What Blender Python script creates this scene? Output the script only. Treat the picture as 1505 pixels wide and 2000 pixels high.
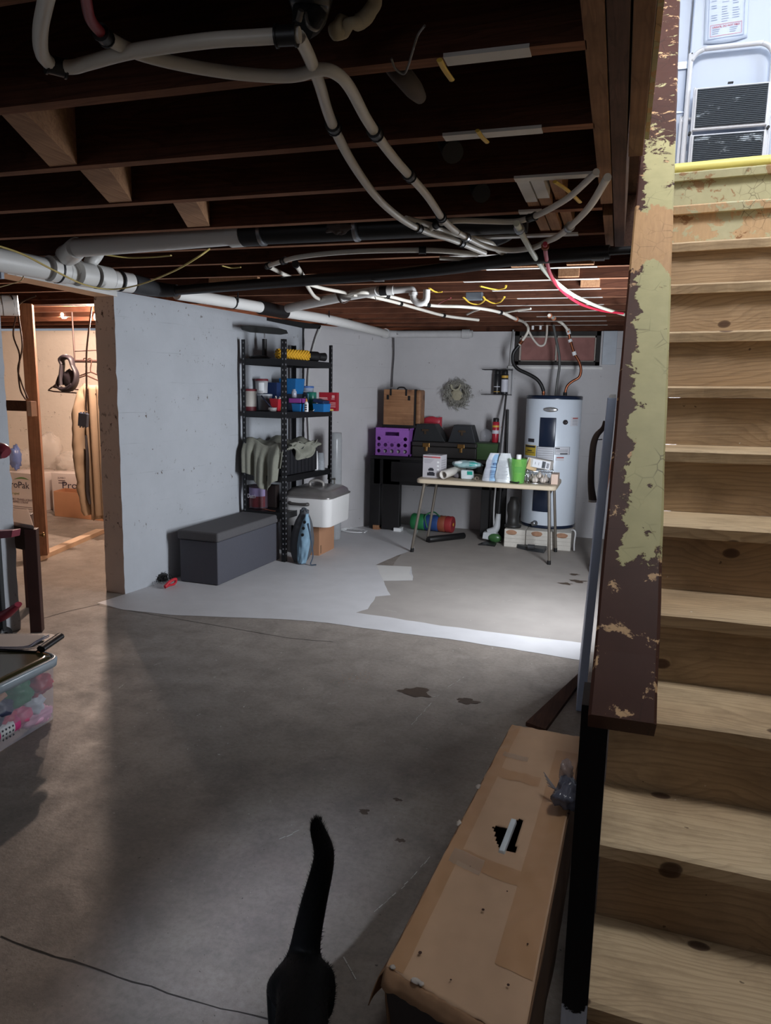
import bpy, math, random
from mathutils import Vector, Matrix, Euler
random.seed(7)
SC = bpy.context.scene
COL = SC.collection
for o in list(bpy.data.objects):
    bpy.data.objects.remove(o)

# ------------------------------------------------------------------ camera
FPX = 1440.0
YAW, PITCH, ROLL = math.radians(17.24), math.radians(9.41), math.radians(1.162)
CP = Vector((0, 0, 1.4))
_f = Vector((-math.sin(YAW) * math.cos(PITCH), math.cos(YAW) * math.cos(PITCH), -math.sin(PITCH)))
_r0 = Vector((math.cos(YAW), math.sin(YAW), 0))
_u0 = _r0.cross(_f)
_r = _r0 * math.cos(ROLL) + _u0 * math.sin(ROLL)
_u = -_r0 * math.sin(ROLL) + _u0 * math.cos(ROLL)
cam = bpy.data.cameras.new('camera')
cam.sensor_fit = 'VERTICAL'
cam.sensor_height = 36.0
cam.lens = FPX / 2000 * 36
cam.clip_start = 0.02
camo = bpy.data.objects.new('camera', cam)
COL.objects.link(camo)
M = Matrix((_r, _u, -_f)).transposed().to_4x4()
M.translation = CP
camo.matrix_world = M
SC.camera = camo

# ------------------------------------------------------------------ view, world
SC.view_settings.view_transform = 'Standard'
SC.view_settings.look = 'None'
SC.view_settings.gamma = 1.0
SC.view_settings.use_curve_mapping = False
SC.view_settings.exposure = 0.0
SC.cycles.use_denoising = True
SC.cycles.max_bounces = 8
W = bpy.data.worlds.new('world')
SC.world = W
W.use_nodes = True
W.node_tree.nodes['Background'].inputs[0].default_value = (0.75, 0.85, 1, 1)
W.node_tree.nodes['Background'].inputs[1].default_value = 0.3


def area(name, loc, look, sx, sy, power, col, spread=180):
    l = bpy.data.lights.new(name, 'AREA')
    l.shape = 'RECTANGLE'
    l.size, l.size_y = sx, sy
    l.energy = power
    l.color = col
    l.spread = math.radians(spread)
    o = bpy.data.objects.new(name, l)
    COL.objects.link(o)
    o.location = loc
    o.rotation_euler = Vector(look).to_track_quat('-Z', 'Y').to_euler()
    return o


# daylight through the basement door in the right wall, behind the stairs
area('door_daylight', (0.245, 4.24, 1.17), (-1, 0.45, 0.04), 0.56, 1.2, 88, (0.86, 0.92, 1.0))
# daylight upstairs: skylight over the stairwell and the window of the upper room
area('skylight', (0.55, 1.65, 4.62), (0, 0.62, -1), 0.8, 1.0, 46, (0.97, 0.98, 1.0), 96)
area('upper_room_window', (1.75, 3.55, 3.6), (-1, 0.55, -0.12), 0.7, 1.2, 20, (0.82, 0.9, 1.0))
area('stair_window', (1.0, 1.35, 3.75), (-1, 0, -0.55), 1.1, 0.9, 14, (0.86, 0.91, 1.0))
area('floor_patch_fill', (-1.02, -1.40, 1.9), (0.06, 1, -0.63), 0.10, 0.22, 0.9, (0.70, 0.80, 1.0), 13)  # added narrow lamp behind the camera, makes the bluish floor patch
# added weak fill behind the camera; the wall there has no window
area('rear_fill_light', (-1.1, -1.36, 1.75), (0, 1, -0.45), 1.0, 0.5, 4.5, (0.85, 0.9, 1.0))


# ------------------------------------------------------------------ pixel -> place
def ray(px, py):
    return _f * FPX + _r * (px - 752.5) - _u * (py - 1000)


def pt(px, py, ax, val):
    """point of the photograph's line of sight on the plane  axis = val"""
    v = ray(px, py)
    i = 'xyz'.index(ax)
    return CP + v * ((val - CP[i]) / v[i])


WO = Vector((-3.10, 4.09, 0))
WD = Vector((math.sin(math.radians(6.6)), math.cos(math.radians(6.6)), 0))
WN = Vector((WD.y, -WD.x, 0))
WANG = -math.radians(6.6)


def pw(px, py, off=0.0):
    """point on the plane of the left wall, off metres into the room"""
    v = ray(px, py)
    return CP + v * ((WO + WN * off - CP).dot(WN) / v.dot(WN))


def ps(px, py, s):
    """point on the plane across the left wall at s metres along it"""
    v = ray(px, py)
    return CP + v * ((WO + WD * s - CP).dot(WD) / v.dot(WD))


def wl(s, off, z):
    return WO + WD * s + WN * off + Vector((0, 0, z))


# ------------------------------------------------------------------ materials
def lin(c):
    c /= 255.0
    return c / 12.92 if c <= 0.04045 else ((c + 0.055) / 1.055) ** 2.4


def C(r, g, b):
    return (lin(r), lin(g), lin(b), 1)


def shade(c, k):
    return (min(c[0] * k, 1), min(c[1] * k, 1), min(c[2] * k, 1), 1)


class NT:
    def __init__(s, name):
        s.m = bpy.data.materials.new(name)
        s.m.use_nodes = True
        s.t = s.m.node_tree
        s.b = s.t.nodes['Principled BSDF']

    def n(s, typ, **kw):
        nd = s.t.nodes.new(typ)
        for k, v in kw.items():
            if isinstance(v, tuple) and len(v) == 2 and hasattr(v[0], 'outputs'):
                s.t.links.new(v[0].outputs[v[1]], nd.inputs[k])
            elif k in nd.inputs.keys():
                nd.inputs[k].default_value = v
            else:
                setattr(nd, k, v)
        return nd

    def link(s, a, ao, b, bi):
        s.t.links.new(a.outputs[ao], b.inputs[bi])

    def coord(s, scale=(1, 1, 1), rot=(0, 0, 0)):
        tc = s.n('ShaderNodeTexCoord')
        mp = s.n('ShaderNodeMapping')
        s.link(tc, 'Object', mp, 'Vector')
        mp.inputs['Scale'].default_value = scale
        mp.inputs['Rotation'].default_value = rot
        return mp

    def noise(s, co, scale, detail=4, rough=0.55, dist=0):
        nd = s.n('ShaderNodeTexNoise')
        s.link(co, 'Vector', nd, 'Vector')
        nd.inputs['Scale'].default_value = scale
        nd.inputs['Detail'].default_value = detail
        nd.inputs['Roughness'].default_value = rough
        nd.inputs['Distortion'].default_value = dist
        return nd

    def ramp(s, src, out, stops):
        r = s.n('ShaderNodeValToRGB')
        s.link(src, out, r, 'Fac')
        el = r.color_ramp.elements
        while len(el) < len(stops):
            el.new(0.5)
        for e, (p, c) in zip(el, stops):
            e.position = p
            e.color = c if not isinstance(c, (int, float)) else (c, c, c, 1)
        return r

    def mix(s, fac, a, b):
        mx = s.n('ShaderNodeMix')
        mx.data_type = 'RGBA'
        for v, i in ((fac, 0), (a, 6), (b, 7)):
            if isinstance(v, tuple) and hasattr(v[0], 'outputs'):
                s.t.links.new(v[0].outputs[v[1]], mx.inputs[i])
            else:
                mx.inputs[i].default_value = v
        return mx

    def bump(s, src, out, strength, dist=0.01):
        bp = s.n('ShaderNodeBump')
        s.link(src, out, bp, 'Height')
        bp.inputs['Strength'].default_value = strength
        bp.inputs['Distance'].default_value = dist
        s.link(bp, 'Normal', s.b, 'Normal')

    def set(s, rough=0.6, metal=0, spec=0.5):
        s.b.inputs['Roughness'].default_value = rough
        s.b.inputs['Metallic'].default_value = metal
        s.b.inputs['Specular IOR Level'].default_value = spec
        return s.m


_MC = {}


def mat(col, rough=0.6, metal=0, var=0.10, scale=14, bump=0.0, spec=0.5, alpha=1, trans=0, name=None, emit=0):
    """plain material whose colour drifts a little over the surface"""
    key = (col, rough, metal, var, scale, bump, spec, alpha, trans, emit)
    if key in _MC:
        return _MC[key]
    t = NT(name or 'mat%d' % len(_MC))
    co = t.coord()
    nz = t.noise(co, scale, 3)
    mx = t.mix((nz, 'Fac'), shade(col, 1 - var * 1.6), shade(col, 1 + var * 1.6))
    t.link(mx, 2, t.b, 'Base Color')
    if bump:
        t.bump(nz, 'Fac', bump)
    t.set(rough, metal, spec)
    if trans:
        t.b.inputs['Transmission Weight'].default_value = trans
        t.b.inputs['IOR'].default_value = 1.1
    if alpha < 1:
        t.b.inputs['Alpha'].default_value = alpha
    if emit:
        t.b.inputs['Emission Color'].default_value = col
        t.b.inputs['Emission Strength'].default_value = emit
    _MC[key] = t.m
    return t.m


def wood(name, c1, c2, axis='x', fine=40, rough=0.75, knots=True, spec=0.25, cd=None):
    """sawn softwood, grain running along axis"""
    t = NT(name)
    st = {'x': (0.35, 4, 4), 'y': (4, 0.35, 4), 'z': (4, 4, 0.35)}[axis]
    co = t.coord(st)
    big = t.noise(co, 2.2, 3, 0.5, 1.2)
    rings = t.n('ShaderNodeMath', operation='MULTIPLY')
    t.link(big, 'Fac', rings, 0)
    rings.inputs[1].default_value = fine * 0.3
    fr = t.n('ShaderNodeMath', operation='FRACT')
    t.link(rings, 0, fr, 0)
    grain = t.noise(t.coord({'x': (0.12, 5, 5), 'y': (5, 0.12, 5), 'z': (5, 5, 0.12)}[axis]), fine * .7, 5, 0.65)
    a = t.mix((t.ramp(fr, 0, [(0, 0.1), (0.7, 0.3), (0.93, 0.8), (1, 0.15)]), 0), c1, c2)
    b = t.mix((t.ramp(grain, 'Fac', [(0.35, 0.0), (0.7, 0.75)]), 0), (a, 2), shade(c2, 0.8))
    out = b
    if knots:
        kc = t.coord((1.4, 0.9, 1.2))
        vo = t.n('ShaderNodeTexVoronoi')
        t.link(kc, 'Vector', vo, 'Vector')
        vo.inputs['Scale'].default_value = 2.4
        kn = t.ramp(vo, 'Distance', [(0.06, 0.85), (0.085, 0.6), (0.10, 0.2), (0.17, 0.0)])
        out = t.mix((kn, 0), (b, 2), cd or shade(c2, 0.35))
    dirt = t.noise(t.coord(), 3, 5, 0.65)
    o2 = t.mix((t.ramp(dirt, 'Fac', [(0.44, 0.0), (0.72, 0.7)]), 0), (out, 2), shade(c2, 0.5))
    t.link(o2, 2, t.b, 'Base Color')
    t.bump(grain, 'Fac', 0.25, 0.004)
    return t.set(rough, 0, spec)


def stair_wood(name, c1, c2, seed):
    """worn pine boards running along x: growth lines that bend round the knots, dirt and paint flecks"""
    t = NT(name)
    tc = t.n('ShaderNodeTexCoord')
    sp = t.n('ShaderNodeSeparateXYZ')
    t.link(tc, 'Object', sp, 'Vector')
    yz = t.n('ShaderNodeMath', operation='ADD')
    t.link(sp, 'Y', yz, 0)
    t.link(sp, 'Z', yz, 1)
    cv = t.n('ShaderNodeCombineXYZ')
    t.link(sp, 'X', cv, 'X')
    t.link(yz, 0, cv, 'Y')
    cv.inputs['Z'].default_value = seed
    km = t.n('ShaderNodeMapping')
    t.link(cv, 'Vector', km, 'Vector')
    km.inputs['Scale'].default_value = (0.95, 1.5, 1)
    vo = t.n('ShaderNodeTexVoronoi', voronoi_dimensions='2D')
    t.link(km, 'Vector', vo, 'Vector')
    vo.inputs['Scale'].default_value = 2.9
    bend = t.ramp(vo, 'Distance', [(0.0, 1.0), (0.10, 0.62), (0.32, 0.0)])
    wob = t.n('ShaderNodeTexNoise')
    wm = t.n('ShaderNodeMapping')
    t.link(cv, 'Vector', wm, 'Vector')
    wm.inputs['Scale'].default_value = (0.7, 3.0, 1)
    t.link(wm, 'Vector', wob, 'Vector')
    wob.inputs['Scale'].default_value = 2.0
    wob.inputs['Detail'].default_value = 3
    a1 = t.n('ShaderNodeMath', operation='MULTIPLY_ADD')
    t.link(bend, 0, a1, 0)
    a1.inputs[1].default_value = 0.045
    t.link(yz, 0, a1, 2)
    a2 = t.n('ShaderNodeMath', operation='MULTIPLY_ADD')
    t.link(wob, 'Fac', a2, 0)
    a2.inputs[1].default_value = 0.16
    t.link(a1, 0, a2, 2)
    rg = t.n('ShaderNodeMath', operation='MULTIPLY')
    t.link(a2, 0, rg, 0)
    rg.inputs[1].default_value = 62
    fr = t.n('ShaderNodeMath', operation='FRACT')
    t.link(rg, 0, fr, 0)
    gm = t.n('ShaderNodeMapping')
    t.link(cv, 'Vector', gm, 'Vector')
    gm.inputs['Scale'].default_value = (1.4, 60, 1)
    fine = t.noise(gm, 3, 4, 0.6)
    dm = t.n('ShaderNodeMapping')
    t.link(cv, 'Vector', dm, 'Vector')
    dm.inputs['Scale'].default_value = (1, 1.8, 1)
    dirt = t.noise(dm, 3.2, 7, 0.68)
    brd = t.noise(dm, 1.2, 2)
    a = t.mix((t.ramp(brd, 'Fac', [(0.35, 0.0), (0.65, 1.0)]), 0), c1, c2)
    lnm = t.n('ShaderNodeMath', operation='MULTIPLY')
    t.link(t.ramp(fr, 0, [(0.0, 0.05), (0.55, 0.12), (0.88, 0.85), (0.97, 0.6), (1.0, 0.05)]), 0, lnm, 0)
    t.link(t.ramp(brd, 'Fac', [(0.3, 0.25), (0.6, 0.75)]), 0, lnm, 1)
    b = t.mix((lnm, 0), (a, 2), shade(c2, 0.62))
    c = t.mix((t.ramp(fine, 'Fac', [(0.45, 0.0), (0.75, 0.5)]), 0), (b, 2), shade(c2, 0.7))
    d = t.mix((t.ramp(dirt, 'Fac', [(0.46, 0.0), (0.68, 0.62)]), 0), (c, 2), shade(c2, 0.42))
    k = t.mix((t.ramp(vo, 'Distance', [(0.035, 0.9), (0.052, 0.75), (0.06, 0.0)]), 0), (d, 2), C(70, 48, 36))
    fk = t.n('ShaderNodeMapping')
    t.link(cv, 'Vector', fk, 'Vector')
    fl_ = t.noise(fk, 42, 2)
    e = t.mix((t.ramp(fl_, 'Fac', [(0.775, 0.0), (0.785, 0.8)]), 0), (k, 2), C(214, 208, 196))
    dk = t.mix((t.ramp(fl_, 'Fac', [(0.225, 0.7), (0.235, 0.0)]), 0), (e, 2), C(60, 44, 34))
    t.link(dk, 2, t.b, 'Base Color')
    t.bump(fine, 'Fac', 0.3, 0.004)
    return t.set(0.72, 0, 0.25)


def peeling(name, layers, seed, rough=0.55, axis=None, chip=3.0, bare=None):
    """old paint over paint over wood: layers = [(colour, cover)], first is the bare wood.
    axis/keep give the stretch of the board (in metres along its own axis) where the last coat survives"""
    t = NT(name)
    co = t.coord((1, 1, 1))
    cur = None
    for i, (c, cover) in enumerate(layers):
        if cur is None:
            g = t.noise(t.coord((6, 1, 1)), 18, 3)
            cur = t.mix((g, 'Fac'), shade(c, 0.8), shade(c, 1.15))
            continue
        mp = t.coord((1, 1, 1))
        mp.inputs['Location'].default_value = (seed + i * 3.1, i * 1.7, seed)
        a = t.noise(mp, chip * (1 + 0.5 * i), 8, 0.68, 0.4)
        src, so = a, 'Fac'
        if axis and i == len(layers) - 1:
            sp = t.n('ShaderNodeSeparateXYZ')
            t.link(co, 'Vector', sp, 'Vector')
            cf = None
            for (ax, lo, hi, w) in axis:
                mr = t.n('ShaderNodeMapRange', interpolation_type='SMOOTHSTEP')
                t.link(sp, ax, mr, 'Value')
                mr.inputs['From Min'].default_value = lo
                mr.inputs['From Max'].default_value = hi
                mr.inputs['To Min'].default_value = -w
                mr.inputs['To Max'].default_value = w
                if cf is not None:
                    mn = t.n('ShaderNodeMath', operation='MINIMUM')
                    t.link(cf, 0, mn, 0)
                    t.link(mr, 0, mn, 1)
                    mr = mn
                cf = mr
            ad = t.n('ShaderNodeMath', operation='ADD')
            t.link(src, so, ad, 0)
            t.link(cf, 0, ad, 1)
            src, so = ad, 0
        rp = t.ramp(src, so, [(cover - 0.012, 0.0), (cover + 0.012, 1.0)])
        col2 = t.mix((t.noise(co, 25, 4), 'Fac'), shade(c, 0.82), shade(c, 1.12))
        cur = t.mix((rp, 0), (cur, 2), (col2, 2))
        last = rp
    if bare:
        # a stretch where every coat has come off
        sp = t.n('ShaderNodeSeparateXYZ')
        t.link(co, 'Vector', sp, 'Vector')
        mr = t.n('ShaderNodeMath', operation='SUBTRACT')
        t.link(sp, 'Z', mr, 0)
        mr.inputs[1].default_value = (bare[0] + bare[1]) / 2
        ab = t.n('ShaderNodeMath', operation='ABSOLUTE')
        t.link(mr, 0, ab, 0)
        m3 = t.n('ShaderNodeMath', operation='MULTIPLY_ADD')
        t.link(ab, 0, m3, 0)
        m3.inputs[1].default_value = -1.0 / (bare[1] - bare[0])
        t.link(t.noise(t.coord((1.6, 1, 1)), 11, 6, 0.62), 'Fac', m3, 2)
        bm = t.ramp(m3, 0, [(0.115, 0.0), (0.135, 1.0)])
        bc = t.mix((t.noise(t.coord((8, 1, 1)), 20, 4), 'Fac'), C(170, 132, 94), C(206, 164, 118))
        cur = t.mix((bm, 0), (cur, 2), (bc, 2))
    # fine crazing
    vo = t.n('ShaderNodeTexVoronoi', feature='DISTANCE_TO_EDGE')
    t.link(t.coord((1, 0.6, 1)), 'Vector', vo, 'Vector')
    vo.inputs['Scale'].default_value = 26
    cr = t.ramp(vo, 'Distance', [(0.0, 0.75), (0.03, 0.0)])
    msk = t.n('ShaderNodeMath', operation='MULTIPLY')
    t.link(cr, 0, msk, 0)
    nz = t.ramp(t.noise(co, 5, 3), 'Fac', [(0.5, 0.0), (0.62, 1.0)])
    t.link(nz, 0, msk, 1)
    cur = t.mix((msk, 0), (cur, 2), C(38, 26, 20))
    t.link(cur, 2, t.b, 'Base Color')
    t.bump(last, 0, 0.35, 0.004)
    return t.set(rough, 0, 0.18)


# ------------------------------------------------------------------ mesh builder
class MB:
    def __init__(s):
        s.v, s.f, s.mi, s.sm = [], [], [], []

    def add(s, vs, fs, mi=0, sm=False):
        k = len(s.v)
        s.v += [Vector(p) for p in vs]
        for f in fs:
            s.f.append([k + i for i in f])
            s.mi.append(mi)
            s.sm.append(sm)
        return s

    def box(s, c, d, R=None, mi=0):
        c = Vector(c)
        vs = []
        for x in (-.5, .5):
            for y in (-.5, .5):
                for z in (-.5, .5):
                    p = Vector((x * d[0], y * d[1], z * d[2]))
                    if R is not None:
                        p = R @ p
                    vs.append(c + p)
        return s.add(vs, [(0, 1, 3, 2), (4, 6, 7, 5), (0, 4, 5, 1), (2, 3, 7, 6), (0, 2, 6, 4), (1, 5, 7, 3)], mi)

    def bb(s, lo, hi, mi=0):
        lo, hi = Vector(lo), Vector(hi)
        return s.box((lo + hi) / 2, hi - lo, None, mi)

    def hexa(s, b, t, mi=0):
        """b, t: four corners each"""
        return s.add(list(b) + list(t), [(3, 2, 1, 0), (4, 5, 6, 7), (0, 1, 5, 4), (1, 2, 6, 5), (2, 3, 7, 6), (3, 0, 4, 7)], mi)

    def prism(s, poly, vec, mi=0):
        n = len(poly)
        vec = Vector(vec)
        a = [Vector(p) for p in poly]
        return s.add(a + [p + vec for p in a],
                     [list(range(n))[::-1], list(range(n, 2 * n))] + [(i, (i + 1) % n, n + (i + 1) % n, n + i) for i in range(n)], mi)

    def ring_frame(s, ax):
        ax = ax.normalized()
        h = Vector((0, 0, 1)) if abs(ax.z) < 0.9 else Vector((1, 0, 0))
        a = ax.cross(h).normalized()
        return a, ax.cross(a)

    def cyl(s, p0, p1, r0, r1=None, n=16, mi=0, caps=True):
        p0, p1 = Vector(p0), Vector(p1)
        r1 = r0 if r1 is None else r1
        a, b = s.ring_frame(p1 - p0)
        vs = []
        for p, r in ((p0, r0), (p1, r1)):
            for i in range(n):
                t = 2 * math.pi * i / n
                vs.append(p + (a * math.cos(t) + b * math.sin(t)) * r)
        s.add(vs, [(i, (i + 1) % n, n + (i + 1) % n, n + i) for i in range(n)], mi, True)
        if caps:
            s.add(vs, [list(range(n))[::-1], list(range(n, 2 * n))], mi)
        return s

    def tube(s, pts, r, n=10, sub=5, mi=0, caps=True, flat=1.0):
        """smooth tube through pts; r a number or one per point"""
        P = [Vector(p) for p in pts]
        rr = [r] * len(P) if isinstance(r, (int, float)) else list(r)
        Q, RQ = [], []
        for i in range(len(P) - 1):
            p0 = P[i - 1] if i else P[i] * 2 - P[i + 1]
            p1, p2 = P[i], P[i + 1]
            p3 = P[i + 2] if i + 2 < len(P) else P[i + 1] * 2 - P[i]
            for j in range(sub):
                t = j / sub
                Q.append(0.5 * (2 * p1 + (p2 - p0) * t + (2 * p0 - 5 * p1 + 4 * p2 - p3) * t * t + (3 * p1 - p0 - 3 * p2 + p3) * t ** 3))
                RQ.append(rr[i] * (1 - t) + rr[i + 1] * t)
        Q.append(P[-1])
        RQ.append(rr[-1])
        a, b = s.ring_frame(Q[1] - Q[0])
        vs = []
        for i, q in enumerate(Q):
            tg = (Q[min(i + 1, len(Q) - 1)] - Q[max(i - 1, 0)]).normalized()
            a = (a - tg * a.dot(tg)).normalized()
            b = tg.cross(a)
            for k in range(n):
                th = 2 * math.pi * k / n
                vs.append(q + (a * math.cos(th) + b * math.sin(th) * flat) * RQ[i])
        m = len(Q)
        s.add(vs, [(i * n + k, i * n + (k + 1) % n, (i + 1) * n + (k + 1) % n, (i + 1) * n + k) for i in range(m - 1) for k in range(n)], mi, True)
        if caps:
            s.add(vs, [list(range(n))[::-1], list(range((m - 1) * n, m * n))], mi)
        return s

    def lathe(s, prof, c=(0, 0, 0), n=24, mi=0, ax=None, sy=1.0):
        """prof: (radius, height) pairs"""
        c = Vector(c)
        ax = Vector(ax) if ax is not None else Vector((0, 0, 1))
        if ax.z > 0.999:
            a, b, ax = Vector((1, 0, 0)), Vector((0, 1, 0)), Vector((0, 0, 1))
        else:
            ax = ax.normalized()
            a, b = s.ring_frame(ax)
        vs = []
        for r, h in prof:
            for i in range(n):
                t = 2 * math.pi * i / n
                vs.append(c + ax * h + (a * math.cos(t) + b * math.sin(t) * sy) * max(r, 1e-4))
        s.add(vs, [(j * n + i, j * n + (i + 1) % n, (j + 1) * n + (i + 1) % n, (j + 1) * n + i) for j in range(len(prof) - 1) for i in range(n)], mi, True)
        return s

    def grid(s, fn, nu, nv, mi=0, sm=True, th=None):
        vs = [Vector(fn(i / nu, j / nv)) for j in range(nv + 1) for i in range(nu + 1)]
        w = nu + 1
        fs = [(j * w + i, j * w + i + 1, (j + 1) * w + i + 1, (j + 1) * w + i) for j in range(nv) for i in range(nu)]
        return s.add(vs, fs, mi, sm)

    def blob(s, c, r, mi=0, amp=0.25, freq=3.0, seed=0, n=18, m=12):
        c = Vector(c)
        from mathutils import noise as NZ
        vs = []
        for j in range(m + 1):
            ph = math.pi * j / m
            for i in range(n):
                th = 2 * math.pi * i / n
                d = Vector((math.sin(ph) * math.cos(th), math.sin(ph) * math.sin(th), math.cos(ph)))
                k = 1 + amp * (NZ.noise(d * freq + Vector((seed * 3.7, seed * 1.3, seed))) + .38 * NZ.noise(d * freq * 2.7 + Vector((seed, seed * 2.3, 4))))
                vs.append(c + Vector((d.x * r[0], d.y * r[1], d.z * r[2])) * k)
        s.add(vs, [(j * n + i, (j + 1) * n + i, (j + 1) * n + (i + 1) % n, j * n + (i + 1) % n) for j in range(m) for i in range(n)], mi, True)
        return s

    def text(s, body, size, mw, mi=0, align='CENTER', width=None):
        cu = bpy.data.curves.new('t', 'FONT')
        cu.body = body
        cu.size = size
        cu.align_x = align
        cu.extrude = 0.0004
        ob = bpy.data.objects.new('t', cu)
        COL.objects.link(ob)
        dg = bpy.context.evaluated_depsgraph_get()
        me = bpy.data.meshes.new_from_object(ob.evaluated_get(dg))
        k = 1.0
        if width:
            xs = [v.co.x for v in me.vertices]
            k = width / max(max(xs) - min(xs), 1e-5)
        s.add([mw @ Vector((v.co.x * k, v.co.y, v.co.z)) for v in me.vertices], [list(p.vertices) for p in me.polygons], mi)
        bpy.data.objects.remove(ob)
        bpy.data.curves.remove(cu)
        bpy.data.meshes.remove(me)
        return s

    def build(s, name, mats, parent=None, bevel=0, subsurf=0, solid=0, world=True, at=None, seg=2, smooth=False):
        """link as one object. Coordinates are world ones unless world=False (then the root's own)."""
        me = bpy.data.meshes.new(name)
        mats = mats if isinstance(mats, (list, tuple)) else [mats]
        ob = bpy.data.objects.new(name, me)
        COL.objects.link(ob)
        T = Matrix.Identity(4)
        if parent is not None:
            ob.parent = parent
            if world:
                rt = parent
                while rt.parent:
                    rt = rt.parent
                T = rt.matrix_basis.inverted()
        elif world:
            if at is None:
                xs = [p.x for p in s.v]
                ys = [p.y for p in s.v]
                at = ((min(xs) + max(xs)) / 2, (min(ys) + max(ys)) / 2, min(p.z for p in s.v))
            ob.location = at
            T = Matrix.Translation(-Vector(at))
        me.from_pydata([T @ p for p in s.v], [], s.f)
        for m in mats:
            me.materials.append(m)
        me.polygons.foreach_set('material_index', s.mi)
        me.polygons.foreach_set('use_smooth', [True] * len(s.f) if smooth else s.sm)
        me.update()
        if solid:
            md = ob.modifiers.new('solid', 'SOLIDIFY')
            md.thickness = solid
        if bevel:
            md = ob.modifiers.new('bevel', 'BEVEL')
            md.width = bevel
            md.segments = seg
            md.limit_method = 'ANGLE'
            md.angle_limit = math.radians(40)
        if subsurf:
            md = ob.modifiers.new('sub', 'SUBSURF')
            md.levels = subsurf
            md.render_levels = subsurf
        return ob


def thing(name, label, cat, loc=(0, 0, 0), rz=0, group=None):
    o = bpy.data.objects.new(name, None)
    COL.objects.link(o)
    o.empty_display_size = 0.1
    o.location = loc
    o.rotation_euler = (0, 0, rz)
    o.matrix_basis = Matrix.Translation(Vector(loc)) @ Matrix.Rotation(rz, 4, 'Z')
    return tag(o, label, cat, group)


def tag(o, label, cat, group=None, kind=None):
    o['label'] = label
    o['category'] = cat
    if group:
        o['group'] = group
    if kind:
        o['kind'] = kind
    return o


def struct(o, label=None):
    o['kind'] = 'structure'
    if label:
        o['label'] = label
    return o


def dup(root, loc, rz, label, group=None):
    r = root.copy()
    COL.objects.link(r)
    r.location = loc
    r.rotation_euler = (0, 0, rz)
    r['label'] = label
    if group:
        r['group'] = group
    for ch in list(root.children):
        c = ch.copy()
        COL.objects.link(c)
        c.parent = r
        for g in list(ch.children):
            d = g.copy()
            COL.objects.link(d)
            d.parent = c
    return r


def nz(v, s=1.0):
    from mathutils import noise as NZ
    return NZ.noise(Vector(v) * s)


X, Y, Z = Vector((1, 0, 0)), Vector((0, 1, 0)), Vector((0, 0, 1))
def RZ(a): return Matrix.Rotation(a, 3, 'Z')
def RX(a): return Matrix.Rotation(a, 3, 'X')
def RY(a): return Matrix.Rotation(a, 3, 'Y')


def facing(o, right, up):
    """matrix whose x runs along right, y along up, placed at o"""
    right, up = Vector(right).normalized(), Vector(up).normalized()
    nrm = right.cross(up)
    m = Matrix((right, up, nrm)).transposed().to_4x4()
    m.translation = Vector(o)
    return m

# ------------------------------------------------------------------ shared materials
def wall_mat(name, c, stain=C(96, 84, 74), pits=0.66, lines=True, bands=None):
    t = NT(name)
    co = t.coord()
    broad = t.noise(co, 1.6, 5, 0.6)
    a = t.mix((t.ramp(broad, 'Fac', [(0.3, 0.0), (0.7, 1.0)]), 0), shade(c, 0.9), shade(c, 1.05))
    fine = t.noise(co, 60, 3, 0.6)
    cur = a
    if lines:
        sp = t.n('ShaderNodeSeparateXYZ')
        t.link(co, 'Vector', sp, 'Vector')
        wob = t.noise(t.coord((1.5, 1.5, 0.1)), 1.2, 2)
        w2 = t.n('ShaderNodeMath', operation='MULTIPLY_ADD')
        t.link(wob, 'Fac', w2, 0)
        w2.inputs[1].default_value = 0.03
        t.link(sp, 'Z', w2, 2)
        dv = t.n('ShaderNodeMath', operation='MULTIPLY')
        t.link(w2, 0, dv, 0)
        dv.inputs[1].default_value = 1 / 0.205
        fr = t.n('ShaderNodeMath', operation='FRACT')
        t.link(dv, 0, fr, 0)
        ln = t.ramp(fr, 0, [(0.0, 1.0), (0.016, 0.0), (0.984, 0.0), (1.0, 1.0)])
        msk = t.ramp(t.noise(t.coord((1, 1, 3)), 2.3, 4, 0.6), 'Fac', [(0.50, 0.0), (0.68, 0.6)])
        mm = t.n('ShaderNodeMath', operation='MULTIPLY')
        t.link(ln, 0, mm, 0)
        t.link(msk, 0, mm, 1)
        cur = t.mix((mm, 0), (cur, 2), shade(c, 0.42))
    pn = t.ramp(t.noise(t.coord((1, 1, 0.7)), 34, 5, 0.7), 'Fac', [(pits - .03, 0.0), (pits - .005, 1.0)])
    pm = t.ramp(t.noise(t.coord((0.5, 0.5, 3)), 2.4, 3, 0.6), 'Fac', [(0.50, 0.0), (0.60, 1.0)])
    p2 = t.n('ShaderNodeMath', operation='MULTIPLY')
    t.link(pn, 0, p2, 0)
    t.link(pm, 0, p2, 1)
    cur = t.mix((p2, 0), (cur, 2), stain)
    t.link(cur, 2, t.b, 'Base Color')
    ad = t.n('ShaderNodeMath', operation='SUBTRACT')
    t.link(t.noise(co, 14, 6, 0.65), 'Fac', ad, 0)
    t.link(p2, 0, ad, 1)
    t.bump(ad, 0, 0.35, 0.012)
    return t.set(0.62, 0, 0.3)


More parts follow.
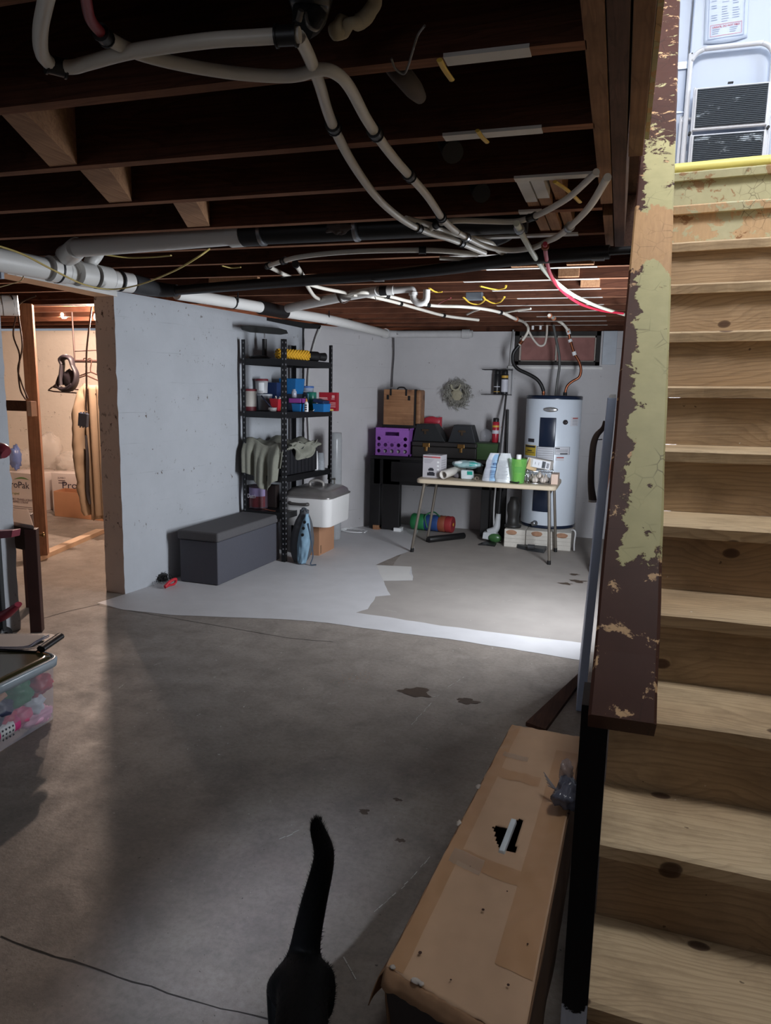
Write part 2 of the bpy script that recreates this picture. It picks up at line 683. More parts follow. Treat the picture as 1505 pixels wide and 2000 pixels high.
def concrete_mat():
    t = NT('concrete')
    co = t.coord()
    big = t.noise(co, 0.9, 6, 0.62, 0.4)
    med = t.noise(co, 5.5, 6, 0.7, 0.3)
    fin = t.noise(co, 55, 4, 0.7)
    a = t.mix((t.ramp(big, 'Fac', [(0.32, 0.0), (0.7, 1.0)]), 0), C(126, 117, 109), C(160, 150, 141))
    b = t.mix((t.ramp(med, 'Fac', [(0.42, 0.0), (0.72, 0.7)]), 0), (a, 2), C(110, 103, 97))
    c = t.mix((t.ramp(fin, 'Fac', [(0.42, 0.0), (0.8, 0.5)]), 0), (b, 2), C(96, 89, 82))
    # pale paint and plaster flecks, some dark grit
    fl = t.noise(t.coord((1, 1.6, 1), (0, 0, 0.6)), 42, 5, 0.62)
    fm = t.ramp(t.noise(co, 3.1, 3), 'Fac', [(0.42, 0.0), (0.6, 1.0)])
    fk = t.ramp(fl, 'Fac', [(0.685, 0.0), (0.7, 0.8)])
    mm = t.n('ShaderNodeMath', operation='MULTIPLY')
    t.link(fk, 0, mm, 0)
    t.link(fm, 0, mm, 1)
    d = t.mix((mm, 0), (c, 2), C(196, 190, 184))
    gk = t.ramp(t.noise(co, 70, 2), 'Fac', [(0.25, 0.7), (0.27, 0.0)])
    e = t.mix((gk, 0), (d, 2), C(44, 38, 34))
    t.link(e, 2, t.b, 'Base Color')
    t.bump(fin, 'Fac', 0.2, 0.006)
    rr = t.ramp(med, 'Fac', [(0.3, 0.45), (0.75, 0.7)])
    t.link(rr, 0, t.b, 'Roughness')
    t.b.inputs['Specular IOR Level'].default_value = 0.35
    return t.m


WHITEWALL = wall_mat('painted_concrete', C(180, 183, 188))
BACKWALL = wall_mat('painted_concrete_back', C(190, 187, 188), pits=0.7)
TANWALL = wall_mat('bare_concrete_end', C(208, 197, 190), stain=C(74, 58, 50), pits=0.60, lines=False)
WARMWALL = wall_mat('painted_concrete_store', C(216, 206, 194))
CONCRETE = concrete_mat()
CONCRETE2 = mat(C(152, 145, 139), 0.65, var=.10, scale=5, bump=.06, name='brightened_concrete')  # paler overlay; brightness of the back floor put into the colour
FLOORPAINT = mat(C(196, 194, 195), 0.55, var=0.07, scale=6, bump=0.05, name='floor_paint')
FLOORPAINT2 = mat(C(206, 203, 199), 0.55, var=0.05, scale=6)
CRACK = mat(C(52, 46, 42), 0.9)
STAIN = mat(C(70, 55, 43), 0.6, var=0.2, scale=20)
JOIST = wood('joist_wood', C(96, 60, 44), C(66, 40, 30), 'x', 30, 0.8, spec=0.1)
JOISTU = wood('joist_lit_edge', C(150, 104, 78), C(116, 80, 60), 'x', 26, 0.8, spec=0.1)  # lighter copy for the undersides; light from below put into the colour
HEAD1 = wood('header_pale', C(150, 112, 82), C(118, 84, 60), 'y', 30, 0.8)
HEAD2 = wood('header_dark', C(104, 76, 64), C(76, 54, 46), 'y', 30, 0.8)
LUMBER = wood('fresh_lumber', C(184, 136, 100), C(150, 104, 74), 'z', 30, 0.7)
LUMBERX = wood('fresh_lumber_flat', C(190, 146, 108), C(152, 108, 78), 'y', 30, 0.7)
WHITEPAINT = mat(C(214, 212, 208), 0.5, var=0.06, scale=12, bump=0.05)
TREADW = stair_wood('tread_wood', C(206, 184, 150), C(184, 156, 122), 0.3)
RISERW = stair_wood('riser_wood', C(186, 160, 126), C(158, 130, 100), 4.7)
SAGE = peeling('sage_paint_on_pine', [(C(156, 126, 94), 0), (C(112, 78, 56), 0.60), (C(176, 170, 136), 0.42)], 3.3, 0.7, chip=7)
SAGE2 = peeling('sage_paint_remains', [(C(186, 156, 120), 0), (C(140, 104, 74), 0.60), (C(178, 172, 140), 0.50)], 8.1, 0.7, chip=7)
RAILM = peeling('peeling_rail', [(C(206, 168, 126), 0), (C(74, 45, 35), 0.40), (C(184, 176, 130), 0.5)], 1.9, 0.5,
                axis=[('Z', 1.08, 1.20, 0.22), ('X', 0.0, 0.046, 0.2), ('Z', 2.2, 1.95, 0.14)], chip=13, bare=(1.66, 1.86))
BLACKPOST = mat(C(20, 17, 17), 0.5, var=0.3, scale=9, bump=0.1)
PEX = mat(C(214, 208, 196), 0.4, var=0.06, scale=9, name='pex')
PVC = mat(C(216, 214, 210), 0.42, var=0.04, scale=6, name='pvc')
BLACK = mat(C(22, 21, 22), 0.45, name='black_plastic')
BLACKM = mat(C(26, 26, 28), 0.4, 0.3, name='black_metal')
IRON = mat(C(30, 30, 32), 0.55, 0.2, bump=0.15, scale=40)
BRASS = mat(C(170, 130, 80), 0.35, 1.0)
COPPER = mat(C(150, 92, 66), 0.4, 0.9)
STEEL = mat(C(178, 180, 184), 0.3, 1.0)
GREYMET = mat(C(120, 116, 110), 0.45, 0.6)
CHROME = mat(C(200, 202, 206), 0.12, 1.0)
YELLOW = mat(C(216, 178, 60), 0.5)
CARD = mat(C(206, 170, 138), 0.8, var=0.07, scale=9, bump=0.05, name='cardboard')
CARD2 = mat(C(166, 122, 92), 0.8, var=0.06, scale=7)
CARDD = mat(C(120, 90, 66), 0.85, var=0.12)
TAPE = mat(C(192, 150, 112), 0.3, var=0.06, scale=5)
PAPER = mat(C(232, 234, 236), 0.7, var=0.02)
INK = mat(C(40, 40, 48), 0.7)
GREYINK = mat(C(128, 132, 150), 0.7)
RED = mat(C(188, 40, 52), 0.5)
GREEN = mat(C(86, 150, 60), 0.5)
WHITEPL = mat(C(226, 226, 226), 0.4, var=0.03)

# ------------------------------------------------------------------ floor
fl = MB()
fl.add([(-7.6, -1.5, 0), (1.3, -1.5, 0), (1.3, 7.5, 0), (-7.6, 7.5, 0)], [(0, 1, 2, 3)], 0)
fl.add([(-7.6, -1.5, -.1), (1.3, -1.5, -.1), (1.3, 7.5, -.1), (-7.6, 7.5, -.1)], [(3, 2, 1, 0)], 0)


def wobble(poly, amp, step=0.09, z=0.0):
    out = []
    n = len(poly)
    for i in range(n):
        a, b = Vector(poly[i]), Vector(poly[(i + 1) % n])
        k = max(1, int((b - a).length / step))
        for j in range(k):
            p = a.lerp(b, j / k)
            out.append(Vector((p.x + amp * nz(p, 9), p.y + amp * nz(p + Vector((5, 2, 0)), 9), z)))
    return out


P0 = lambda *q: [pt(x, y, 'z', 0) for x, y in q]
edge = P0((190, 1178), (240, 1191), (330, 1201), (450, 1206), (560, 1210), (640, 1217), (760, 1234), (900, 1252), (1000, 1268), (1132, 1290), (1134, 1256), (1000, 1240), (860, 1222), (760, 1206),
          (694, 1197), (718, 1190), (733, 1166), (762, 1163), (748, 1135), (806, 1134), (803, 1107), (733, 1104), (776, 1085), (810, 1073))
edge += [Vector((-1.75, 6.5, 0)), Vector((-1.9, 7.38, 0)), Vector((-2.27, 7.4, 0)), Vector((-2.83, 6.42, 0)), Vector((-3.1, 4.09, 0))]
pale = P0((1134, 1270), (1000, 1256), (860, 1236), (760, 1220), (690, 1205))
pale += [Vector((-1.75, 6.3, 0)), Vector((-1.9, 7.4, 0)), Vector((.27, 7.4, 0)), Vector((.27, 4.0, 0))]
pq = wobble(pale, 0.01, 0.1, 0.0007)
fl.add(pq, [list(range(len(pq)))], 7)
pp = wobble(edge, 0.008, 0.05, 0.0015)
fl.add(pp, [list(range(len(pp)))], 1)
pp = wobble(P0((735, 1105), (803, 1107), (799, 1120), (806, 1133), (748, 1135)), 0.006, 0.04, 0.002)
fl.add(pp, [list(range(len(pp)))], 2)


def crackline(q, w, seed):
    pts = [Vector(p) for p in P0(*q)]
    ds = []
    for i in range(len(pts) - 1):
        k = max(2, int((pts[i + 1] - pts[i]).length / 0.04))
        for j in range(k):
            ds.append(pts[i].lerp(pts[i + 1], j / k))
    ds.append(pts[-1])
    vs = []
    for i, p in enumerate(ds):
        t = (ds[min(i + 1, len(ds) - 1)] - ds[max(i - 1, 0)]).normalized()
        nn = Vector((-t.y, t.x, 0))
        o = nn * 0.006 * nz(p + Vector((seed, 0, 0)), 14)
        ww = w * (0.6 + 0.8 * abs(nz(p, 21)))
        vs += [p + o + nn * ww + Z * 0.001, p + o - nn * ww + Z * 0.001]
    fl.add(vs, [(2 * i, 2 * i + 1, 2 * i + 3, 2 * i + 2) for i in range(len(ds) - 1)], 3)


crackline([(0, 1830), (110, 1868), (260, 1918), (400, 1962), (530, 1992), (700, 2040)], 0.0028, 1)
crackline([(60, 1215), (130, 1195), (195, 1180)], 0.004, 4)
crackline([(190, 1182), (330, 1206), (470, 1230), (560, 1246), (650, 1254)], 0.0022, 2)
for cx, cy, r, s in ((812, 1352, .055, 1), (910, 1368, .04, 2), (1128, 1135, .05, 3), (1105, 1140, .035, 6), (712, 1585, .016, 4), (1120, 1122, .03, 5), (778, 1562, .012, 9), (780, 1641, .012, 8)):
    c0 = pt(cx, cy, 'z', 0.0012)
    poly = []
    for i in range(26):
        a = 2 * math.pi * i / 26
        k = r * (1 + 0.9 * nz((math.cos(a) * 1.6 + s, math.sin(a) * 1.6, s)))
        poly.append(c0 + Vector((math.cos(a) * k * 1.3, math.sin(a) * k * 0.8, 0)))
    fl.add(poly, [list(range(26))], 4)
# a scatter of sawdust and pale chips near the middle of the floor
for i in range(60):
    c0 = pt(690 + random.gauss(0, 22), 1322 + random.gauss(0, 7), 'z', 0.0016)
    r = random.uniform(.001, .003)
    a = random.random() * 3
    fl.add([c0 + RZ(a + k * 1.57) @ Vector((r, 0, 0)) for k in range(4)], [(0, 1, 2, 3)], 5)
for i in range(150):
    c0 = pt(random.uniform(260, 1100), random.uniform(1180, 1480) ** 1.0, 'z', 0.0016)
    r = random.uniform(.002, .008) * (1 if random.random() < .25 else .6)
    a = random.random() * 3
    fl.add([c0 + RZ(a + k * 1.57) @ Vector((r * (1 if k % 2 else .5), 0, 0)) for k in range(4)], [(0, 1, 2, 3)], 6)
SCR = [((730, 1782), (798, 1722)), ((803, 1718), (852, 1660)), ((800, 1420), (845, 1370)), ((870, 1345), (915, 1318)), ((840, 1365), (858, 1358)), ((545, 1640), (585, 1622)), ((620, 1700), (628, 1660)), ((670, 1870), (695, 1915)),
       ((840, 1150), (866, 1158)), ((866, 1158), (902, 1150)), ((745, 1190), (775, 1196)), ((940, 1180), (1000, 1172)), ((300, 1300), (322, 1292)), ((232, 1345), (250, 1330)), ((420, 1265), (445, 1262)), ((640, 1375), (660, 1372)), ((960, 1250), (985, 1236)), ((890, 1120), (935, 1116)), ((500, 1440), (525, 1430))]
for a_, b_ in SCR:
    p0, p1 = P0(a_, b_)
    d_ = (p1 - p0)
    n_ = Vector((-d_.y, d_.x, 0)).normalized()
    k = max(3, int(d_.length / .02))
    for i in range(k):
        if random.random() < .3:
            continue
        q0, q1 = p0.lerp(p1, i / k), p0.lerp(p1, (i + .9) / k)
        w_ = random.uniform(.0006, .0016)
        o_ = n_ * random.gauss(0, .0015)
        fl.add([q0 + n_ * w_ + o_ + Z * .0018, q1 + n_ * w_ + o_ + Z * .0018, q1 - n_ * w_ + o_ + Z * .0018, q0 - n_ * w_ + o_ + Z * .0018], [(0, 1, 2, 3)], 6)
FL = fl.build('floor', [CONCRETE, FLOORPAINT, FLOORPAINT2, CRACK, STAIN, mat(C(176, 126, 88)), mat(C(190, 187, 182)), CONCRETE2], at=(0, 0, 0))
struct(FL, 'bare grey concrete basement floor with a pale painted patch')

# ------------------------------------------------------------------ walls
WTH = 0.165


def rough_wall(name, s0, s1, z0, z1, m_face, m_end, label, end_lo=False, end_hi=False, amp=0.006):
    """board-formed concrete wall on the left wall line, subdivided and slightly uneven"""
    mb = MB()
    nu, nv = max(2, int((s1 - s0) / 0.05)), max(2, int((z1 - z0) / 0.05))

    def ragged(s, z):
        k = 0.0
        if end_lo and s - s0 < 0.01:
            k = 0.005 * nz((z * 9, 3.1, s0)) + 0.010 * nz((z * 30, 1.1, s0))
        if end_hi and s1 - s < 0.01:
            k = 0.008 * nz((z * 7, 8.1, s1)) + 0.012 * nz((z * 30, 6.1, s1))
        return k

    def face(off, sign):
        def fn(u, v):
            s, z = s0 + (s1 - s0) * u, z0 + (z1 - z0) * v
            return wl(s + ragged(s, z), off + amp * nz((s * 3, off, z * 5)) - abs(sign) * 0, z)
        return fn
    mb.grid(face(0, 1), nu, nv, 0, True)
    mb.grid(face(-WTH, -1), nu, nv, 2, True)

    def end(s):
        def fn(u, v):
            z = z0 + (z1 - z0) * v
            o = -WTH * u + (amp * nz((s * 3, 0, z * 5)) if u < .01 else 0)
            return wl(s + ragged(s, z) * (1 - .4 * math.sin(u * 3.14)), o, z)
        return fn
    mb.grid(end(s0), 6, nv, 1, True)
    mb.grid(end(s1), 6, nv, 1, True)
    mb.add([wl(s0, 0, z1), wl(s1, 0, z1), wl(s1, -WTH, z1), wl(s0, -WTH, z1)], [(0, 1, 2, 3)], 0)
    o = mb.build(name, [m_face, m_end, WARMWALL], at=wl(s0, 0, 0))
    o.rotation_euler = (0, 0, 0)
    return struct(o, label)


rough_wall('wall_left', 0, 2.35, 0, 1.985, WHITEWALL, TANWALL, 'white painted concrete wall with a bare tan end beside the doorway', end_lo=True)
rough_wall('wall_left_near', -5.6, -0.83, 0, 1.985, WHITEWALL, TANWALL, 'grey white concrete wall with a ragged end behind the dark side table', end_hi=True)
a, b = Vector((-2.83, 6.424, 0)), Vector((-2.27, 7.4, 0))
w = MB()
dd = (b - a).normalized()
nn = Vector((dd.y, -dd.x, 0))
w.hexa([a, b, b - nn * .15, a - nn * .15], [p + Z * 1.985 for p in (a, b, b - nn * .15, a - nn * .15)])
struct(w.build('wall_corner', BACKWALL, at=a), 'short angled white wall behind the right end of the shelving')
# dark tar seam where the two walls meet
w = MB()
prev = None
sm = []
for i in range(46):
    z = 0.42 + i * 0.0345
    c0 = wl(2.345, 0.012, z)
    wd = 0.007 + 0.012 * abs(nz((z * 22, 0, 4)))
    sm += [c0 - WD * wd * 0.7 + WN * 0.003 * nz((z * 9, 1, 1)), c0 + WD * 0 + nn * 0 + Vector((wd * .8, 0.002, 0)) + WN * .002]
w.add(sm, [(2 * i, 2 * i + 1, 2 * i + 3, 2 * i + 2) for i in range(45)])
tp = [wl(1.75, .012, 1.957), wl(2.0, .02, 1.95), wl(2.34, .03, 1.94), a + dd * .2 + nn * .02 + Z * 1.95, a + dd * .2 + nn * .02 + Z * 1.985, wl(1.75, .012, 1.985)]
w.add(tp, [(0, 1, 2, 5), (2, 3, 4, 5)])
struct(w.build('trim_1', mat(C(20, 19, 20), 0.8, bump=0.3), solid=0.004), 'black tar seam running down the wall behind the shelving')

# back wall with its small high window
bw = MB()
WX0, WX1, WZ0 = -1.015, -0.205, 1.665
for lo, hi in (((-2.32, 7.4, 0), (WX0, 7.6, 1.985)), ((WX0, 7.4, 0), (WX1, 7.6, WZ0)), ((WX1, 7.4, 0), (1.3, 7.6, 1.985))):
    bw.bb(lo, hi)
bw.bb((-2.6, 7.42, 1.97), (1.3, 7.6, 2.3), 1)
struct(bw.build('wall_back', [BACKWALL, JOIST]), 'white painted concrete wall behind the water heater')
wn = MB()
for lo, hi in (((WX0, 7.41, WZ0), (WX1, 7.5, WZ0 + .035)), ((WX0, 7.41, 1.945), (WX1, 7.5, 1.985)), ((WX0, 7.41, WZ0), (WX0 + .045, 7.5, 1.985)), ((WX1 - .04, 7.41, WZ0), (WX1, 7.5, 1.985))):
    wn.bb(lo, hi, 0)
for lo, hi in (((WX0 + .045, 7.45, WZ0 + .035), (WX0 + .06, 7.47, 1.945)), ((WX1 - .055, 7.45, WZ0 + .035), (WX1 - .04, 7.47, 1.945)), ((WX0 + .045, 7.45, 1.93), (WX1 - .04, 7.47, 1.945)), ((WX0 + .045, 7.45, WZ0 + .035), (WX1 - .04, 7.47, WZ0 + .047)), ((-.625, 7.45, WZ0 + .035), (-.61, 7.47, 1.945))):
    wn.bb(lo, hi, 1)
wn.bb((WX0 - .05, 7.375, WZ0 - .035), (WX1 + .03, 7.41, WZ0 - .012), 2)
WIN = wn.build('window_1', [mat(C(46, 42, 40), 0.8, bump=0.3), mat(C(170, 160, 150), 0.6), WHITEPAINT])
struct(WIN, 'small high basement window packed with pink insulation above the water heater')
ins = MB()
ins.grid(lambda u, v: (WX0 + .05 + (WX1 - WX0 - .09) * u, 7.475 + .008 * nz((u * 14, v * 7, 3)), WZ0 + .03 + .29 * v), 40, 16)
io = ins.build('insulation', mat(C(150, 104, 98), 0.9, var=0.22, scale=9, bump=0.5), WIN, world=False)
io.data.transform(Matrix.Translation(-WIN.location))
pn_ = MB()
pn_.bb((-0.185, 7.375, 1.675), (-0.06, 7.4, 1.985))
struct(pn_.build('trim_2', mat(C(176, 182, 190), 0.5), bevel=0.003), 'pale grey painted board beside the high window')

# right wall with the basement door opening, stairwell walls above
rw = MB()
rw.bb((0.27, 3.56, 0), (0.42, 3.74, 2.26))
rw.bb((0.27, 4.58, 0), (0.42, 7.4, 2.26))
rw.bb((0.27, 3.74, 1.92), (0.42, 4.58, 2.26))
rw.bb((0.33, 3.74, 0), (0.42, 4.58, 1.92))
struct(rw.build('wall_right', BACKWALL), 'white wall beyond the stairs')
rw = MB()
rw.bb((1.04, -1.5, 0), (1.14, 3.0, 3.28))
rw.bb((1.04, -1.5, 4.22), (1.14, 3.0, 4.7))
rw.bb((1.04, -1.5, 3.28), (1.14, .78, 4.22))
rw.bb((1.04, 1.92, 3.28), (1.14, 3.0, 4.22))
rw.bb((1.04, 3.0, 0), (1.14, 3.56, 2.3))
struct(rw.build('wall_stairwell', mat(C(214, 208, 196), 0.6, bump=.05)), 'cream wall along the right of the stairs')
rw = MB()
rw.bb((-5.2, -1.6, 0), (1.14, -1.5, 2.26))
rw.bb((-0.1, 0.1, 2.3), (1.14, 0.2, 4.7))
struct(rw.build('wall_front', BACKWALL), 'wall behind the camera')
# store room beyond the doorway
rw = MB()
rw.bb((-7.6, 7.05, 0), (-2.95, 7.2, 1.985))
struct(rw.build('wall_store', WARMWALL), 'cream painted concrete wall at the back of the lit store room')
rw = MB()
rw.bb((-7.7, 0.2, 0), (-7.55, 7.2, 2.26))
rw.bb((-7.7, 0.1, 0), (-3.6, 0.25, 2.26))
struct(rw.build('wall_store_left', WARMWALL), 'cream wall at the side of the store room')

# doorway lintel: painted face, bare underside
lt = MB()
lt.hexa([wl(-.78, .012, 1.972), wl(.02, .012, 1.95), wl(.02, -.15, 1.95), wl(-.78, -.15, 1.972)],
        [wl(-.78, .012, 2.019), wl(.02, .012, 2.019), wl(.02, -.15, 2.019), wl(-.78, -.15, 2.019)])
lt.mi[0] = 1
o = lt.build('trim_3', [WHITEPAINT, mat(C(206, 170, 138), 0.7)])
struct(o, 'painted wooden lintel over the store room doorway')

# ------------------------------------------------------------------ ceiling
cl = MB()
cl.bb((-7.6, -1.6, 2.26), (0.016, 7.6, 2.30))
cl.bb((0.016, 3.56, 2.26), (1.3, 7.6, 2.298))
cl.bb((0.016, -1.6, 2.26), (1.3, 0.2, 2.30))
struct(cl.build('ceiling', wood('subfloor', C(84, 60, 48), C(58, 40, 33), 'y', 20, 0.85, spec=.1), at=(0, 0, 2.26)), 'dark board underside of the floor above')
ZC = 2.02
JY = [0.64, 1.06]
for y in (141.6, 287, 374, 434.5, 478, 509):
    JY.append(pt(600, y, 'z', ZC).y)
while JY[-1] < 7.05:
    JY.append(JY[-1] + 0.405)
JY = [y for y in JY if y < 7.3]
names = ['above the camera', 'second from the camera']
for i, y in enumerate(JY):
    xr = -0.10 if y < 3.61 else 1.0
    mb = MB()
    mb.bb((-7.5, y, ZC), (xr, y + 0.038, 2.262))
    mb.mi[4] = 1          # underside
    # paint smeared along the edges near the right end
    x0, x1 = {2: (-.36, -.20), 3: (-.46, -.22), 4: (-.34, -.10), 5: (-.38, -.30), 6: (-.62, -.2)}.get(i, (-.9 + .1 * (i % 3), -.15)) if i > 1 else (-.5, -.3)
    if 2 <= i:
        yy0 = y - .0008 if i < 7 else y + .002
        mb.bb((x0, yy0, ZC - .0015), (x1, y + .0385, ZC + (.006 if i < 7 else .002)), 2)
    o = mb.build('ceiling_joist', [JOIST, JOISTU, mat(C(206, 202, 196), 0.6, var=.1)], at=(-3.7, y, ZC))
    struct(o)
    o['label'] = 'dark wooden ceiling joist, %s' % (['nearest the camera', 'second from the camera', 'third from the camera', 'fourth from the camera', 'fifth from the camera', 'sixth from the camera', 'seventh from the camera', 'eighth from the camera', 'ninth from the camera'] + ['number %d counted from the camera' % k for k in range(10, 30)])[i]
    o['group'] = 'ceiling joists'

# headers along the stair opening
for (x0, x1, y0, y1, m_, lab) in ((-.104, -.066, -1.4, 2.665, HEAD1, 'pale doubled header beam at the joist ends'), (-.064, -.026, -1.4, 3.42, HEAD2, 'dark brown header beam beside the pale one'),
                                  (-.022, .014, -1.4, 2.17, HEAD1, 'knotty header beam nearest the stairs')):
    mb = MB()
    mb.bb((x0, y0, ZC), (x1, y1, 2.262))
    o = mb.build('header_beam', m_, bevel=.002)
    struct(o, lab)
    o['group'] = 'stair opening headers'
mb = MB()
mb.bb((-.10, 2.83, ZC), (-.068, 3.40, 2.262))
struct(mb.build('trim_4', HEAD1), 'short pale filler block at the far end of the header beams')
mb = MB()
mb.bb((-.066, 3.56, ZC), (1.0, 3.598, 2.262))
struct(mb.build('trim_5', HEAD2), 'trimmer joist under the landing')
# mid-span bridging blocks, seen from below
BL = [((0, 225), (35, 215), (105, 305), (50, 310)), ((135, 325), (190, 320), (230, 385), (190, 390)), ((325, 392), (368, 388), (392, 437), (350, 440))]
for i, (j0, xx) in enumerate(((2, -1.50), (3, -1.62), (4, -1.56))):
    y0, y1 = JY[j0] + .038, JY[j0 + 1]
    xa = pt(*BL[i][0], 'z', ZC).x
    xb = pt(*BL[i][1], 'z', ZC).x
    xc = pt(*BL[i][2], 'z', ZC).x
    xd = pt(*BL[i][3], 'z', ZC).x
    mb = MB()
    bt = [(xa, y0, ZC + .004), (xb, y0, ZC + .004), (xc, y1, ZC + .004), (xd, y1, ZC + .004)]
    mb.hexa(bt, [(p[0], p[1], ZC + .19) for p in bt])
    o = mb.build('bridging_block', LUMBERX)
    struct(o, ['block between joists at the left, nearest the camera', 'middle block between joists at the left', 'block between joists at the left, farthest of three'][i])
    o['group'] = 'bridging blocks between the joists'
y0, y1 = JY[4] + .038, JY[6]
for k, (xa, m_) in enumerate(((-.345, 0), (-.302, 0), (-.255, 1))):
    mb = MB()
    zz = ZC + (.012 if k < 2 else .03)
    ym = y0 + .3 if k == 0 else y0 + .26
    mb.bb((xa, y0, zz), (xa + .038, ym, 2.26), 0)
    mb.bb((xa, ym, zz + .003), (xa + .038, y1, 2.26), 1)
    if k == 2:
        mb.mi = [1] * 12
    o = mb.build('bridging_block', [WHITEPAINT, LUMBERX])
    struct(o, ['left of the three part painted blocks near the header', 'middle of the three part painted blocks near the header', 'bare right one of the three blocks near the header'][k])
    o['group'] = 'bridging blocks between the joists'
# small scabs of pale lumber between the far joists
for (px, py, wd, hh, lab) in ((845, 418 + 110, .06, .05, ''), (1030, 524, .16, .055, 'pale'), (1133, 521, .13, .05, ''), (1110, 545, .11, .045, ''), (1152, 562, .11, .045, ''), (670, 622, .1, .06, ''), (460, 548, 0.34, .03, '')):
    p = pt(px, py, 'z', ZC + .02)
    j = min(range(len(JY)), key=lambda k: abs(JY[k] - p.y))
    y = JY[j]
    p = pt(px, py, 'y', y)
    if p.z < ZC - .02 or p.z > 2.25 or lab == '' and px in (845,):
        continue
    mb = MB()
    mb.box((p.x, y - .019, max(p.z, ZC + .03)), (wd, .036, hh))
    o = mb.build('scab_block', LUMBERX)
    struct(o, 'small pale lumber block nailed to a far joist')
    o['group'] = 'small blocks on the far joists'

# ------------------------------------------------------------------ staircase
RISE, RUN, SY0, SZ0 = 0.1783, 0.2091, 3.481, 2.318


def S(u, v, w_):
    return Vector((u * .998 + .016 * v, v - .0568 * u, w_ + .0146 * u))


def sbox(mb, lo, hi, mi=0, wob=0.0, seed=0):
    """board of the stairs; its front edge worn by wob"""
    n = 24
    secs = []
    for i in range(n + 1):
        u = lo[0] + (hi[0] - lo[0]) * i / n
        k = wob * nz((u * 7, seed, 1.3)) + wob * .6 * nz((u * 23, seed, 5.3))
        e = 0.004 if wob else 0.0
        secs.append([S(u, lo[1] + k + e, lo[2]), S(u, hi[1], lo[2]), S(u, hi[1], hi[2]), S(u, lo[1] + k + 2 * e, hi[2]), S(u, lo[1] + k, hi[2] - e * 1.5)])
    m = 5
    vs = [p for s_ in secs for p in s_]
    fs = [(i * m + k, i * m + (k + 1) % m, (i + 1) * m + (k + 1) % m, (i + 1) * m + k) for i in range(n) for k in range(m)]
    fs += [tuple(range(m))[::-1], tuple(range(n * m, n * m + m))]
    mb.add(vs, fs, mi)


ST = thing('staircase', 'steep worn wooden basement stairs with peeling painted handrail', 'staircase', (0, 0, 0))
for k in range(0, 13):
    y, z = SY0 - RUN * k, SZ0 - RISE * k
    if k:
        mb = MB()
        sbox(mb, (0.0, y, z - .034), (.965, y + RUN + .03, z), 0, .006, k)
        mb.build('tread', SAGE2 if k in (1,) else TREADW, ST)
    mb = MB()
    sbox(mb, (0.002, y + .028, z - RISE + .0005), (.963, y + .046, z - .0345))
    mb.build('riser', SAGE if k == 0 else SAGE2 if k in (1,) else RISERW, ST)
mb = MB()
sbox(mb, (0.0, SY0, SZ0 - .034), (.965, SY0 + .14, SZ0), 0, .004, 40)
mb.build('landing_nosing', SAGE, ST)
for u in (.03, .90):
    mb = MB()
    q = [S(u, .80, 0), S(u, SY0 + .03, SZ0 - .24), S(u, SY0 + .03, SZ0 - RISE - .06), S(u, SY0 - 12 * RUN + .06, SZ0 - 13 * RISE + .001)]
    q = [S(u, 1.02, 0.0), S(u, 1.28, 0.0), S(u, SY0 + .04, SZ0 - .36), S(u, SY0 + .04, SZ0 - RISE - .09), S(u, SY0 - 12 * RUN + .05, .015), S(u, SY0 - 12 * RUN + .05, 0)]
    mb.prism(q, S(.036, 0, 0), 0)
    mb.build('stringer', HEAD2, ST)
# handrail: a flat 2x4, its lower end cut square
RS = .884
rdir = Vector((.0156, 1, RS)).normalized()
rnor = Vector((0, -RS, 1)).normalized()
ra = Vector((.033, 1.027, .997)) - rdir * .045
rb = Vector((.033, 1.027, .997)) + rdir * 3.0
mb = MB()
sec = [(-.0445, 0), (-.0405, .004), (.0405, .004), (.0445, 0), (.0445, -.036), (-.0445, -.036)]
n = 60
vs = []
for i in range(n + 1):
    c0 = ra.lerp(rb, i / n)
    for (sx, sn) in sec:
        wv = .0012 * nz(c0 + Vector((sx * 30, 0, sn * 40)), 9)
        vs.append(c0 + X * (sx + wv) + rnor * (sn + wv - .004))
m = len(sec)
mb.add(vs, [(i * m + k, i * m + (k + 1) % m, (i + 1) * m + (k + 1) % m, (i + 1) * m + k) for i in range(n) for k in range(m)] + [tuple(range(m))[::-1], tuple(range(n * m, n * m + m))])
hr = mb.build('handrail', RAILM, ST)
hr['label'] = 'peeling brown and cream painted flat handrail'
mb = MB()
mb.bb((-.022, 1.035, 0), (.016, 1.124, .962))
nw = mb.build('newel_post', peeling('black_painted_post', [(C(176, 180, 190), 0), (C(14, 12, 13), .34)], 4.4, .4, [('Z', .40, .66, .26)], 7), ST)
nw['label'] = 'black painted lower rail post with paint gone near the floor'
mb = MB()
mb.bb((.052, 3.50, SZ0 - .02), (.092, 3.54, 3.17))
mb.build('upper_post', WHITEPAINT, ST)
# yellow guard along the top edge
mb = MB()
mb.tube([S(.0, SY0 + .03, SZ0 + .021), S(.3, SY0 + .031, SZ0 + .0215), S(.62, SY0 + .03, SZ0 + .021), S(.965, SY0 + .03, SZ0 + .021)], .021, 14, 8)
tag(mb.build('edge_guard', mat(C(226, 212, 120), .5, var=.06)), 'pale yellow round edge guard lying along the top stair', 'edge guard')
# opening trim left of the rail
mb = MB()
mb.bb((.0155, .25, 2.045), (.026, 2.12, 2.34))
struct(mb.build('trim_6', SAGE2), 'weathered trim board along the stair opening')

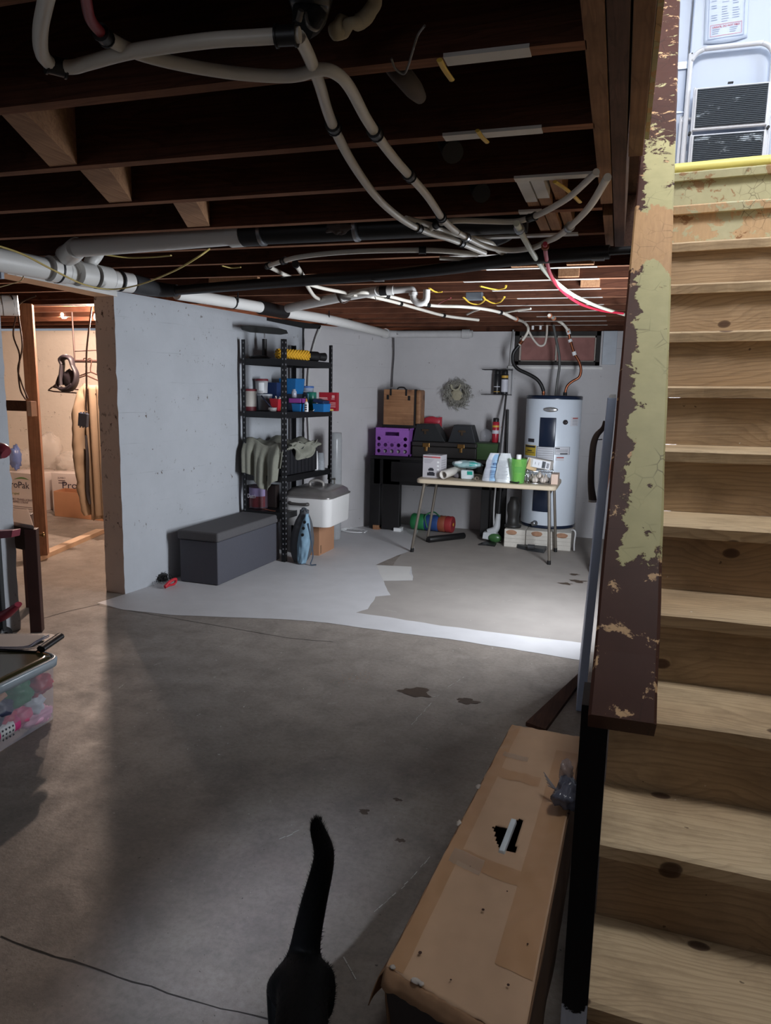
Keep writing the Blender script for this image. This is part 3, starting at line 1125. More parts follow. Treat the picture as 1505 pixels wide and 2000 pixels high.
# ------------------------------------------------------------------ upstairs
up = MB()
up.bb((-.1, 3.62, 2.30), (1.95, 4.5, 2.318))
struct(up.build('floor_upper', wood('upper_boards', C(170, 140, 104), C(140, 110, 78), 'x')), 'upstairs landing floor')
UW = mat(C(226, 230, 236), 0.5, var=.02)
up = MB()
up.bb((-.1, 4.40, 2.30), (1.95, 4.5, 4.7))
struct(up.build('wall_upper', UW), 'white upstairs wall behind the white door')
up = MB()
up.bb((-.2, .2, 2.30), (-.1, 4.5, 4.7))
up.bb((1.85, 3.0, 2.30), (1.95, 4.5, 4.7))
up.bb((1.04, 2.9, 2.30), (1.95, 3.0, 4.7))
struct(up.build('wall_upper_side', UW), 'white walls enclosing the upstairs landing')
up = MB()
up.bb((-.2, .1, 4.7), (1.95, 4.5, 4.8))
struct(up.build('ceiling_upper', UW), 'white upstairs ceiling')
up = MB()
for lo, hi in (((.12, 1.1, 4.64), (.14, 2.2, 4.7)), ((.96, 1.1, 4.64), (.98, 2.2, 4.7)), ((.12, 1.07, 4.64), (.98, 1.1, 4.7)), ((.12, 2.2, 4.64), (.98, 2.23, 4.7))):
    up.bb(lo, hi)
struct(up.build('window_2', WHITEPAINT), 'skylight frame over the stairwell')
up = MB()
for lo, hi in (((1.03, .74, 3.24), (1.10, 1.96, 3.29)), ((1.03, .74, 4.21), (1.10, 1.96, 4.26)), ((1.03, .74, 3.24), (1.10, .79, 4.26)), ((1.03, 1.91, 3.24), (1.10, 1.96, 4.26)), ((1.06, 1.33, 3.28), (1.10, 1.37, 4.22))):
    up.bb(lo, hi)
struct(up.build('window_3', WHITEPAINT), 'white framed window high in the stairwell side wall')
DOORW = mat(C(196, 206, 224), 0.35, var=.015, scale=4)
DR = MB()
DR.bb((.222, 4.35, 2.325), (1.05, 4.385, 4.32))
DO = DR.build('door_1', DOORW, bevel=.006)
struct(DO, 'flat white door at the head of the stairs')
DF = MB()
DF.bb((.135, 4.372, 2.318), (.214, 4.4, 4.40))
DF.bb((.135, 4.372, 4.33), (1.14, 4.4, 4.41))
struct(DF.build('trim_7', DOORW, bevel=.004), 'white casing beside the upstairs door')
hg = MB()
hg.bb((.17, 4.362, 3.055), (.226, 4.371, 3.088))
hg.cyl((.218, 4.36, 3.05), (.218, 4.36, 3.093), .006)
hg.bb((.165, 4.366, 2.845), (.22, 4.371, 2.853))
ho = hg.build('hinge', mat(C(190, 200, 214), .3, .6), DO, world=False)
ho.data.transform(Matrix.Translation(-DO.location))

# poster taped to the door
PO = thing('poster', 'laminated food safety notice with a red boxed warning taped to white door', 'poster', (.375, 4.343, 3.2))
pm = facing((.382, 4.346, 3.172), Vector((1, 0, .045)), Vector((-.045, 0, 1)))


def curl(x, y):
    return -.003 - .012 * max(0, .03 - y) - .004 * math.sin(x * 9)


mb = MB()
mb.grid(lambda u, v: pm @ Vector(((u - .5) * .20, -.012 - .02 * math.sin(u * 3.14) * (1 - v) * .6 + v * .34, .002 + .004 * math.sin(u * 3.1))), 16, 16)
mb.build('sheet', mat(C(208, 218, 234), .4, var=.02), PO, solid=.0008)
pr = MB()
zf = .0075


def bar(x0, y0, x1, y1, mi):
    pr.add([pm @ Vector(p) for p in ((x0, y0, zf), (x1, y0, zf), (x1, y1, zf), (x0, y1, zf))], [(0, 1, 2, 3)], mi)


for x0, x1 in ((-.083, -.0805), (.080, .0825)):
    bar(x0, .002, x1, .32, 2)
bar(-.083, .0, .0825, .0035, 2)
for a_ in ((-.072, .012, .072, .0135), (-.072, .064, .072, .0655), (-.072, .012, -.0705, .0655), (.0705, .012, .072, .0655)):
    bar(*a_, 1)
pr.text('UNSAFE, DO NOT FEED', .0125, pm @ Matrix.Translation((0, .050, zf)), 1, 'CENTER', .125)
for r in range(3):
    for cx in (-.045, .035):
        bar(cx - .018, .042 - r * .009, cx + .018 - .004 * r, .0445 - r * .009, 2)
for r in range(22):
    for cx in (-.052, -.004, .045):
        if random.random() < .8:
            bar(cx - .018, .076 + r * .011, cx + random.uniform(.004, .018), .0785 + r * .011, 2)
pr.build('printing', [INK, mat(C(214, 92, 112), .6), mat(C(160, 172, 200), .6)], PO)

# folded step stool
SS = thing('step_stool', 'white folding two step stool with worn black ribbed treads against white door', 'step stool', (.41, 4.29, 2.318))


def stool_loop(x0, x1, z0, z1, y, r, rad):
    p = [Vector((x0, y, z0)), Vector((x0, y, z1 - rad))]
    for i in range(1, 6):
        a_ = math.pi / 2 * i / 6
        p.append(Vector((x0 + rad - rad * math.cos(a_), y, z1 - rad + rad * math.sin(a_))))
    p += [Vector((x0 + rad, y, z1)), Vector((x1 - rad, y, z1))]
    for i in range(1, 6):
        a_ = math.pi / 2 * i / 6
        p.append(Vector((x1 - rad + rad * math.sin(a_), y, z1 - rad + rad * math.cos(a_))))
    p += [Vector((x1, y, z1 - rad)), Vector((x1, y, z0))]
    m_ = MB()
    m_.tube(p, r, 12, 3)
    return m_


STW = mat(C(226, 226, 230), .3, var=.03)
stool_loop(.226, .606, 2.318, 3.118, 4.31, .0125, .075).build('frame', STW, SS)
stool_loop(.205, .62, 2.318, 2.80, 4.335, .009, .02).build('rear_leg_frame', STW, SS)
RUB = NT('worn_rubber')
_co = RUB.coord()
_nz = RUB.noise(RUB.coord((.5, 1, 1)), 16, 5, .65)
_mx = RUB.mix((RUB.ramp(_nz, 'Fac', [(.60, 0), (.66, 1)]), 0), C(62, 70, 78), C(196, 206, 214))
RUB.link(_mx, 2, RUB.b, 'Base Color')
RUBM = RUB.set(.6)
for z0, z1, nm in ((2.725, 2.925, 'upper_step'), (2.34, 2.705, 'lower_step')):
    mb = MB()
    mb.bb((.258, 4.272, z0), (.60, 4.296, z1))
    mb.bb((.25, 4.285, z0 - .01), (.262, 4.30, z1 + .01))
    mb.bb((.596, 4.285, z0 - .01), (.606, 4.30, z1 + .01))
    stp = mb.build(nm, STW, SS, bevel=.008)
    mb = MB()
    mb.bb((.268, 4.268, z0 + .012), (.59, 4.274, z1 - .008), 0)
    k = 0
    z = z0 + .018
    while z < z1 - .012:
        mb.bb((.272, 4.2645, z), (.586, 4.27, z + .0042), 1)
        z += .0088
    mb.build('tread_pad', [mat(C(52, 58, 66), .7), RUBM], stp)
mb = MB()
mb.bb((.405, 4.266, 2.932), (.43, 4.28, 2.938))
mb.build('catch', IRON, SS)
for x_ in (.247, .607):
    mb = MB()
    mb.cyl((x_, 4.268, 2.715), (x_, 4.30, 2.715), .007)
    mb.build('rivet', IRON, SS)

# ------------------------------------------------------------------ pipes and cables under the joists
def path(pts, z):
    out = []
    for i, p in enumerate(pts):
        zz = p[2] if len(p) > 2 else z
        out.append(pt(p[0], p[1], 'z', zz))
    return out


def pipe(name, label, cat, pts, r, m_, z=1.96, rings=(), rr=1.35, rl=.03, rm=None, group=None, n=12, part='coupling'):
    """tube run hung under the joists; rings are fractions along it where a black coupling sits"""
    P = path(pts, z) if not isinstance(pts[0], Vector) else pts
    t = thing(name, label, cat, P[len(P) // 2], 0, group)
    mb = MB()
    mb.tube(P, r, n, 6)
    mb.build('tube', m_, t)
    L = [0]
    for i in range(len(P) - 1):
        L.append(L[-1] + (P[i + 1] - P[i]).length)
    for f in rings:
        d_ = f * L[-1]
        i = max(k for k in range(len(P) - 1) if L[k] <= d_ + 1e-6)
        q = (d_ - L[i]) / max(L[i + 1] - L[i], 1e-6)
        # sample the same spline
        p0 = P[i - 1] if i else P[i] * 2 - P[i + 1]
        p3 = P[i + 2] if i + 2 < len(P) else P[i + 1] * 2 - P[i]
        def sp(t_):
            return 0.5 * (2 * P[i] + (P[i + 1] - p0) * t_ + (2 * p0 - 5 * P[i] + 4 * P[i + 1] - p3) * t_ * t_ + (3 * P[i] - p0 - 3 * P[i + 1] + p3) * t_ ** 3)
        c0 = sp(q)
        tg = (sp(min(q + .05, 1)) - sp(max(q - .05, 0))).normalized()
        mb = MB()
        mb.cyl(c0 - tg * rl / 2, c0 + tg * rl / 2, r * rr, n=14)
        mb.cyl(c0 - tg * rl * .62, c0 - tg * rl * .5, r * (rr + .18), n=14)
        mb.cyl(c0 + tg * rl * .5, c0 + tg * rl * .62, r * (rr + .18), n=14)
        mb.build(part, rm or BLACK, t)
    return t


GP = 'white water lines under the joists'
pipe('water_pipe', 'fat white pipe run nearest the camera, bending up at the upper left', 'pipe', [(100, -40), (88, 10), (79, 60), (82, 105), (104, 127), (140, 131), (175, 122), (260, 100), (400, 80), (500, 73), (586, 68)], .0118, PEX, 1.95, (.40, .97), 1.3, .028, group=GP)
pipe('water_pipe', 'red water line hanging at the very top left', 'pipe', [(160, -60), (168, 0), (178, 40), (206, 74)], .0085, mat(C(150, 52, 62), .45), 1.955, (.96,), 1.5, .02)
pipe('water_pipe', 'white pipe crossing behind the nearest one, swooping down to the middle right', 'pipe',
     [(208, 74), (270, 104), (360, 127), (460, 143), (545, 149), (585, 146), (620, 136), (652, 141), (682, 170), (720, 240), (770, 310), (832, 380), (866, 430), (893, 454)], .0112, PEX, 1.957, (.415, .60, .86), 1.32, .026, group=GP)
pipe('water_pipe', 'white pipe dropping from the near black coupling in a long curve', 'pipe',
     [(584, 72), (604, 112), (624, 165), (648, 240), (690, 322), (738, 388), (786, 429), (830, 452), (882, 468), (946, 494)], .0112, PEX, 1.962, (.21, .73, .89), 1.32, .024, group=GP)
pipe('water_pipe', 'white loop sagging between the valve tee and the header beam', 'pipe',
     [(893, 454), (920, 469), (950, 482), (994, 489), (1040, 484), (1066, 472), (1088, 462), (1118, 438), (1152, 402), (1186, 346)], .0105, PEX, 1.955, (.06, .60), 1.4, .022, STEEL, group=GP)
pipe('water_pipe', 'upper white loop rising to the joist by the header', 'pipe', [(838, 448), (858, 437), (890, 431), (945, 432), (1000, 433), (1030, 427), (1062, 414), (1112, 384), (1164, 336)], .0095, PEX, 1.975, (.09, .47), 1.35, .03, group=GP)
pipe('water_pipe', 'short white pipe passing behind the swooping ones', 'pipe', [(792, 427), (841, 440), (872, 453), (951, 472), (972, 489), (1013, 514)], .0105, PEX, 1.985, (.98,), 1.3, .02, group=GP)
pipe('water_pipe', 'white pipe falling diagonally toward the stairs beside the red line', 'pipe', [(1008, 436), (1030, 478), (1058, 522), (1084, 550), (1122, 578), (1172, 600), (1224, 616)], .0105, mat(C(206, 208, 190), .4), 1.95, (.03,), 1.5, .02, STEEL, group=GP)
pipe('water_pipe', 'bright red water line dropping from the brass tee toward the stairs', 'pipe', [(1064, 476), (1066, 500), (1074, 535), (1094, 565), (1130, 592), (1172, 606), (1216, 612)], .0085, mat(C(178, 40, 62), .4), 1.943, (.02,), 1.6, .022, COPPER)
pipe('water_pipe', 'white line running left to right just in front of the black drain', 'pipe', [(524, 519), (556, 509), (584, 502), (640, 495), (720, 490), (845, 489), (932, 497)], .0105, PEX, 1.965, (.0, .15, .78), 1.4, .024, group=GP)
pipe('water_pipe', 'white line running behind the black drain from the elbow', 'pipe', [(527, 522), (566, 541), (622, 561), (682, 573)], .0105, PEX, 1.995, (), group=GP)
pipe('water_pipe', 'white line under the black drain at right, ending in mid air', 'pipe', [(858, 504), (900, 506), (950, 511), (1002, 514)], .009, PEX, 1.985, (.98,), 1.3, .02, group=GP)
pipe('water_pipe', 'long white hot line looping under the drain to the water heater', 'pipe', [(577, 516), (592, 540), (602, 562), (617, 581), (640, 586), (676, 577), (706, 571), (760, 579), (800, 589), (846, 597), (902, 599), (948, 604), (984, 612)], .0112, PEX, 1.985, (.0, .46, .62, .77, .98), 1.4, .024, group=GP)
pipe('water_pipe', 'long white cold line below the hot line, ending near the far joist', 'pipe', [(690, 576), (722, 579), (770, 590), (820, 604), (870, 617), (934, 625)], .0112, PEX, 1.98, (.30, .75), 1.4, .024, group=GP)
p2 = pt(1030, 640, 'y', 7.05)
pipe('water_pipe', 'white line turning down from the joists to the left flexible hose', 'pipe', [pt(984, 612, 'z', 1.985), pt(1004, 622, 'z', 1.975), pt(1024, 630, 'y', 6.95), pt(1031, 646, 'y', 7.0), pt(1014, 673, 'y', 7.05)], .0125, PEX, 1.96, (.3, .98), 1.4, .03, COPPER)
pipe('water_pipe', 'white loop hanging in front of the high window', 'pipe', [pt(1032, 647, 'y', 7.0), pt(1042, 664, 'y', 7.02), pt(1053, 675, 'y', 7.04), pt(1063, 672, 'y', 7.05), pt(1067, 655, 'y', 7.05), pt(1068, 635, 'y', 7.05)], .010, mat(C(190, 180, 170), .45), 1.96, ())
pipe('water_pipe', 'white line coming down from the joists to the copper heater pipe', 'pipe', [(1072, 616, 1.985), (1084, 624, 1.98), pt(1098, 632, 'y', 7.0), pt(1108, 640, 'y', 7.03), pt(1109, 650, 'y', 7.06)] and [pt(1072, 616, 'z', 1.985), pt(1085, 624, 'y', 6.9), pt(1099, 633, 'y', 7.0), pt(1109, 645, 'y', 7.05)], .0125, PEX, 1.96, (.05, .55), 1.4, .03, COPPER)
pipe('water_pipe', 'thin white branch rising to the right from the hot line', 'pipe', [(982, 611), (1005, 607), (1036, 603)], .008, PEX, 1.99, ())
pipe('water_pipe', 'thin white branch between the two long lines', 'pipe', [(912, 614), (924, 608), (936, 604)], .008, PEX, 1.985, ())

# waste drains
GD = 'waste drains under the joists'
DR1 = thing('drain_pipe', 'large white waste pipe along the top of the left wall with two branch fittings', 'drain pipe', pt(130, 530, 'z', 1.95), 0)
wp = lambda a_, b_: pt(a_, b_, 'z', 1.952)
A_ = [wp(-30, 502), wp(60, 519), wp(160, 538), wp(256, 553)]
AD = (A_[3] - A_[0]).normalized()
mb = MB()
mb.tube(A_, .053, 24, 4)
mb.build('tube', PVC, DR1)
for f in (96, 152, 190):
    c0 = A_[0].lerp(A_[3], (f + 30) / 286)
    mb = MB()
    mb.cyl(c0 - AD * .045, c0 + AD * .045, .062, n=24)
    mb.cyl(c0 + AD * .045, c0 + AD * .05, .0585, n=24, mi=1)
    mb.build('hub', [PVC, BLACK], DR1)
mb = MB()
q0 = A_[0].lerp(A_[3], 180 / 286)
q1 = pt(127, 506, 'y', q0.y - .05)
q2 = pt(150, 484, 'z', 2.005)
mb.tube([q0, q1, q1.lerp(q2, .55), q2], [.05, .052, .05, .046], 20, 5)
mb.build('branch_elbow', PVC, DR1)
mb = MB()
r0 = A_[0].lerp(A_[3], 206 / 286)
mb.tube([r0, pt(176, 516, 'y', r0.y - .02), pt(187, 502, 'y', r0.y), pt(193, 492, 'y', r0.y)], [.036, .036, .03, .03], 16, 4)
mb.build('branch_stub', PVC, DR1)
for f in (96, 228):
    c0 = A_[0].lerp(A_[3], (f + 30) / 286)
    mb = MB()
    mb.cyl(c0 - AD * .005, c0 + AD * .005, .0645 if f == 96 else .056, n=24)
    mb.build('strap', IRON, DR1)

DB = thing('drain_pipe', 'white to black drain running left to right in the joist bay', 'drain pipe', pt(480, 456, 'z', 2.0), 0, GD)
mb = MB()
mb.cyl(pt(150, 484, 'z', 2.005), pt(472, 457.5, 'z', 2.02), .041, n=20)
mb.build('white_section', PVC, DB)
mb = MB()
d0, d1 = pt(452, 459, 'z', 2.02), pt(476, 457, 'z', 2.02)
mb.cyl(d0, d1, .05, n=20)
mb.build('hub', PVC, DB)
mb = MB()
mb.cyl(d1, pt(1030, 430, 'z', 2.03), .045, n=20)
mb.cyl(d1, pt(515, 454.5, 'z', 2.02), .05, n=20)
mb.build('black_section', BLACK, DB)
for xa, ya in ((513, 454.5), (697, 445)):
    c0 = pt(xa, ya, 'z', 2.02)
    mb = MB()
    mb.cyl(c0 - X * .007, c0 + X * .007, .052, n=20)
    mb.build('clamp', STEEL, DB)
mb = MB()
c0 = pt(668, 446, 'z', 2.02)
mb.blob(c0 - Y * .035 + Z * .0, (.05, .03, .03), 0, .5, 3, 3)
mb.build('old_joint', mat(C(74, 62, 58), .8, bump=.3), DB)

DD = thing('drain_pipe', 'long black drain pipe slung below the joists from left wall to stairs', 'drain pipe', pt(700, 540, 'z', 1.95), 0, GD)
mb = MB()
mb.tube([pt(322, 569, 'z', 1.945), pt(500, 555, 'z', 1.948), pt(820, 530, 'z', 1.952), pt(1000, 507, 'z', 1.957), pt(1190, 492, 'z', 1.962)], .0275, 18, 6)
mb.build('tube', BLACK, DD)
mb = MB()
mb.tube([pt(1186, 491.5, 'z', 1.962), pt(1260, 486, 'z', 1.965)], .015, 14, 4)
mb.build('narrow_section', BLACK, DD)
e0 = A_[3]
mb = MB()
mb.tube([e0, wp(285, 560), wp(308, 565), pt(345, 567.5, 'z', 1.945)], [.05, .05, .042, .034], 18, 5)
mb.build('black_wye', mat(C(40, 40, 42), .6, bump=.1), DD)
for xa, ya in ((738, 537), (1168, 493)):
    c0 = pt(xa, ya, 'z', 1.953)
    mb = MB()
    mb.box(c0 - Z * .026, (.05, .05, .006))
    mb.build('strap', mat(C(90, 88, 86), .5, .4), DD)

DW = thing('drain_pipe', 'white waste pipe along the top of the wall above the black shelving', 'drain pipe', pw(560, 607, .07), 0, GD)
k0, k1, k2, k3 = pt(345, 573, 'z', 1.955), pt(507, 600, 'z', 1.955), pt(560, 611, 'z', 1.955), pt(650, 626, 'z', 1.955)
k4 = Vector((-2.28, 7.22, 1.957))
mb = MB()
mb.tube([k0, k1, k2, k3, k4], .038, 20, 5)
mb.build('tube', PVC, DW)
mb = MB()
mb.cyl(k1, pt(556, 610, 'z', 1.955), .047, n=20)
mb.build('rubber_coupling', BLACK, DW)
for c0 in (pt(455, 591, 'z', 1.955), pt(634, 623, 'z', 1.955)):
    dv_ = (k3 - k0).normalized()
    mb = MB()
    mb.cyl(c0 - dv_ * .005, c0 + dv_ * .005, .040, n=20)
    mb.bb((c0.x + .034, c0.y - .006, c0.z), (c0.x + .040, c0.y + .006, 2.02))
    mb.build('strap', BLACK, DW)
mb = MB()
mb.cyl(pt(562, 602, 'z', 1.962), pt(672, 579, 'z', 1.985), .031, n=18)
mb.cyl(pt(672, 579, 'z', 1.985), pt(738, 568, 'z', 1.995), .029, n=18)
mb.build('branch_line', PVC, DW)
mb = MB()
mb.cyl(k4, k4 + (k4 - k3).normalized() * .05, .048, n=20)
mb.tube([k4, Vector((-2.22, 7.30, 1.957)), Vector((-2.10, 7.33, 1.957)), Vector((-1.42, 7.33, 1.957))], .036, 18, 5)
mb.cyl((-1.52, 7.33, 1.957), (-1.45, 7.33, 1.957), .045, n=18)
mb.build('back_wall_run', mat(C(190, 188, 188), .45), DW)
TR = thing('drain_trap', 'white sink trap hanging among the far joists', 'drain trap', pt(815, 580, 'z', 1.99), 0)
mb = MB()
c0 = pt(738, 568, 'z', 1.995)
c1 = pt(800, 565, 'y', c0.y)
mb.tube([c0, pt(770, 567, 'y', c0.y), c1, pt(807, 570, 'y', c0.y), pt(808, 584, 'y', c0.y), pt(818, 592, 'y', c0.y), pt(831, 587, 'y', c0.y), pt(833, 566, 'y', c0.y)], .021, 14, 6)
mb.build('tube', PVC, TR)
mb = MB()
for a_, b_ in (((742, 568), (755, 567.5)),):
    mb.cyl(pt(*a_, 'y', c0.y), pt(*b_, 'y', c0.y), .03, n=14)
mb.build('rubber_joint', BLACK, TR)
for a_, b_ in (((807, 571), (807, 577)), ((756, 567.4), (768, 567))):
    mb = MB()
    mb.cyl(pt(*a_, 'y', c0.y), pt(*b_, 'y', c0.y), .028, n=14)
    mb.build('slip_nut', PVC, TR)
# perforated strap holding the far lines
c0 = pt(690, 578, 'z', 1.985)
mb = MB()
mb.tube([c0 + Vector((-.12, 0, .03)), c0 + Vector((-.07, -.02, -.045)), c0 + Vector((0, -.03, -.02)), c0 + Vector((.06, -.03, .01)), c0 + Vector((.13, -.02, .012)), c0 + Vector((.16, -.02, -.03))], .013, 6, 6, flat=.15)
tag(mb.build('pipe_strap', mat(C(150, 144, 138), .4, .8)), 'grey perforated metal strap wrapped over the far white pipes', 'strap')

# cut end of a big pipe at the left edge
t = thing('drain_pipe', 'short thick white pipe end sticking in at the left edge below the lintel', 'drain pipe', pt(0, 598, 'y', 3.75), 0)
mb = MB()
mb.cyl(pt(-90, 596, 'y', 3.6), pt(30, 597, 'y', 3.8), .055, n=24)
mb.build('tube', PVC, t)
mb = MB()
mb.cyl(pt(-8, 596, 'y', 3.74), pt(36, 597, 'y', 3.82), .062, n=24)
mb.cyl(pt(21, 596, 'y', 3.79), pt(23, 596, 'y', 3.795), .0635, n=24, mi=1)
mb.cyl(pt(4, 596, 'y', 3.76), pt(5, 596, 'y', 3.762), .0635, n=24, mi=1)
mb.build('hub', [PVC, BLACK], t)
mb = MB()
q = pt(4, 575, 'y', 3.2)
mb.bb((q.x - .04, q.y - .01, 1.93), (q.x + .012, q.y + .01, 2.06))
mb.bb((q.x - .03, q.y - .012, 2.04), (q.x + .02, q.y + .012, 2.3))
struct(mb.build('trim_8', mat(C(176, 184, 196), .5)), 'pale vertical support piece at the left edge under the joists')

# cables
def cable(label, pts, r=.0045, m_=YELLOW, z=1.985, group='yellow cables under the joists', name='cable', cat='cable'):
    P = path(pts, z) if not isinstance(pts[0], Vector) else pts
    mb = MB()
    mb.tube(P, r, 8, 6, flat=.6)
    return tag(mb.build(name, m_), label, cat, group)


NM = mat(C(190, 168, 96), .5)
cable('long yellow cable sagging in front of the white wall pipe', [pt(-10, 478, 'z', 1.885), pt(45, 497, 'z', 1.885), pt(105, 528, 'z', 1.887), pt(165, 556, 'z', 1.888), pt(218, 565, 'z', 1.89), pt(272, 556, 'z', 1.90), pt(338, 530, 'z', 1.93), pt(385, 503, 'z', 1.97), pt(409, 486, 'z', 2.02)], .006, NM)
cable('yellow cable lying behind the white branch stub at the left', [(158, 493), (200, 497), (250, 503), (300, 502), (334, 499)], .006, NM, 1.995)
cable('short yellow cable end by the pale far block at the left', [(433, 519), (450, 523), (470, 522)], .005, NM, 2.0)
cable('loose brown wire with a bent end under the lintel', [pw(-5, 562, .05), pw(20, 555, .05), pw(42, 547, .05), pw(48, 528, .05)], .004, mat(C(150, 132, 92), .5))
for lab, q in (('tiny yellow cable right of the sink trap', [(838, 563), (850, 570), (863, 570)]), ('yellow cable above the far junction box', [(937, 559), (965, 565), (984, 563), (988, 558)]), ('yellow cable looping under the junction box', [(905, 581), (918, 592), (935, 594), (946, 586), (944, 580)]), ('yellow cable right of the junction box', [(946, 584), (962, 592), (976, 590), (985, 580)])):
    cable(lab, q, .007, YELLOW, 1.995)
cable('dark red thin cable behind the far white lines', [(848, 600), (862, 590), (880, 582)], .005, mat(C(140, 50, 54), .5), 1.995, None)
cable('bit of yellow cable poking from the second joist bay', [(858, 117), (868, 136), (882, 156)], .006, YELLOW, 1.99)
cable('bit of yellow cable poking from the third joist bay', [(932, 255), (941, 268), (951, 278)], .006, YELLOW, 2.0)
cable('yellow cable hanging right of the painted blocks', [(1083, 355), (1108, 372), (1132, 395)], .007, YELLOW, 2.01)
cable('white curved tube running down the wall behind the shelving', [wl(2.35, .05, 1.96) + dd * .16, wl(2.35, .0, 1.82) + dd * .12 + nn * .03, wl(2.35, 0, 1.6) + dd * .06 + nn * .035, wl(2.35, 0, 1.3) + dd * .045 + nn * .035, wl(2.35, 0, .95) + dd * .06 + nn * .035, wl(2.35, 0, .62) + dd * .09 + nn * .035], .011, mat(C(200, 200, 196), .4), 1.9, None, 'tube', 'tube')
cable('black cord hanging from the corner pipe to the wooden case', [Vector((-2.236, 7.37, 1.94)), Vector((-2.232, 7.375, 1.75)), Vector((-2.24, 7.375, 1.6)), Vector((-2.243, 7.37, 1.43))], .008, mat(C(58, 56, 58), .6), 1.9, None, 'cord', 'cord')
jb = pt(926, 585, 'z', 2.0)
mb = MB()
mb.box(jb + Z * .02, (.11, .05, .05))
tag(mb.build('junction_box', mat(C(130, 136, 144), .4, .6), bevel=.004), 'grey metal junction box among the yellow cables under the far joists', 'junction box')
# odds and ends near the camera
t = thing('drain_pipe', 'black pipe fitting hanging from above at the top middle', 'drain pipe', pt(612, 30, 'z', 2.05), 0)
mb = MB()
mb.tube([pt(606, -60, 'z', 2.1), pt(606, -10, 'z', 2.06), pt(604, 30, 'z', 2.03), pt(590, 58, 'z', 1.985)], [.04, .04, .03, .018], 16, 5)
mb.build('tube', mat(C(34, 36, 38), .35), t)
mb = MB()
mb.tube([pt(596, 25, 'z', 1.99), pt(602, 50, 'z', 1.97), pt(618, 58, 'z', 1.97), pt(630, 40, 'z', 1.99)], .003, 8, 6)
mb.cyl(pt(583, 40, 'z', 1.98), pt(588, 20, 'z', 1.99), .005)
mb.build('clamp_wire', GREYMET, t)
mb = MB()
mb.tube([pt(738, -25, 'z', 2.09), pt(728, 14, 'z', 2.07), pt(704, 42, 'z', 2.05), pt(684, 46, 'z', 2.04), pt(664, 64, 'z', 2.03), pt(655, 54, 'z', 2.03), pt(664, 36, 'z', 2.05), pt(676, 40, 'z', 2.05)], [.012, .013, .014, .009, .014, .012, .008, .006], 10, 6)
for v in range(len(mb.v)):
    mb.v[v] = mb.v[v] + Vector((nz(mb.v[v], 60), nz(mb.v[v] + X, 60), nz(mb.v[v] + Y, 60))) * .004
tag(mb.build('foam_bead', mat(C(176, 164, 138), .8, bump=.4)), 'lumpy cream bead of dried sealant foam at the top middle of the ceiling', 'foam')
t = thing('pipe_stub', 'dirty grey pipe stub poking down with a bent wire at the first joist', 'pipe stub', pt(790, 150, 'z', 2.03), 0)
mb = MB()
mb.tube([pt(762, 118, 'z', 2.10), pt(780, 140, 'z', 2.05), pt(806, 172, 'z', 2.03), pt(820, 190, 'z', 2.03)], [.022, .022, .02, .014], 14, 5)
mb.build('tube', mat(C(92, 82, 74), .8, bump=.3), t)
mb = MB()
mb.tube([pt(764, 114, 'z', 2.01), pt(772, 134, 'z', 2.0), pt(788, 144, 'z', 1.995), pt(797, 128, 'z', 2.0), pt(808, 92, 'z', 2.01), pt(816, 68, 'z', 2.02), pt(829, 50, 'z', 2.02)], .0022, 8, 6)
mb.build('wire', GREYMET, t)
for lab, a_, b_ in (('dark pipe stub below the second joist', (868, 262), (884, 298)), ('dark pipe stub below the third joist', (928, 352), (940, 378))):
    mb = MB()
    mb.cyl(pt(*a_, 'z', 2.16), pt(*b_, 'z', 2.06), .03, n=16)
    tag(mb.build('pipe_stub', BLACK), lab, 'pipe stub', 'dark stubs in the joist bays')
mb = MB()
mb.tube([pt(1006, 436, 'z', 2.06), pt(990, 456, 'z', 2.05), pt(966, 468, 'z', 2.05)], .03, 14, 5)
tag(mb.build('pipe_elbow', BLACK), 'black drain elbow behind the white loops', 'pipe elbow')

# ------------------------------------------------------------------ helpers for furniture along the left wall
WR = RZ(math.radians(83.4))


def wbox(mb, s0, s1, o0, o1, z0, z1, mi=0):
    return mb.box(wl((s0 + s1) / 2, (o0 + o1) / 2, (z0 + z1) / 2), (s1 - s0, o1 - o0, z1 - z0), WR, mi)


def holed(mb, o, ux, uy, w, h, r, mi=0, n=16, cx=.5, cy=.5, sq=False):
    """flat rectangle with one round hole, corner o, sides ux*w and uy*h"""
    o, ux, uy = Vector(o), Vector(ux), Vector(uy)
    c = o + ux * w * cx + uy * h * cy
    inner, outer = [], []
    for i in range(n):
        a = 2 * math.pi * i / n + math.pi / n
        dx, dy = math.cos(a), math.sin(a)
        inner.append(c + ux * dx * r + uy * dy * r)
        k = 1e9
        if abs(dx) > 1e-6:
            k = min(k, ((w * (1 - cx)) if dx > 0 else w * cx) / abs(dx))
        if abs(dy) > 1e-6:
            k = min(k, ((h * (1 - cy)) if dy > 0 else h * cy) / abs(dy))
        outer.append(c + ux * dx * k + uy * dy * k)
    # corners
    vs = inner + outer
    fs = [(i, n + i, n + (i + 1) % n, (i + 1) % n) for i in range(n)]
    mb.add(vs, fs, mi)
    for (sx, sy) in ((0, 0), (1, 0), (1, 1), (0, 1)):
        cp = o + ux * w * sx + uy * h * sy
        ds = sorted(range(n), key=lambda i: (outer[i] - cp).length)[:2]
        mb.add([cp, outer[ds[0]], outer[ds[1]]], [(0, 1, 2)], mi)


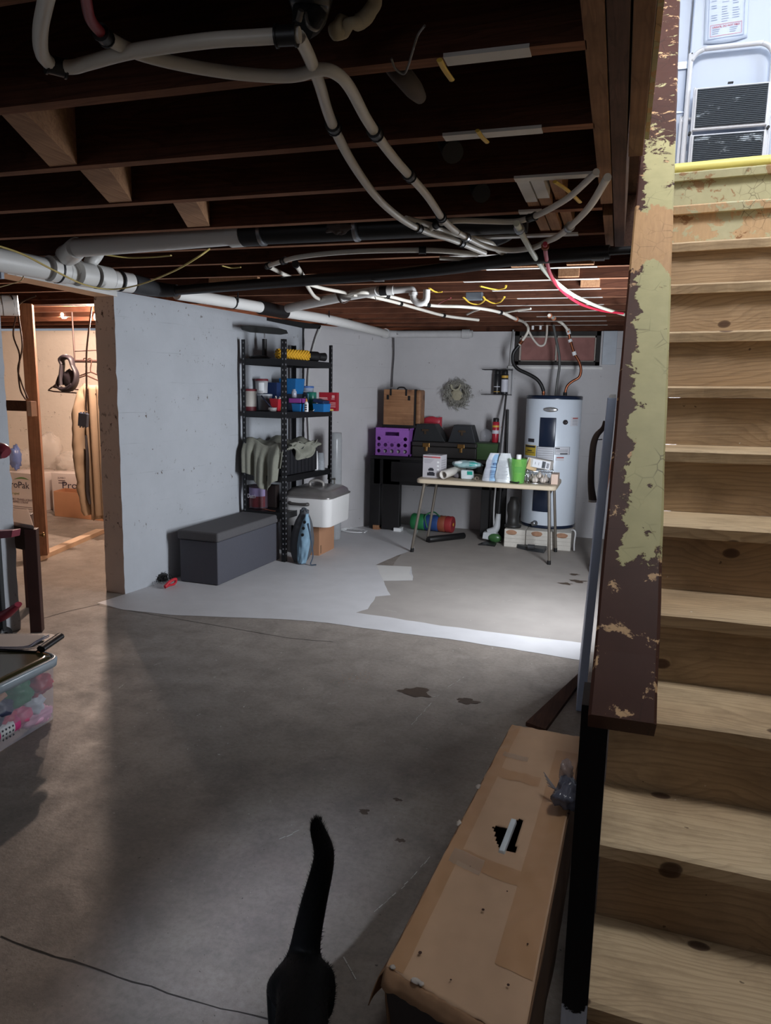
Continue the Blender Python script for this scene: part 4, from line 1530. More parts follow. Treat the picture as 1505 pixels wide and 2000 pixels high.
# ------------------------------------------------------------------ storage bench
u = Vector((.043, .999, 0))
q = Vector((-.999, .043, 0))
BO = Vector((-2.622, 4.49, 0))
bt = thing('storage_bench', 'long charcoal storage ottoman standing along the white wall', 'bench', BO + u * .5 + q * .165, 0)
cb = lambda a_, b_, z: BO + u * a_ + q * b_ + Z * z
mb = MB()
mb.hexa([cb(.01, .008, .004), cb(.01, .322, .004), cb(.935, .322, .004), cb(.935, .008, .004)], [cb(.01, .008, .315), cb(.01, .322, .315), cb(.935, .322, .315), cb(.935, .008, .315)])
mb.build('body', mat(C(74, 74, 82), .75, var=.05, bump=.08, scale=60), bt, bevel=.006)
mb = MB()
mb.hexa([cb(-.004, -.006, .318), cb(-.004, .335, .318), cb(.945, .335, .318), cb(.945, -.006, .318)], [cb(-.002, -.004, .385), cb(-.002, .333, .385), cb(.943, .333, .385), cb(.943, -.004, .385)])
mb.build('lid', mat(C(82, 80, 82), .85, var=.06, bump=.1, scale=50), bt, bevel=.014, seg=3)

# dust brush
t = thing('hand_brush', 'black bristle hand brush with red handle at foot of wall', 'brush', pt(310, 1142, 'z', 0))
b0, b1 = pt(286, 1140, 'z', 0.0), pt(326, 1136, 'z', 0.0)
mb = MB()
dirb = (b1 - b0).normalized()
mb.tube([b0 + Z * .028, b0.lerp(b1, .5) + Z * .032, b1 + Z * .034], [.022, .026, .024], 12, 4)
for i in range(420):
    a_ = b0.lerp(b1, random.random()) + Vector((random.gauss(0, .014), random.gauss(0, .014), .045 + random.random() * .012))
    e_ = a_ + Vector((random.gauss(0, .02), random.gauss(0, .02), 0))
    e_.z = random.uniform(.002, .012) if random.random() < .75 else random.uniform(.03, .075)
    mb.cyl(a_, e_, .002, .001, n=3, caps=False)
mb.build('bristles', mat(C(24, 23, 24), .8), t)
mb = MB()
mb.box((b0 + b1) / 2 + Z * .05, ((b1 - b0).length, .035, .025), Matrix.Rotation(math.atan2(dirb.y, dirb.x), 3, 'Z'))
mb.build('block', BLACK, t, bevel=.004)
h0 = pt(322, 1146, 'z', .02)
h1 = pt(343, 1131, 'z', .05)
mb = MB()
mb.tube([h0, h0.lerp(h1, .5) + Z * .012, h1, h1 + Vector((-.01, 0, -.035)), h0.lerp(h1, .4) + Vector((0, 0, -.012)), h0 + Vector((0, 0, -.004))], [.012, .011, .011, .009, .008, .01], 8, 5)
mb.build('handle', RED, t)

# ------------------------------------------------------------------ shelving unit
SS0, SS1, SO0, SO1 = 1.31, 2.10, .05, .45
SHZ = (1.62, 1.205, .695, .40)
sh = thing('shelving_unit', 'black slotted steel shelving unit against the white wall', 'shelf', wl((SS0 + SS1) / 2, .2, 0))
SLOT = mat(C(118, 118, 122), .7)
for s_, d1 in ((SS0, 1), (SS1, -1)):
    for o_, d2 in ((SO0, 1), (SO1, -1)):
        mb = MB()
        w_ = .034
        wbox(mb, min(s_, s_ + d1 * w_), max(s_, s_ + d1 * w_), min(o_, o_ + d2 * .003), max(o_, o_ + d2 * .003), 0, 1.772)
        wbox(mb, min(s_, s_ + d1 * .003), max(s_, s_ + d1 * .003), min(o_, o_ + d2 * w_), max(o_, o_ + d2 * w_), 0, 1.772)
        z = .06
        while z < 1.76:
            wbox(mb, min(s_ + d1 * .013, s_ + d1 * .022), max(s_ + d1 * .013, s_ + d1 * .022), o_ - d2 * .0008, o_ - d2 * .0002, z, z + .014, 1)
            wbox(mb, s_ - d1 * .0008, s_ - d1 * .0002, min(o_ + d2 * .013, o_ + d2 * .022), max(o_ + d2 * .013, o_ + d2 * .022), z, z + .014, 1)
            z += .042
        mb.build('post', [BLACKM, SLOT], sh)
for z in SHZ:
    mb = MB()
    wbox(mb, SS0 + .004, SS1 - .004, SO0 + .004, SO1 - .004, z - .012, z)
    wbox(mb, SS0 + .003, SS1 - .003, SO1 - .006, SO1 - .002, z - .045, z + .004)
    wbox(mb, SS0 + .003, SS1 - .003, SO0 + .002, SO0 + .006, z - .045, z + .004)
    wbox(mb, SS0 + .002, SS0 + .006, SO0 + .003, SO1 - .003, z - .045, z + .004)
    wbox(mb, SS1 - .006, SS1 - .002, SO0 + .003, SO1 - .003, z - .045, z + .004)
    mb.build('shelf', BLACKM, sh)


def on_shelf(px, s, z):
    p = ps(px, 800, s)
    return Vector((p.x, p.y, z))


GS = 'things on the second shelf'


def bucket(label, px, s, z, r0, r1, h, m_, lidm, group=GS, band=None, name='bucket', lid=True, cat='bucket'):
    c = on_shelf(px, s, z)
    t_ = thing(name, label, cat, c, 0, group)
    m1 = MB()
    m1.lathe([(0, 0), (r0, 0), (r0, .003), (r1, h), (r1 * .96, h), (r0 * .96, .006), (0, .006)], c, 24)
    m1.build('body', m_, t_)
    if lid:
        m1 = MB()
        m1.lathe([(0, h + .012), (r1 * .9, h + .012), (r1 * 1.05, h + .010), (r1 * 1.06, h - .006), (r1 * 1.0, h - .006)], c, 24)
        m1.build('lid', lidm, t_)
    if band:
        (bm, z0, z1, a0, a1) = band
        m1 = MB()
        f = lambda uu, vv: c + Vector(((r0 + (r1 - r0) * (z0 + (z1 - z0) * vv) / h + .001) * math.cos(a0 + (a1 - a0) * uu), (r0 + (r1 - r0) * (z0 + (z1 - z0) * vv) / h + .001) * math.sin(a0 + (a1 - a0) * uu), z0 + (z1 - z0) * vv))
        m1.grid(f, 20, 6)
        m1.build('printed_label', bm, t_)
    return t_


OFFW = mat(C(206, 200, 192), .5, var=.05)
MAROON = mat(C(120, 46, 54), .55)
bucket('white paint bucket with maroon base at the left end of second shelf', 488, SS0 + .10, SHZ[1] + .004, .052, .055, .165, OFFW, MAROON, band=(MAROON, .0, .034, 0, 6.28))
bucket('grey tub with white lid, lower of the two stacked tubs', 517, SS0 + .28, SHZ[1] + .004, .052, .06, .125, mat(C(150, 152, 158), .35), mat(C(204, 208, 214), .35), name='tub', cat='tub')
bucket('small white tub with maroon lid stacked on the grey tub', 511, SS0 + .26, SHZ[1] + .148, .048, .053, .105, mat(C(188, 188, 190), .4), MAROON, name='tub', cat='tub', band=(PAPER, .02, .085, -1.6, -.7))


def bin_box(name, label, cat, px, s, z, w, d, h, m_, taper=.9, rz=0, group=GS, rim=None, alpha=None):
    """open tapered plastic box"""
    c = on_shelf(px, s, z) if not isinstance(px, Vector) else px
    t_ = thing(name, label, cat, c, 0, group)
    R = WR @ RZ(rz)
    m1 = MB()
    k = taper
    B = [c + R @ Vector((sx * w * k / 2, sy * d * k / 2, 0)) for sx, sy in ((-1, -1), (1, -1), (1, 1), (-1, 1))]
    T_ = [c + R @ Vector((sx * w / 2, sy * d / 2, h)) for sx, sy in ((-1, -1), (1, -1), (1, 1), (-1, 1))]
    m1.add(B + T_, [(3, 2, 1, 0), (0, 1, 5, 4), (1, 2, 6, 5), (2, 3, 7, 6), (3, 0, 4, 7)])
    m1.build('body', m_, t_, solid=-.003, bevel=.004)
    m1 = MB()
    for i in range(4):
        a_, b_ = T_[i], T_[(i + 1) % 4]
        m1.cyl(a_, b_, .004, n=8)
        m1.blob(a_, (.004, .004, .004), 0, 0, n=8, m=6)
    m1.build('rim', rim or m_, t_)
    return t_


BLUE = mat(C(30, 108, 170), .35, var=.06)
NAVY = mat(C(40, 56, 96), .3, var=.08)
bin_box('bin', 'tall dark navy bin leaning behind the red bag on second shelf', 'bin', 535, SS0 + .42, SHZ[1] + .004, .10, .12, .23, NAVY, .8)
bin_box('bin', 'dark grey box under the bright blue bin on second shelf', 'bin', 568, SS0 + .55, SHZ[1] + .004, .14, .15, .135, mat(C(58, 62, 76), .5), .95)
bin_box('bin', 'bright blue bin on top of the dark grey box', 'bin', 570, SS0 + .55, SHZ[1] + .146, .15, .16, .125, BLUE, .88)
bucket('black tub under the clear blue lidded tub', 594, SS0 + .66, SHZ[1] + .004, .05, .052, .11, mat(C(40, 44, 50), .4), BLACK, lid=False, name='tub', cat='tub')
bucket('clear tub with blue rim on top of a black tub', 600, SS0 + .70, SHZ[1] + .118, .052, .055, .085, mat(C(176, 186, 204), .25), mat(C(84, 116, 176), .4), name='tub', cat='tub', band=(PAPER, .01, .05, -2.2, -1.0))
c = on_shelf(608, SS0 + .62, SHZ[1] + .004)
t = thing('can', 'tall teal and green can beside the white glue bottle', 'can', c, 0, GS)
mb = MB()
mb.lathe([(0, 0), (.043, 0), (.043, .155), (.041, .158), (.039, .152), (0, .152)], c, 24)
mb.build('body', mat(C(34, 110, 92), .3), t)
mb = MB()
mb.grid(lambda uu, vv: c + Vector((.0435 * math.cos(-2.2 + .5 * uu), .0435 * math.sin(-2.2 + .5 * uu), .01 + .135 * vv)), 8, 2)
mb.build('label_stripe', mat(C(150, 206, 214), .3), t)
c = on_shelf(541, SS0 + .22, SHZ[1] + .004)
t = thing('gift_bag', 'red bag stuffed with odds and ends leaning on second shelf', 'bag', c, 0, GS)
mb = MB()
mb.hexa([c + WR @ Vector(p) for p in ((-.035, -.03, 0), (.03, -.03, 0), (.03, .03, 0), (-.035, .03, 0))], [c + WR @ Vector(p) for p in ((-.055, -.05, .10), (.045, -.045, .095), (.045, .045, .10), (-.055, .045, .105))])
mb.build('body', RED, t, bevel=.006)
mb = MB()
for i in range(5):
    a_ = c + WR @ Vector((random.uniform(-.04, .03), random.uniform(-.03, .03), .09))
    mb.cyl(a_, a_ + WR @ Vector((random.uniform(-.06, .05), random.uniform(-.04, .0), random.uniform(.01, .05))), .006, n=8)
mb.build('contents', mat(C(196, 188, 180), .5), t)
c = on_shelf(552, SS0 + .24, SHZ[1] + .004)
mb = MB()
mb.blob(c + Z * .028, (.03, .028, .028), 0, .2, 3, 4)
tag(mb.build('sponge', mat(C(186, 146, 72), .8, bump=.3)), 'round tan sponge beside the red bag', 'sponge', GS)
bin_box('bin', 'small blue bin under the purple box', 'bin', 583, SS0 + .33, SHZ[1] + .004, .085, .08, .06, BLUE, .85)
c = on_shelf(581, SS0 + .36, SHZ[1] + .072)
mb = MB()
mb.box(c + Z * .02, (.13, .11, .038), WR @ RZ(.15))
tag(mb.build('box', mat(C(138, 62, 140), .45), bevel=.006), 'flat purple box lying over the small blue bin', 'box', GS)
c = on_shelf(598, SS0 + .30, SHZ[1] + .004)
t = thing('glue_bottle', 'small white glue bottle standing at front of second shelf', 'bottle', c, 0, GS)
mb = MB()
mb.lathe([(0, 0), (.017, 0), (.018, .005), (.018, .065), (.012, .078), (.008, .084), (0, .084)], c, 18, sy=.7)
mb.build('body', WHITEPL, t)
mb = MB()
mb.lathe([(.009, .082), (.009, .09), (.004, .108), (0, .11)], c, 14)
mb.build('nozzle', mat(C(214, 140, 70), .4), t)
mb = MB()
for i in range(3):
    z0 = .012 + .018 * i
    mb.grid(lambda uu, vv: c + Vector((.0184 * math.cos(-2.2 + 1.2 * uu), .0184 * .72 * math.sin(-2.2 + 1.2 * uu), z0 + .011 * vv)), 8, 1)
mb.build('printed_label', mat(C(60, 60, 74), .6), t)
bin_box('bin', 'wide blue bin at the right end of second shelf', 'bin', 628, SS0 + .48, SHZ[1] + .004, .12, .1, .062, BLUE, .92)
c = on_shelf(627, SS0 + .50, SHZ[1] + .075)
mb = MB()
mb.box(c + Z * .012, (.11, .10, .03), WR @ RX(.2))
tag(mb.build('box', mat(C(30, 48, 84), .5), bevel=.004), 'dark blue box resting in the wide blue bin', 'box', GS)
c = on_shelf(642, SS0 + .68, SHZ[1] + .004)
t = thing('carton', 'red carton with pale print overhanging the right end of second shelf', 'carton', c, 0, GS)
R = RZ(.06)
mb = MB()
mb.box(c + Z * .08, (.165, .055, .158), R)
mb.build('body', mat(C(158, 30, 44), .5), t, bevel=.002)
mb = MB()
fx = lambda x0, x1, z0, z1, mi: mb.add([c + R @ Vector((x, -.0285, z)) for x, z in ((x0, z0), (x1, z0), (x1, z1), (x0, z1))], [(0, 1, 2, 3)], mi)
fx(-.08, -.005, .107, .116, 0)
fx(-.08, .0, .098, .104, 0)
fx(.035, .06, .112, .135, 0)
fx(.03, .06, .10, .106, 0)
for k in range(3):
    fx(.02, .07, .034 + .016 * k, .041 + .016 * k, 0)
fx(-.01, .05, .003, .018, 1)
mb.build('printing', [mat(C(214, 160, 160), .5), mat(C(214, 190, 110), .5)], t)
for i, (px_, s_, l_) in enumerate(((611, .42, 'pale stick'), (618, .44, 'pale stick'))):
    c = on_shelf(px_, SS0 + s_, SHZ[1] + .01)
    mb = MB()
    mb.cyl(c, c + Vector((.06, .02, .055 + .008 * i)), .004, n=8)
    tag(mb.build('brush_handle', mat(C(206, 196, 180), .5)), ['left pale brush handle leaning by the wide blue bin', 'right pale brush handle leaning by the wide blue bin'][i], 'brush', GS)
c = on_shelf(521, SS0 + .12, SHZ[1] + .004)
mb = MB()
mb.tube([c + Vector((.05, .02, .012)), c + Vector((.0, .0, .07)), c + Vector((-.04, -.02, .125))], .006, 8, 4)
tag(mb.build('stick', mat(C(38, 44, 66), .5)), 'dark slanting stick in front of the grey tub', 'stick', GS)
c = on_shelf(532, SS0 + .15, SHZ[1] + .004)
mb = MB()
mb.lathe([(0, 0), (.03, 0), (.036, .03), (.033, .03), (.028, .004), (0, .004)], c, 18)
tag(mb.build('dish', mat(C(190, 188, 186), .4)), 'small pale dish at the foot of the red bag', 'dish', GS)
c = on_shelf(574, SS0 + .40, SHZ[1] + .13)
mb = MB()
mb.lathe([(0, 0), (.022, 0), (.022, .05), (.014, .058), (.014, .07), (0, .07)], on_shelf(574, SS0 + .40, SHZ[1] + .115), 16)
tag(mb.build('jar', mat(C(180, 184, 196), .2)), 'little silver capped jar on the purple box', 'jar', GS)

# top shelf
c = on_shelf(570, SS0 + .2, SHZ[0] + .004)
t = thing('mop_head', 'yellow chenille duster roll lying on the top shelf', 'duster', pt(570, 690, 'y', 5.45))
a_, b_ = on_shelf(541, SS0 + .12, SHZ[0] + .045), on_shelf(601, SS0 + .40, SHZ[0] + .045)
ax = (b_ - a_)
mb = MB()
mb.tube([a_, a_.lerp(b_, .1), a_.lerp(b_, .5), a_.lerp(b_, .92), b_], [.022, .036, .038, .036, .022], 16, 4)
for k in range(22):
    for j in range(10):
        p = a_.lerp(b_, .03 + .94 * k / 21)
        an = 2 * math.pi * (j + .5 * (k % 2)) / 10
        A1 = ax.normalized().cross(Z).normalized()
        B1 = Z
        mb.blob(p + A1 * math.cos(an) * .036 + B1 * math.sin(an) * .036, (.009, .009, .009), 0, 0, n=6, m=4)
mb.build('pile', mat(C(214, 164, 40), .8, var=.12, scale=40), t)
mb = MB()
mb.cyl(b_, b_ + ax.normalized() * .02, .008)
mb.build('stub', mat(C(214, 164, 40), .5), t)
a_, b_ = on_shelf(600, SS0 + .47, SHZ[0] + .045), on_shelf(633, SS0 + .64, SHZ[0] + .045)
t = thing('nozzle', 'fat black flared tool head beside the yellow duster', 'tool head', a_)
mb = MB()
mb.tube([a_, a_.lerp(b_, .55), a_.lerp(b_, .6), b_], [.042, .042, .03, .036], 14, 4)
mb.build('body', BLACK, t)
mb = MB()
c = on_shelf(508, SS0 + .1, SHZ[0] + .004)
mb.blob(c + Z * .012, (.09, .05, .018), 0, .3, 3, 9)
tag(mb.build('glove', BLACK), 'flat black glove at the left end of the top shelf', 'glove')
t = thing('squeegee', 'wide black floor squeegee head hanging above the top shelf', 'squeegee', pw(512, 640, .10))
mb = MB()
q0, q1 = pw(471, 641, .10), pw(554, 641, .10)
zc_ = (q0.z + q1.z) / 2 - .02
e0, e1 = WO + WD * (q0 - WO).dot(WD), WO + WD * ((q0 - WO).dot(WD) + .50)
prof = [(0, .03), (.012, .03), (.03, -.02), (.02, -.035), (.0, -.02)]
n0 = len(mb.v)
e0 = pw(469, 640, .09)
e1 = pw(556, 640, .09)
e1.z = e0.z + .02
for i in range(7):
    f = i / 6
    p = e0.lerp(e1, f)
    k = (.55 if i in (0, 6) else 1)
    mb.v += [p + WN * .0 + Z * .022 * k, p + WN * .02 + Z * .024 * k, p + WN * .035 - Z * .03 * k, p + WN * .01 - Z * .03 * k]
for i in range(6):
    for k in range(4):
        mb.f.append((4 * i + k, 4 * i + (k + 1) % 4, 4 * i + 4 + (k + 1) % 4, 4 * i + 4 + k))
        mb.mi.append(0)
        mb.sm.append(False)
mb.f += [(3, 2, 1, 0), (24, 25, 26, 27)]
mb.mi += [0, 0]
mb.sm += [False, False]
mb.build('head', mat(C(44, 46, 46), .6), t, bevel=.004)
mid = e0.lerp(e1, .47) + WN * .02
mb = MB()
mb.cyl(mid - Z * .03, mid - Z * .075, .006)
mb.build('chrome_neck', CHROME, t)
mb = MB()
mb.cyl(mid - Z * .075, Vector((mid.x, mid.y, SHZ[0] + .012)), .019, .021)
mb.build('grip', BLACK, t)

# third shelf: crate with a blanket over it, cups
c = wl(SS0 + .34, .2, SHZ[2] + .002)
t = thing('crate', 'black ribbed plastic crate on third shelf under the grey blanket', 'crate', c)
mb = MB()
wbox(mb, SS0 + .06, SS0 + .60, .10, .405, SHZ[2] + .002, .93)
mb.build('body', mat(C(30, 30, 34), .5), t, bevel=.006)
mb = MB()
for k in range(9):
    s_ = SS0 + .09 + .06 * k
    wbox(mb, s_, s_ + .012, .405, .413, SHZ[2] + .01, .92)
for k in range(4):
    wbox(mb, SS0 + .052, SS0 + .06, .14 + .07 * k, .152 + .07 * k, SHZ[2] + .01, .92)
wbox(mb, SS0 + .05, SS0 + .61, .405, .416, .90, .93)
mb.build('ribs', mat(C(36, 36, 40), .5), t)
c = wl(SS0 + .645, .27, SHZ[2] + .002)
mb = MB()
wbox(mb, SS0 + .615, SS0 + .655, .14, .40, SHZ[2] + .003, .80)
tag(mb.build('book', mat(C(60, 58, 80), .6)), 'dark blue upright box beside the black crate on third shelf', 'box')


def drape_end(uu, vv):
    off = .055 + .385 * uu
    fold = .022 * math.sin(uu * 17 + .6) + .012 * math.sin(uu * 37 + 2)
    zb = .59 + .10 * abs(uu - .62) * 2 + (.09 if uu > .9 else 0)
    z = .985 + .02 * math.sin(uu * 9) - (.985 - zb) * vv
    return wl(SS0 + .03 - .035 * min(1, vv * 3) - fold * min(1, vv * 2) - .02 * vv, off + .02 * vv * (1 - 2 * uu), z - .05 * uu * (1 - vv))


def drape_top(uu, vv):
    s_ = SS0 + .03 + .52 * vv
    return wl(s_, .06 + .38 * uu, .968 + .018 * math.sin(uu * 11 + vv * 8) + .014 * math.sin(vv * 19) - .05 * uu * (1 - vv))


def drape_front(uu, vv):
    s_ = SS0 + .09 + .48 * uu
    zb = .80 + .10 * abs(uu - .55) * 1.9 + .025 * math.sin(uu * 15)
    z = .955 + .012 * math.sin(uu * 10) - (.955 - zb) * vv
    return wl(s_, .432 + .018 * math.sin(uu * 19 + vv * 5) + .014 * math.sin(vv * 9 + uu * 4), z)


mb = MB()
mb.grid(drape_end, 60, 30)
mb.grid(drape_top, 30, 30)
mb.grid(drape_front, 50, 18)
tag(mb.build('blanket', mat(C(132, 132, 120), .95, var=.08, scale=60, bump=.2), solid=.006), 'crumpled grey green blanket thrown over the black crate', 'blanket')
c = on_shelf(617, SS0 + .60, SHZ[2] + .002)
for i, (px_, m_, lab, h) in enumerate(((615, WHITEPL, 'tall stack of white paper cups on third shelf', .165), (627, mat(C(190, 196, 202), .15, alpha=.45), 'clear plastic cup stack beside the white cups', .15))):
    c = on_shelf(px_, SS0 + .60 + .03 * i, SHZ[2] + .002)
    t = thing('cup_stack', lab, 'cups', c, 0, 'cup stacks')
    mb = MB()
    pr_ = [(0, 0), (.034, 0)]
    for k in range(9):
        z_ = .006 + k * .0085
        pr_ += [(.0345 - k * .0006, z_), (.0365 - k * .0006, z_ + .003), (.0338 - k * .0006, z_ + .006)]
    pr_ += [(.023, h), (0, h)]
    mb.lathe(pr_, c, 22)
    mb.build('cups', m_, t)
# bottom shelf
c = on_shelf(503, SS0 + .16, SHZ[3] + .002)
t = thing('paint_can', 'round paint can with lilac and maroon wrap on the bottom shelf', 'can', c)
mb = MB()
mb.lathe([(0, 0), (.078, 0), (.078, .006), (.076, .008), (.076, .178), (.079, .18), (.079, .188), (.07, .188), (.068, .182), (0, .182)], c, 30)
mb.build('body', mat(C(90, 74, 84), .4, .3), t)
mb = MB()
mb.grid(lambda uu, vv: c + Vector((.0765 * math.cos(-2.6 + 2.3 * uu), .0765 * math.sin(-2.6 + 2.3 * uu), .012 + .09 * vv)), 24, 3, 0)
mb.grid(lambda uu, vv: c + Vector((.0765 * math.cos(-2.6 + 2.3 * uu), .0765 * math.sin(-2.6 + 2.3 * uu), .102 + .07 * vv)), 24, 3, 1)
mb.build('wrap', [mat(C(116, 52, 58), .4, var=.25, scale=30), mat(C(164, 148, 190), .4)], t)
lm = MB()
lm.text('Dutch', .05, facing(c + Vector((-.022, -.0775, .088)), X, Z), 0, 'CENTER', .075)
lm.build('lettering', mat(C(220, 216, 226), .5), t)
c = on_shelf(530, SS0 + .24, SHZ[3] + .002)
mb = MB()
mb.box(c + Z * .095, (.06, .11, .19), WR)
tag(mb.build('box', mat(C(38, 28, 26), .6), bevel=.002), 'dark narrow box right of the paint can', 'box')
mb = MB()
mb.box(wl(SS0 - .005, .2, .4) * 0 + pt(519, 996, 'z', .395), (.022, .24, .012), RZ(-.5 + 1.57))
tag(mb.build('stick', mat(C(196, 120, 92), .5)), 'thin salmon coloured stick lying across end of dark bench', 'stick')

# roaster on a cardboard box
bx = Vector((-2.335, 5.66, 0))
t = thing('cardboard_box', 'brown cardboard box standing on the floor under the white roaster', 'box', (-2.45, 5.83, 0))
mb = MB()
mb.box((-2.455, 5.83, .135), (.24, .33, .27), RZ(-.02))
mb.build('body', CARD2, t, bevel=.002)
mb = MB()
mb.box((-2.3385, 5.70, .05), (.003, .024, .07))
mb.box((-2.3385, 5.69, .25), (.003, .02, .03))
mb.build('printed_mark', CARDD, t)
t = thing('roaster_oven', 'white electric roaster with domed grey lid on a brown box', 'roaster', (-2.41, 5.78, .272))


def rrect(cx, cy, hx, hy, r, z, n=6, rz=0):
    out = []
    for k, (sx, sy) in enumerate(((1, 1), (-1, 1), (-1, -1), (1, -1))):
        for i in range(n + 1):
            a = math.pi / 2 * (k + i / n)
            out.append(Vector((cx, cy, 0)) + RZ(rz) @ Vector((sx * (hx - r) + r * math.cos(a), sy * (hy - r) + r * math.sin(a), 0)) + Z * z)
    return out


def loft(mb, rings, mi=0, cap0=True, cap1=True, sm=True):
    n = len(rings[0])
    vs = [p for r in rings for p in r]
    fs = [(j * n + i, j * n + (i + 1) % n, (j + 1) * n + (i + 1) % n, (j + 1) * n + i) for j in range(len(rings) - 1) for i in range(n)]
    mb.add(vs, fs, mi, sm)
    if cap0:
        mb.add(rings[0], [list(range(n))[::-1]], mi)
    if cap1:
        mb.add(rings[-1], [list(range(n))], mi)


RC = (-2.405, 5.79)
mb = MB()
loft(mb, [rrect(*RC, .20, .25, .06, .272), rrect(*RC, .205, .255, .065, .285), rrect(*RC, .212, .262, .07, .50), rrect(*RC, .214, .264, .07, .51)])
mb.build('body', mat(C(222, 220, 218), .25, var=.02), t)
mb = MB()
loft(mb, [rrect(*RC, .218, .268, .07, .507), rrect(*RC, .220, .27, .07, .517), rrect(*RC, .205, .255, .065, .525), rrect(*RC, .20, .25, .07, .55), rrect(*RC, .17, .22, .08, .575), rrect(*RC, .11, .16, .08, .585), rrect(*RC, .03, .05, .03, .588)])
mb.build('lid', mat(C(140, 136, 134), .3, .55), t)
mb = MB()
mb.tube([Vector((RC[0] - .06, RC[1] - .03, .578)), Vector((RC[0] - .055, RC[1] - .03, .615)), Vector((RC[0], RC[1] - .03, .63)), Vector((RC[0] + .055, RC[1] - .03, .615)), Vector((RC[0] + .06, RC[1] - .03, .578))], [.012, .011, .012, .011, .012], 10, 6)
mb.build('lid_handle', mat(C(150, 146, 142), .4), t)
mb = MB()
fy = RC[1] - .262
mb.tube([Vector((RC[0] - .14, fy + .004, .462)), Vector((RC[0] - .13, fy - .018, .46)), Vector((RC[0] - .05, fy - .022, .458)), Vector((RC[0] + .01, fy - .018, .458)), Vector((RC[0] + .02, fy + .004, .458))], [.016, .013, .011, .013, .016], 10, 6)
mb.build('side_handle', mat(C(70, 66, 64), .4), t)

# blue backpack leaning on the box
t = thing('backpack', 'worn light blue and grey backpack slumped beside the bench', 'backpack', (-2.36, 5.35, 0))
c = Vector((-2.365, 5.36, 0))
mb = MB()
rings = []
for k in range(15):
    f = k / 14
    z = .002 + .43 * f
    hx = (.105 * (math.sin(min(1, (f + .08) * 1.0) * math.pi * .94) ** .55)) * (1 - .25 * f) + .006
    hy = (.06 * (math.sin(min(1, f + .06) * math.pi * .95) ** .5)) + .006
    cx, cy = c.x - .03 + .045 * f * (1 - .3 * f), c.y + .03 + .02 * f
    ring = []
    for i in range(24):
        a = 2 * math.pi * i / 24
        w_ = 1 + .07 * nz((math.cos(a) * 1.5 + 3, math.sin(a) * 1.5, f * 5))
        ring.append(Vector((cx + hx * math.cos(a) * w_, cy + hy * math.sin(a) * w_, z)))
    rings.append(ring)
loft(mb, rings)
mb.build('body', mat(C(78, 80, 84), .9, bump=.2, scale=40), t)
mb = MB()


def bpf(uu, vv):
    z = .012 + .40 * vv
    wd_ = .026 + .082 * math.sin(min(1, .12 + vv * .93) * math.pi) ** .7
    x = c.x + .015 + .03 * vv + wd_ * (uu - .42)
    y = c.y - .045 - .022 * math.sin(uu * math.pi) - .02 * math.sin(vv * math.pi) + .05 * vv + .010 * nz((uu * 4, vv * 6, 2)) * (1 if vv < .55 else .2)
    return (x, y, z)


mb.grid(bpf, 20, 36)
mb.build('front_panel', mat(C(122, 152, 172), .7, var=.14, scale=16, bump=.15), t, solid=.006)
mb = MB()
for vv in (.84, .72, .59):
    p = Vector(bpf(.42, vv))
    mb.cyl(p + Vector((0, .004, 0)), p + Vector((.0, -.0075, -.0)), .0125, n=16)
for k in range(3):
    pass
mb.build('round_vent', BLACK, t)
mb = MB()
mb.tube([Vector((c.x + .07, c.y - .03, .34)), Vector((c.x + .1, c.y - .035, .2)), Vector((c.x + .115, c.y - .04, .08)), Vector((c.x + .1, c.y - .05, .012)), Vector((c.x + .14, c.y - .03, .008))], .009, 8, 6, flat=.4)
mb.build('strap', mat(C(60, 74, 90), .8), t)
mb = MB()
mb.tube([Vector((c.x + .0, c.y - .0, .43)), Vector((c.x + .01, c.y - .005, .452)), Vector((c.x + .035, c.y - .005, .452)), Vector((c.x + .045, c.y, .425))], .007, 8, 5)
mb.build('grab_loop', mat(C(60, 66, 74), .8), t)

# roll and clamp right of the shelving
t = thing('plastic_roll', 'tall roll of clear sheeting standing behind right end of shelving', 'roll', wl(2.33, .13, 0))
p0 = on_shelf(655, 2.36, .0)
mb = MB()
mb.lathe([(.055, 0), (.062, .02), (.062, .93), (.058, 1.0), (.05, 1.0), (.05, .02)], p0, 24)
mb.build('roll', mat(C(186, 188, 190), .2, alpha=.6), t)
mb = MB()
mb.cyl(p0 + Z * .02, p0 + Z * .97, .03, n=16)
mb.build('core', mat(C(120, 120, 124), .6), t)
c = wl(2.125, .435, .60)
t = thing('bar_clamp', 'small grey metal bar clamp on the right end of the shelving', 'clamp', c)
mb = MB()
mb.box(c, (.075, .012, .014))
mb.box(c + Vector((-.03, 0, .06)), (.012, .01, .12))
mb.build('bar', GREYMET, t)
mb = MB()
mb.cyl(c + Vector((.03, 0, .012)), c + Vector((.03, 0, -.07)), .006)
mb.lathe([(.0, -.07), (.011, -.068), (.012, -.058), (0, -.055)], c + Vector((.03, 0, 0)), 14)
mb.build('screw', GREYMET, t)
# cords on the floor
mb = MB()
P = [(672, 1030), (690, 1031), (712, 1036), (716, 1037), (706, 1040), (682, 1039), (664, 1035), (676, 1032), (700, 1035), (712, 1040)]
mb.tube([pt(x, y, 'z', .006 + .002 * i) for i, (x, y) in enumerate(P)], .006, 8, 6)
mb.tube([pt(676, 1034, 'z', .01), pt(640, 1041, 'z', .006), pt(660, 1038, 'z', .006)], .006, 8, 6)
tag(mb.build('cord', WHITEPL), 'coiled white flex on the floor near the black desk', 'cord')
mb = MB()
mb.cyl(pt(660, 1030, 'z', .012), pt(694, 1019, 'z', .012), .012, .008)
tag(mb.build('stick', IRON), 'dark rod lying on the floor against the angled wall', 'rod')

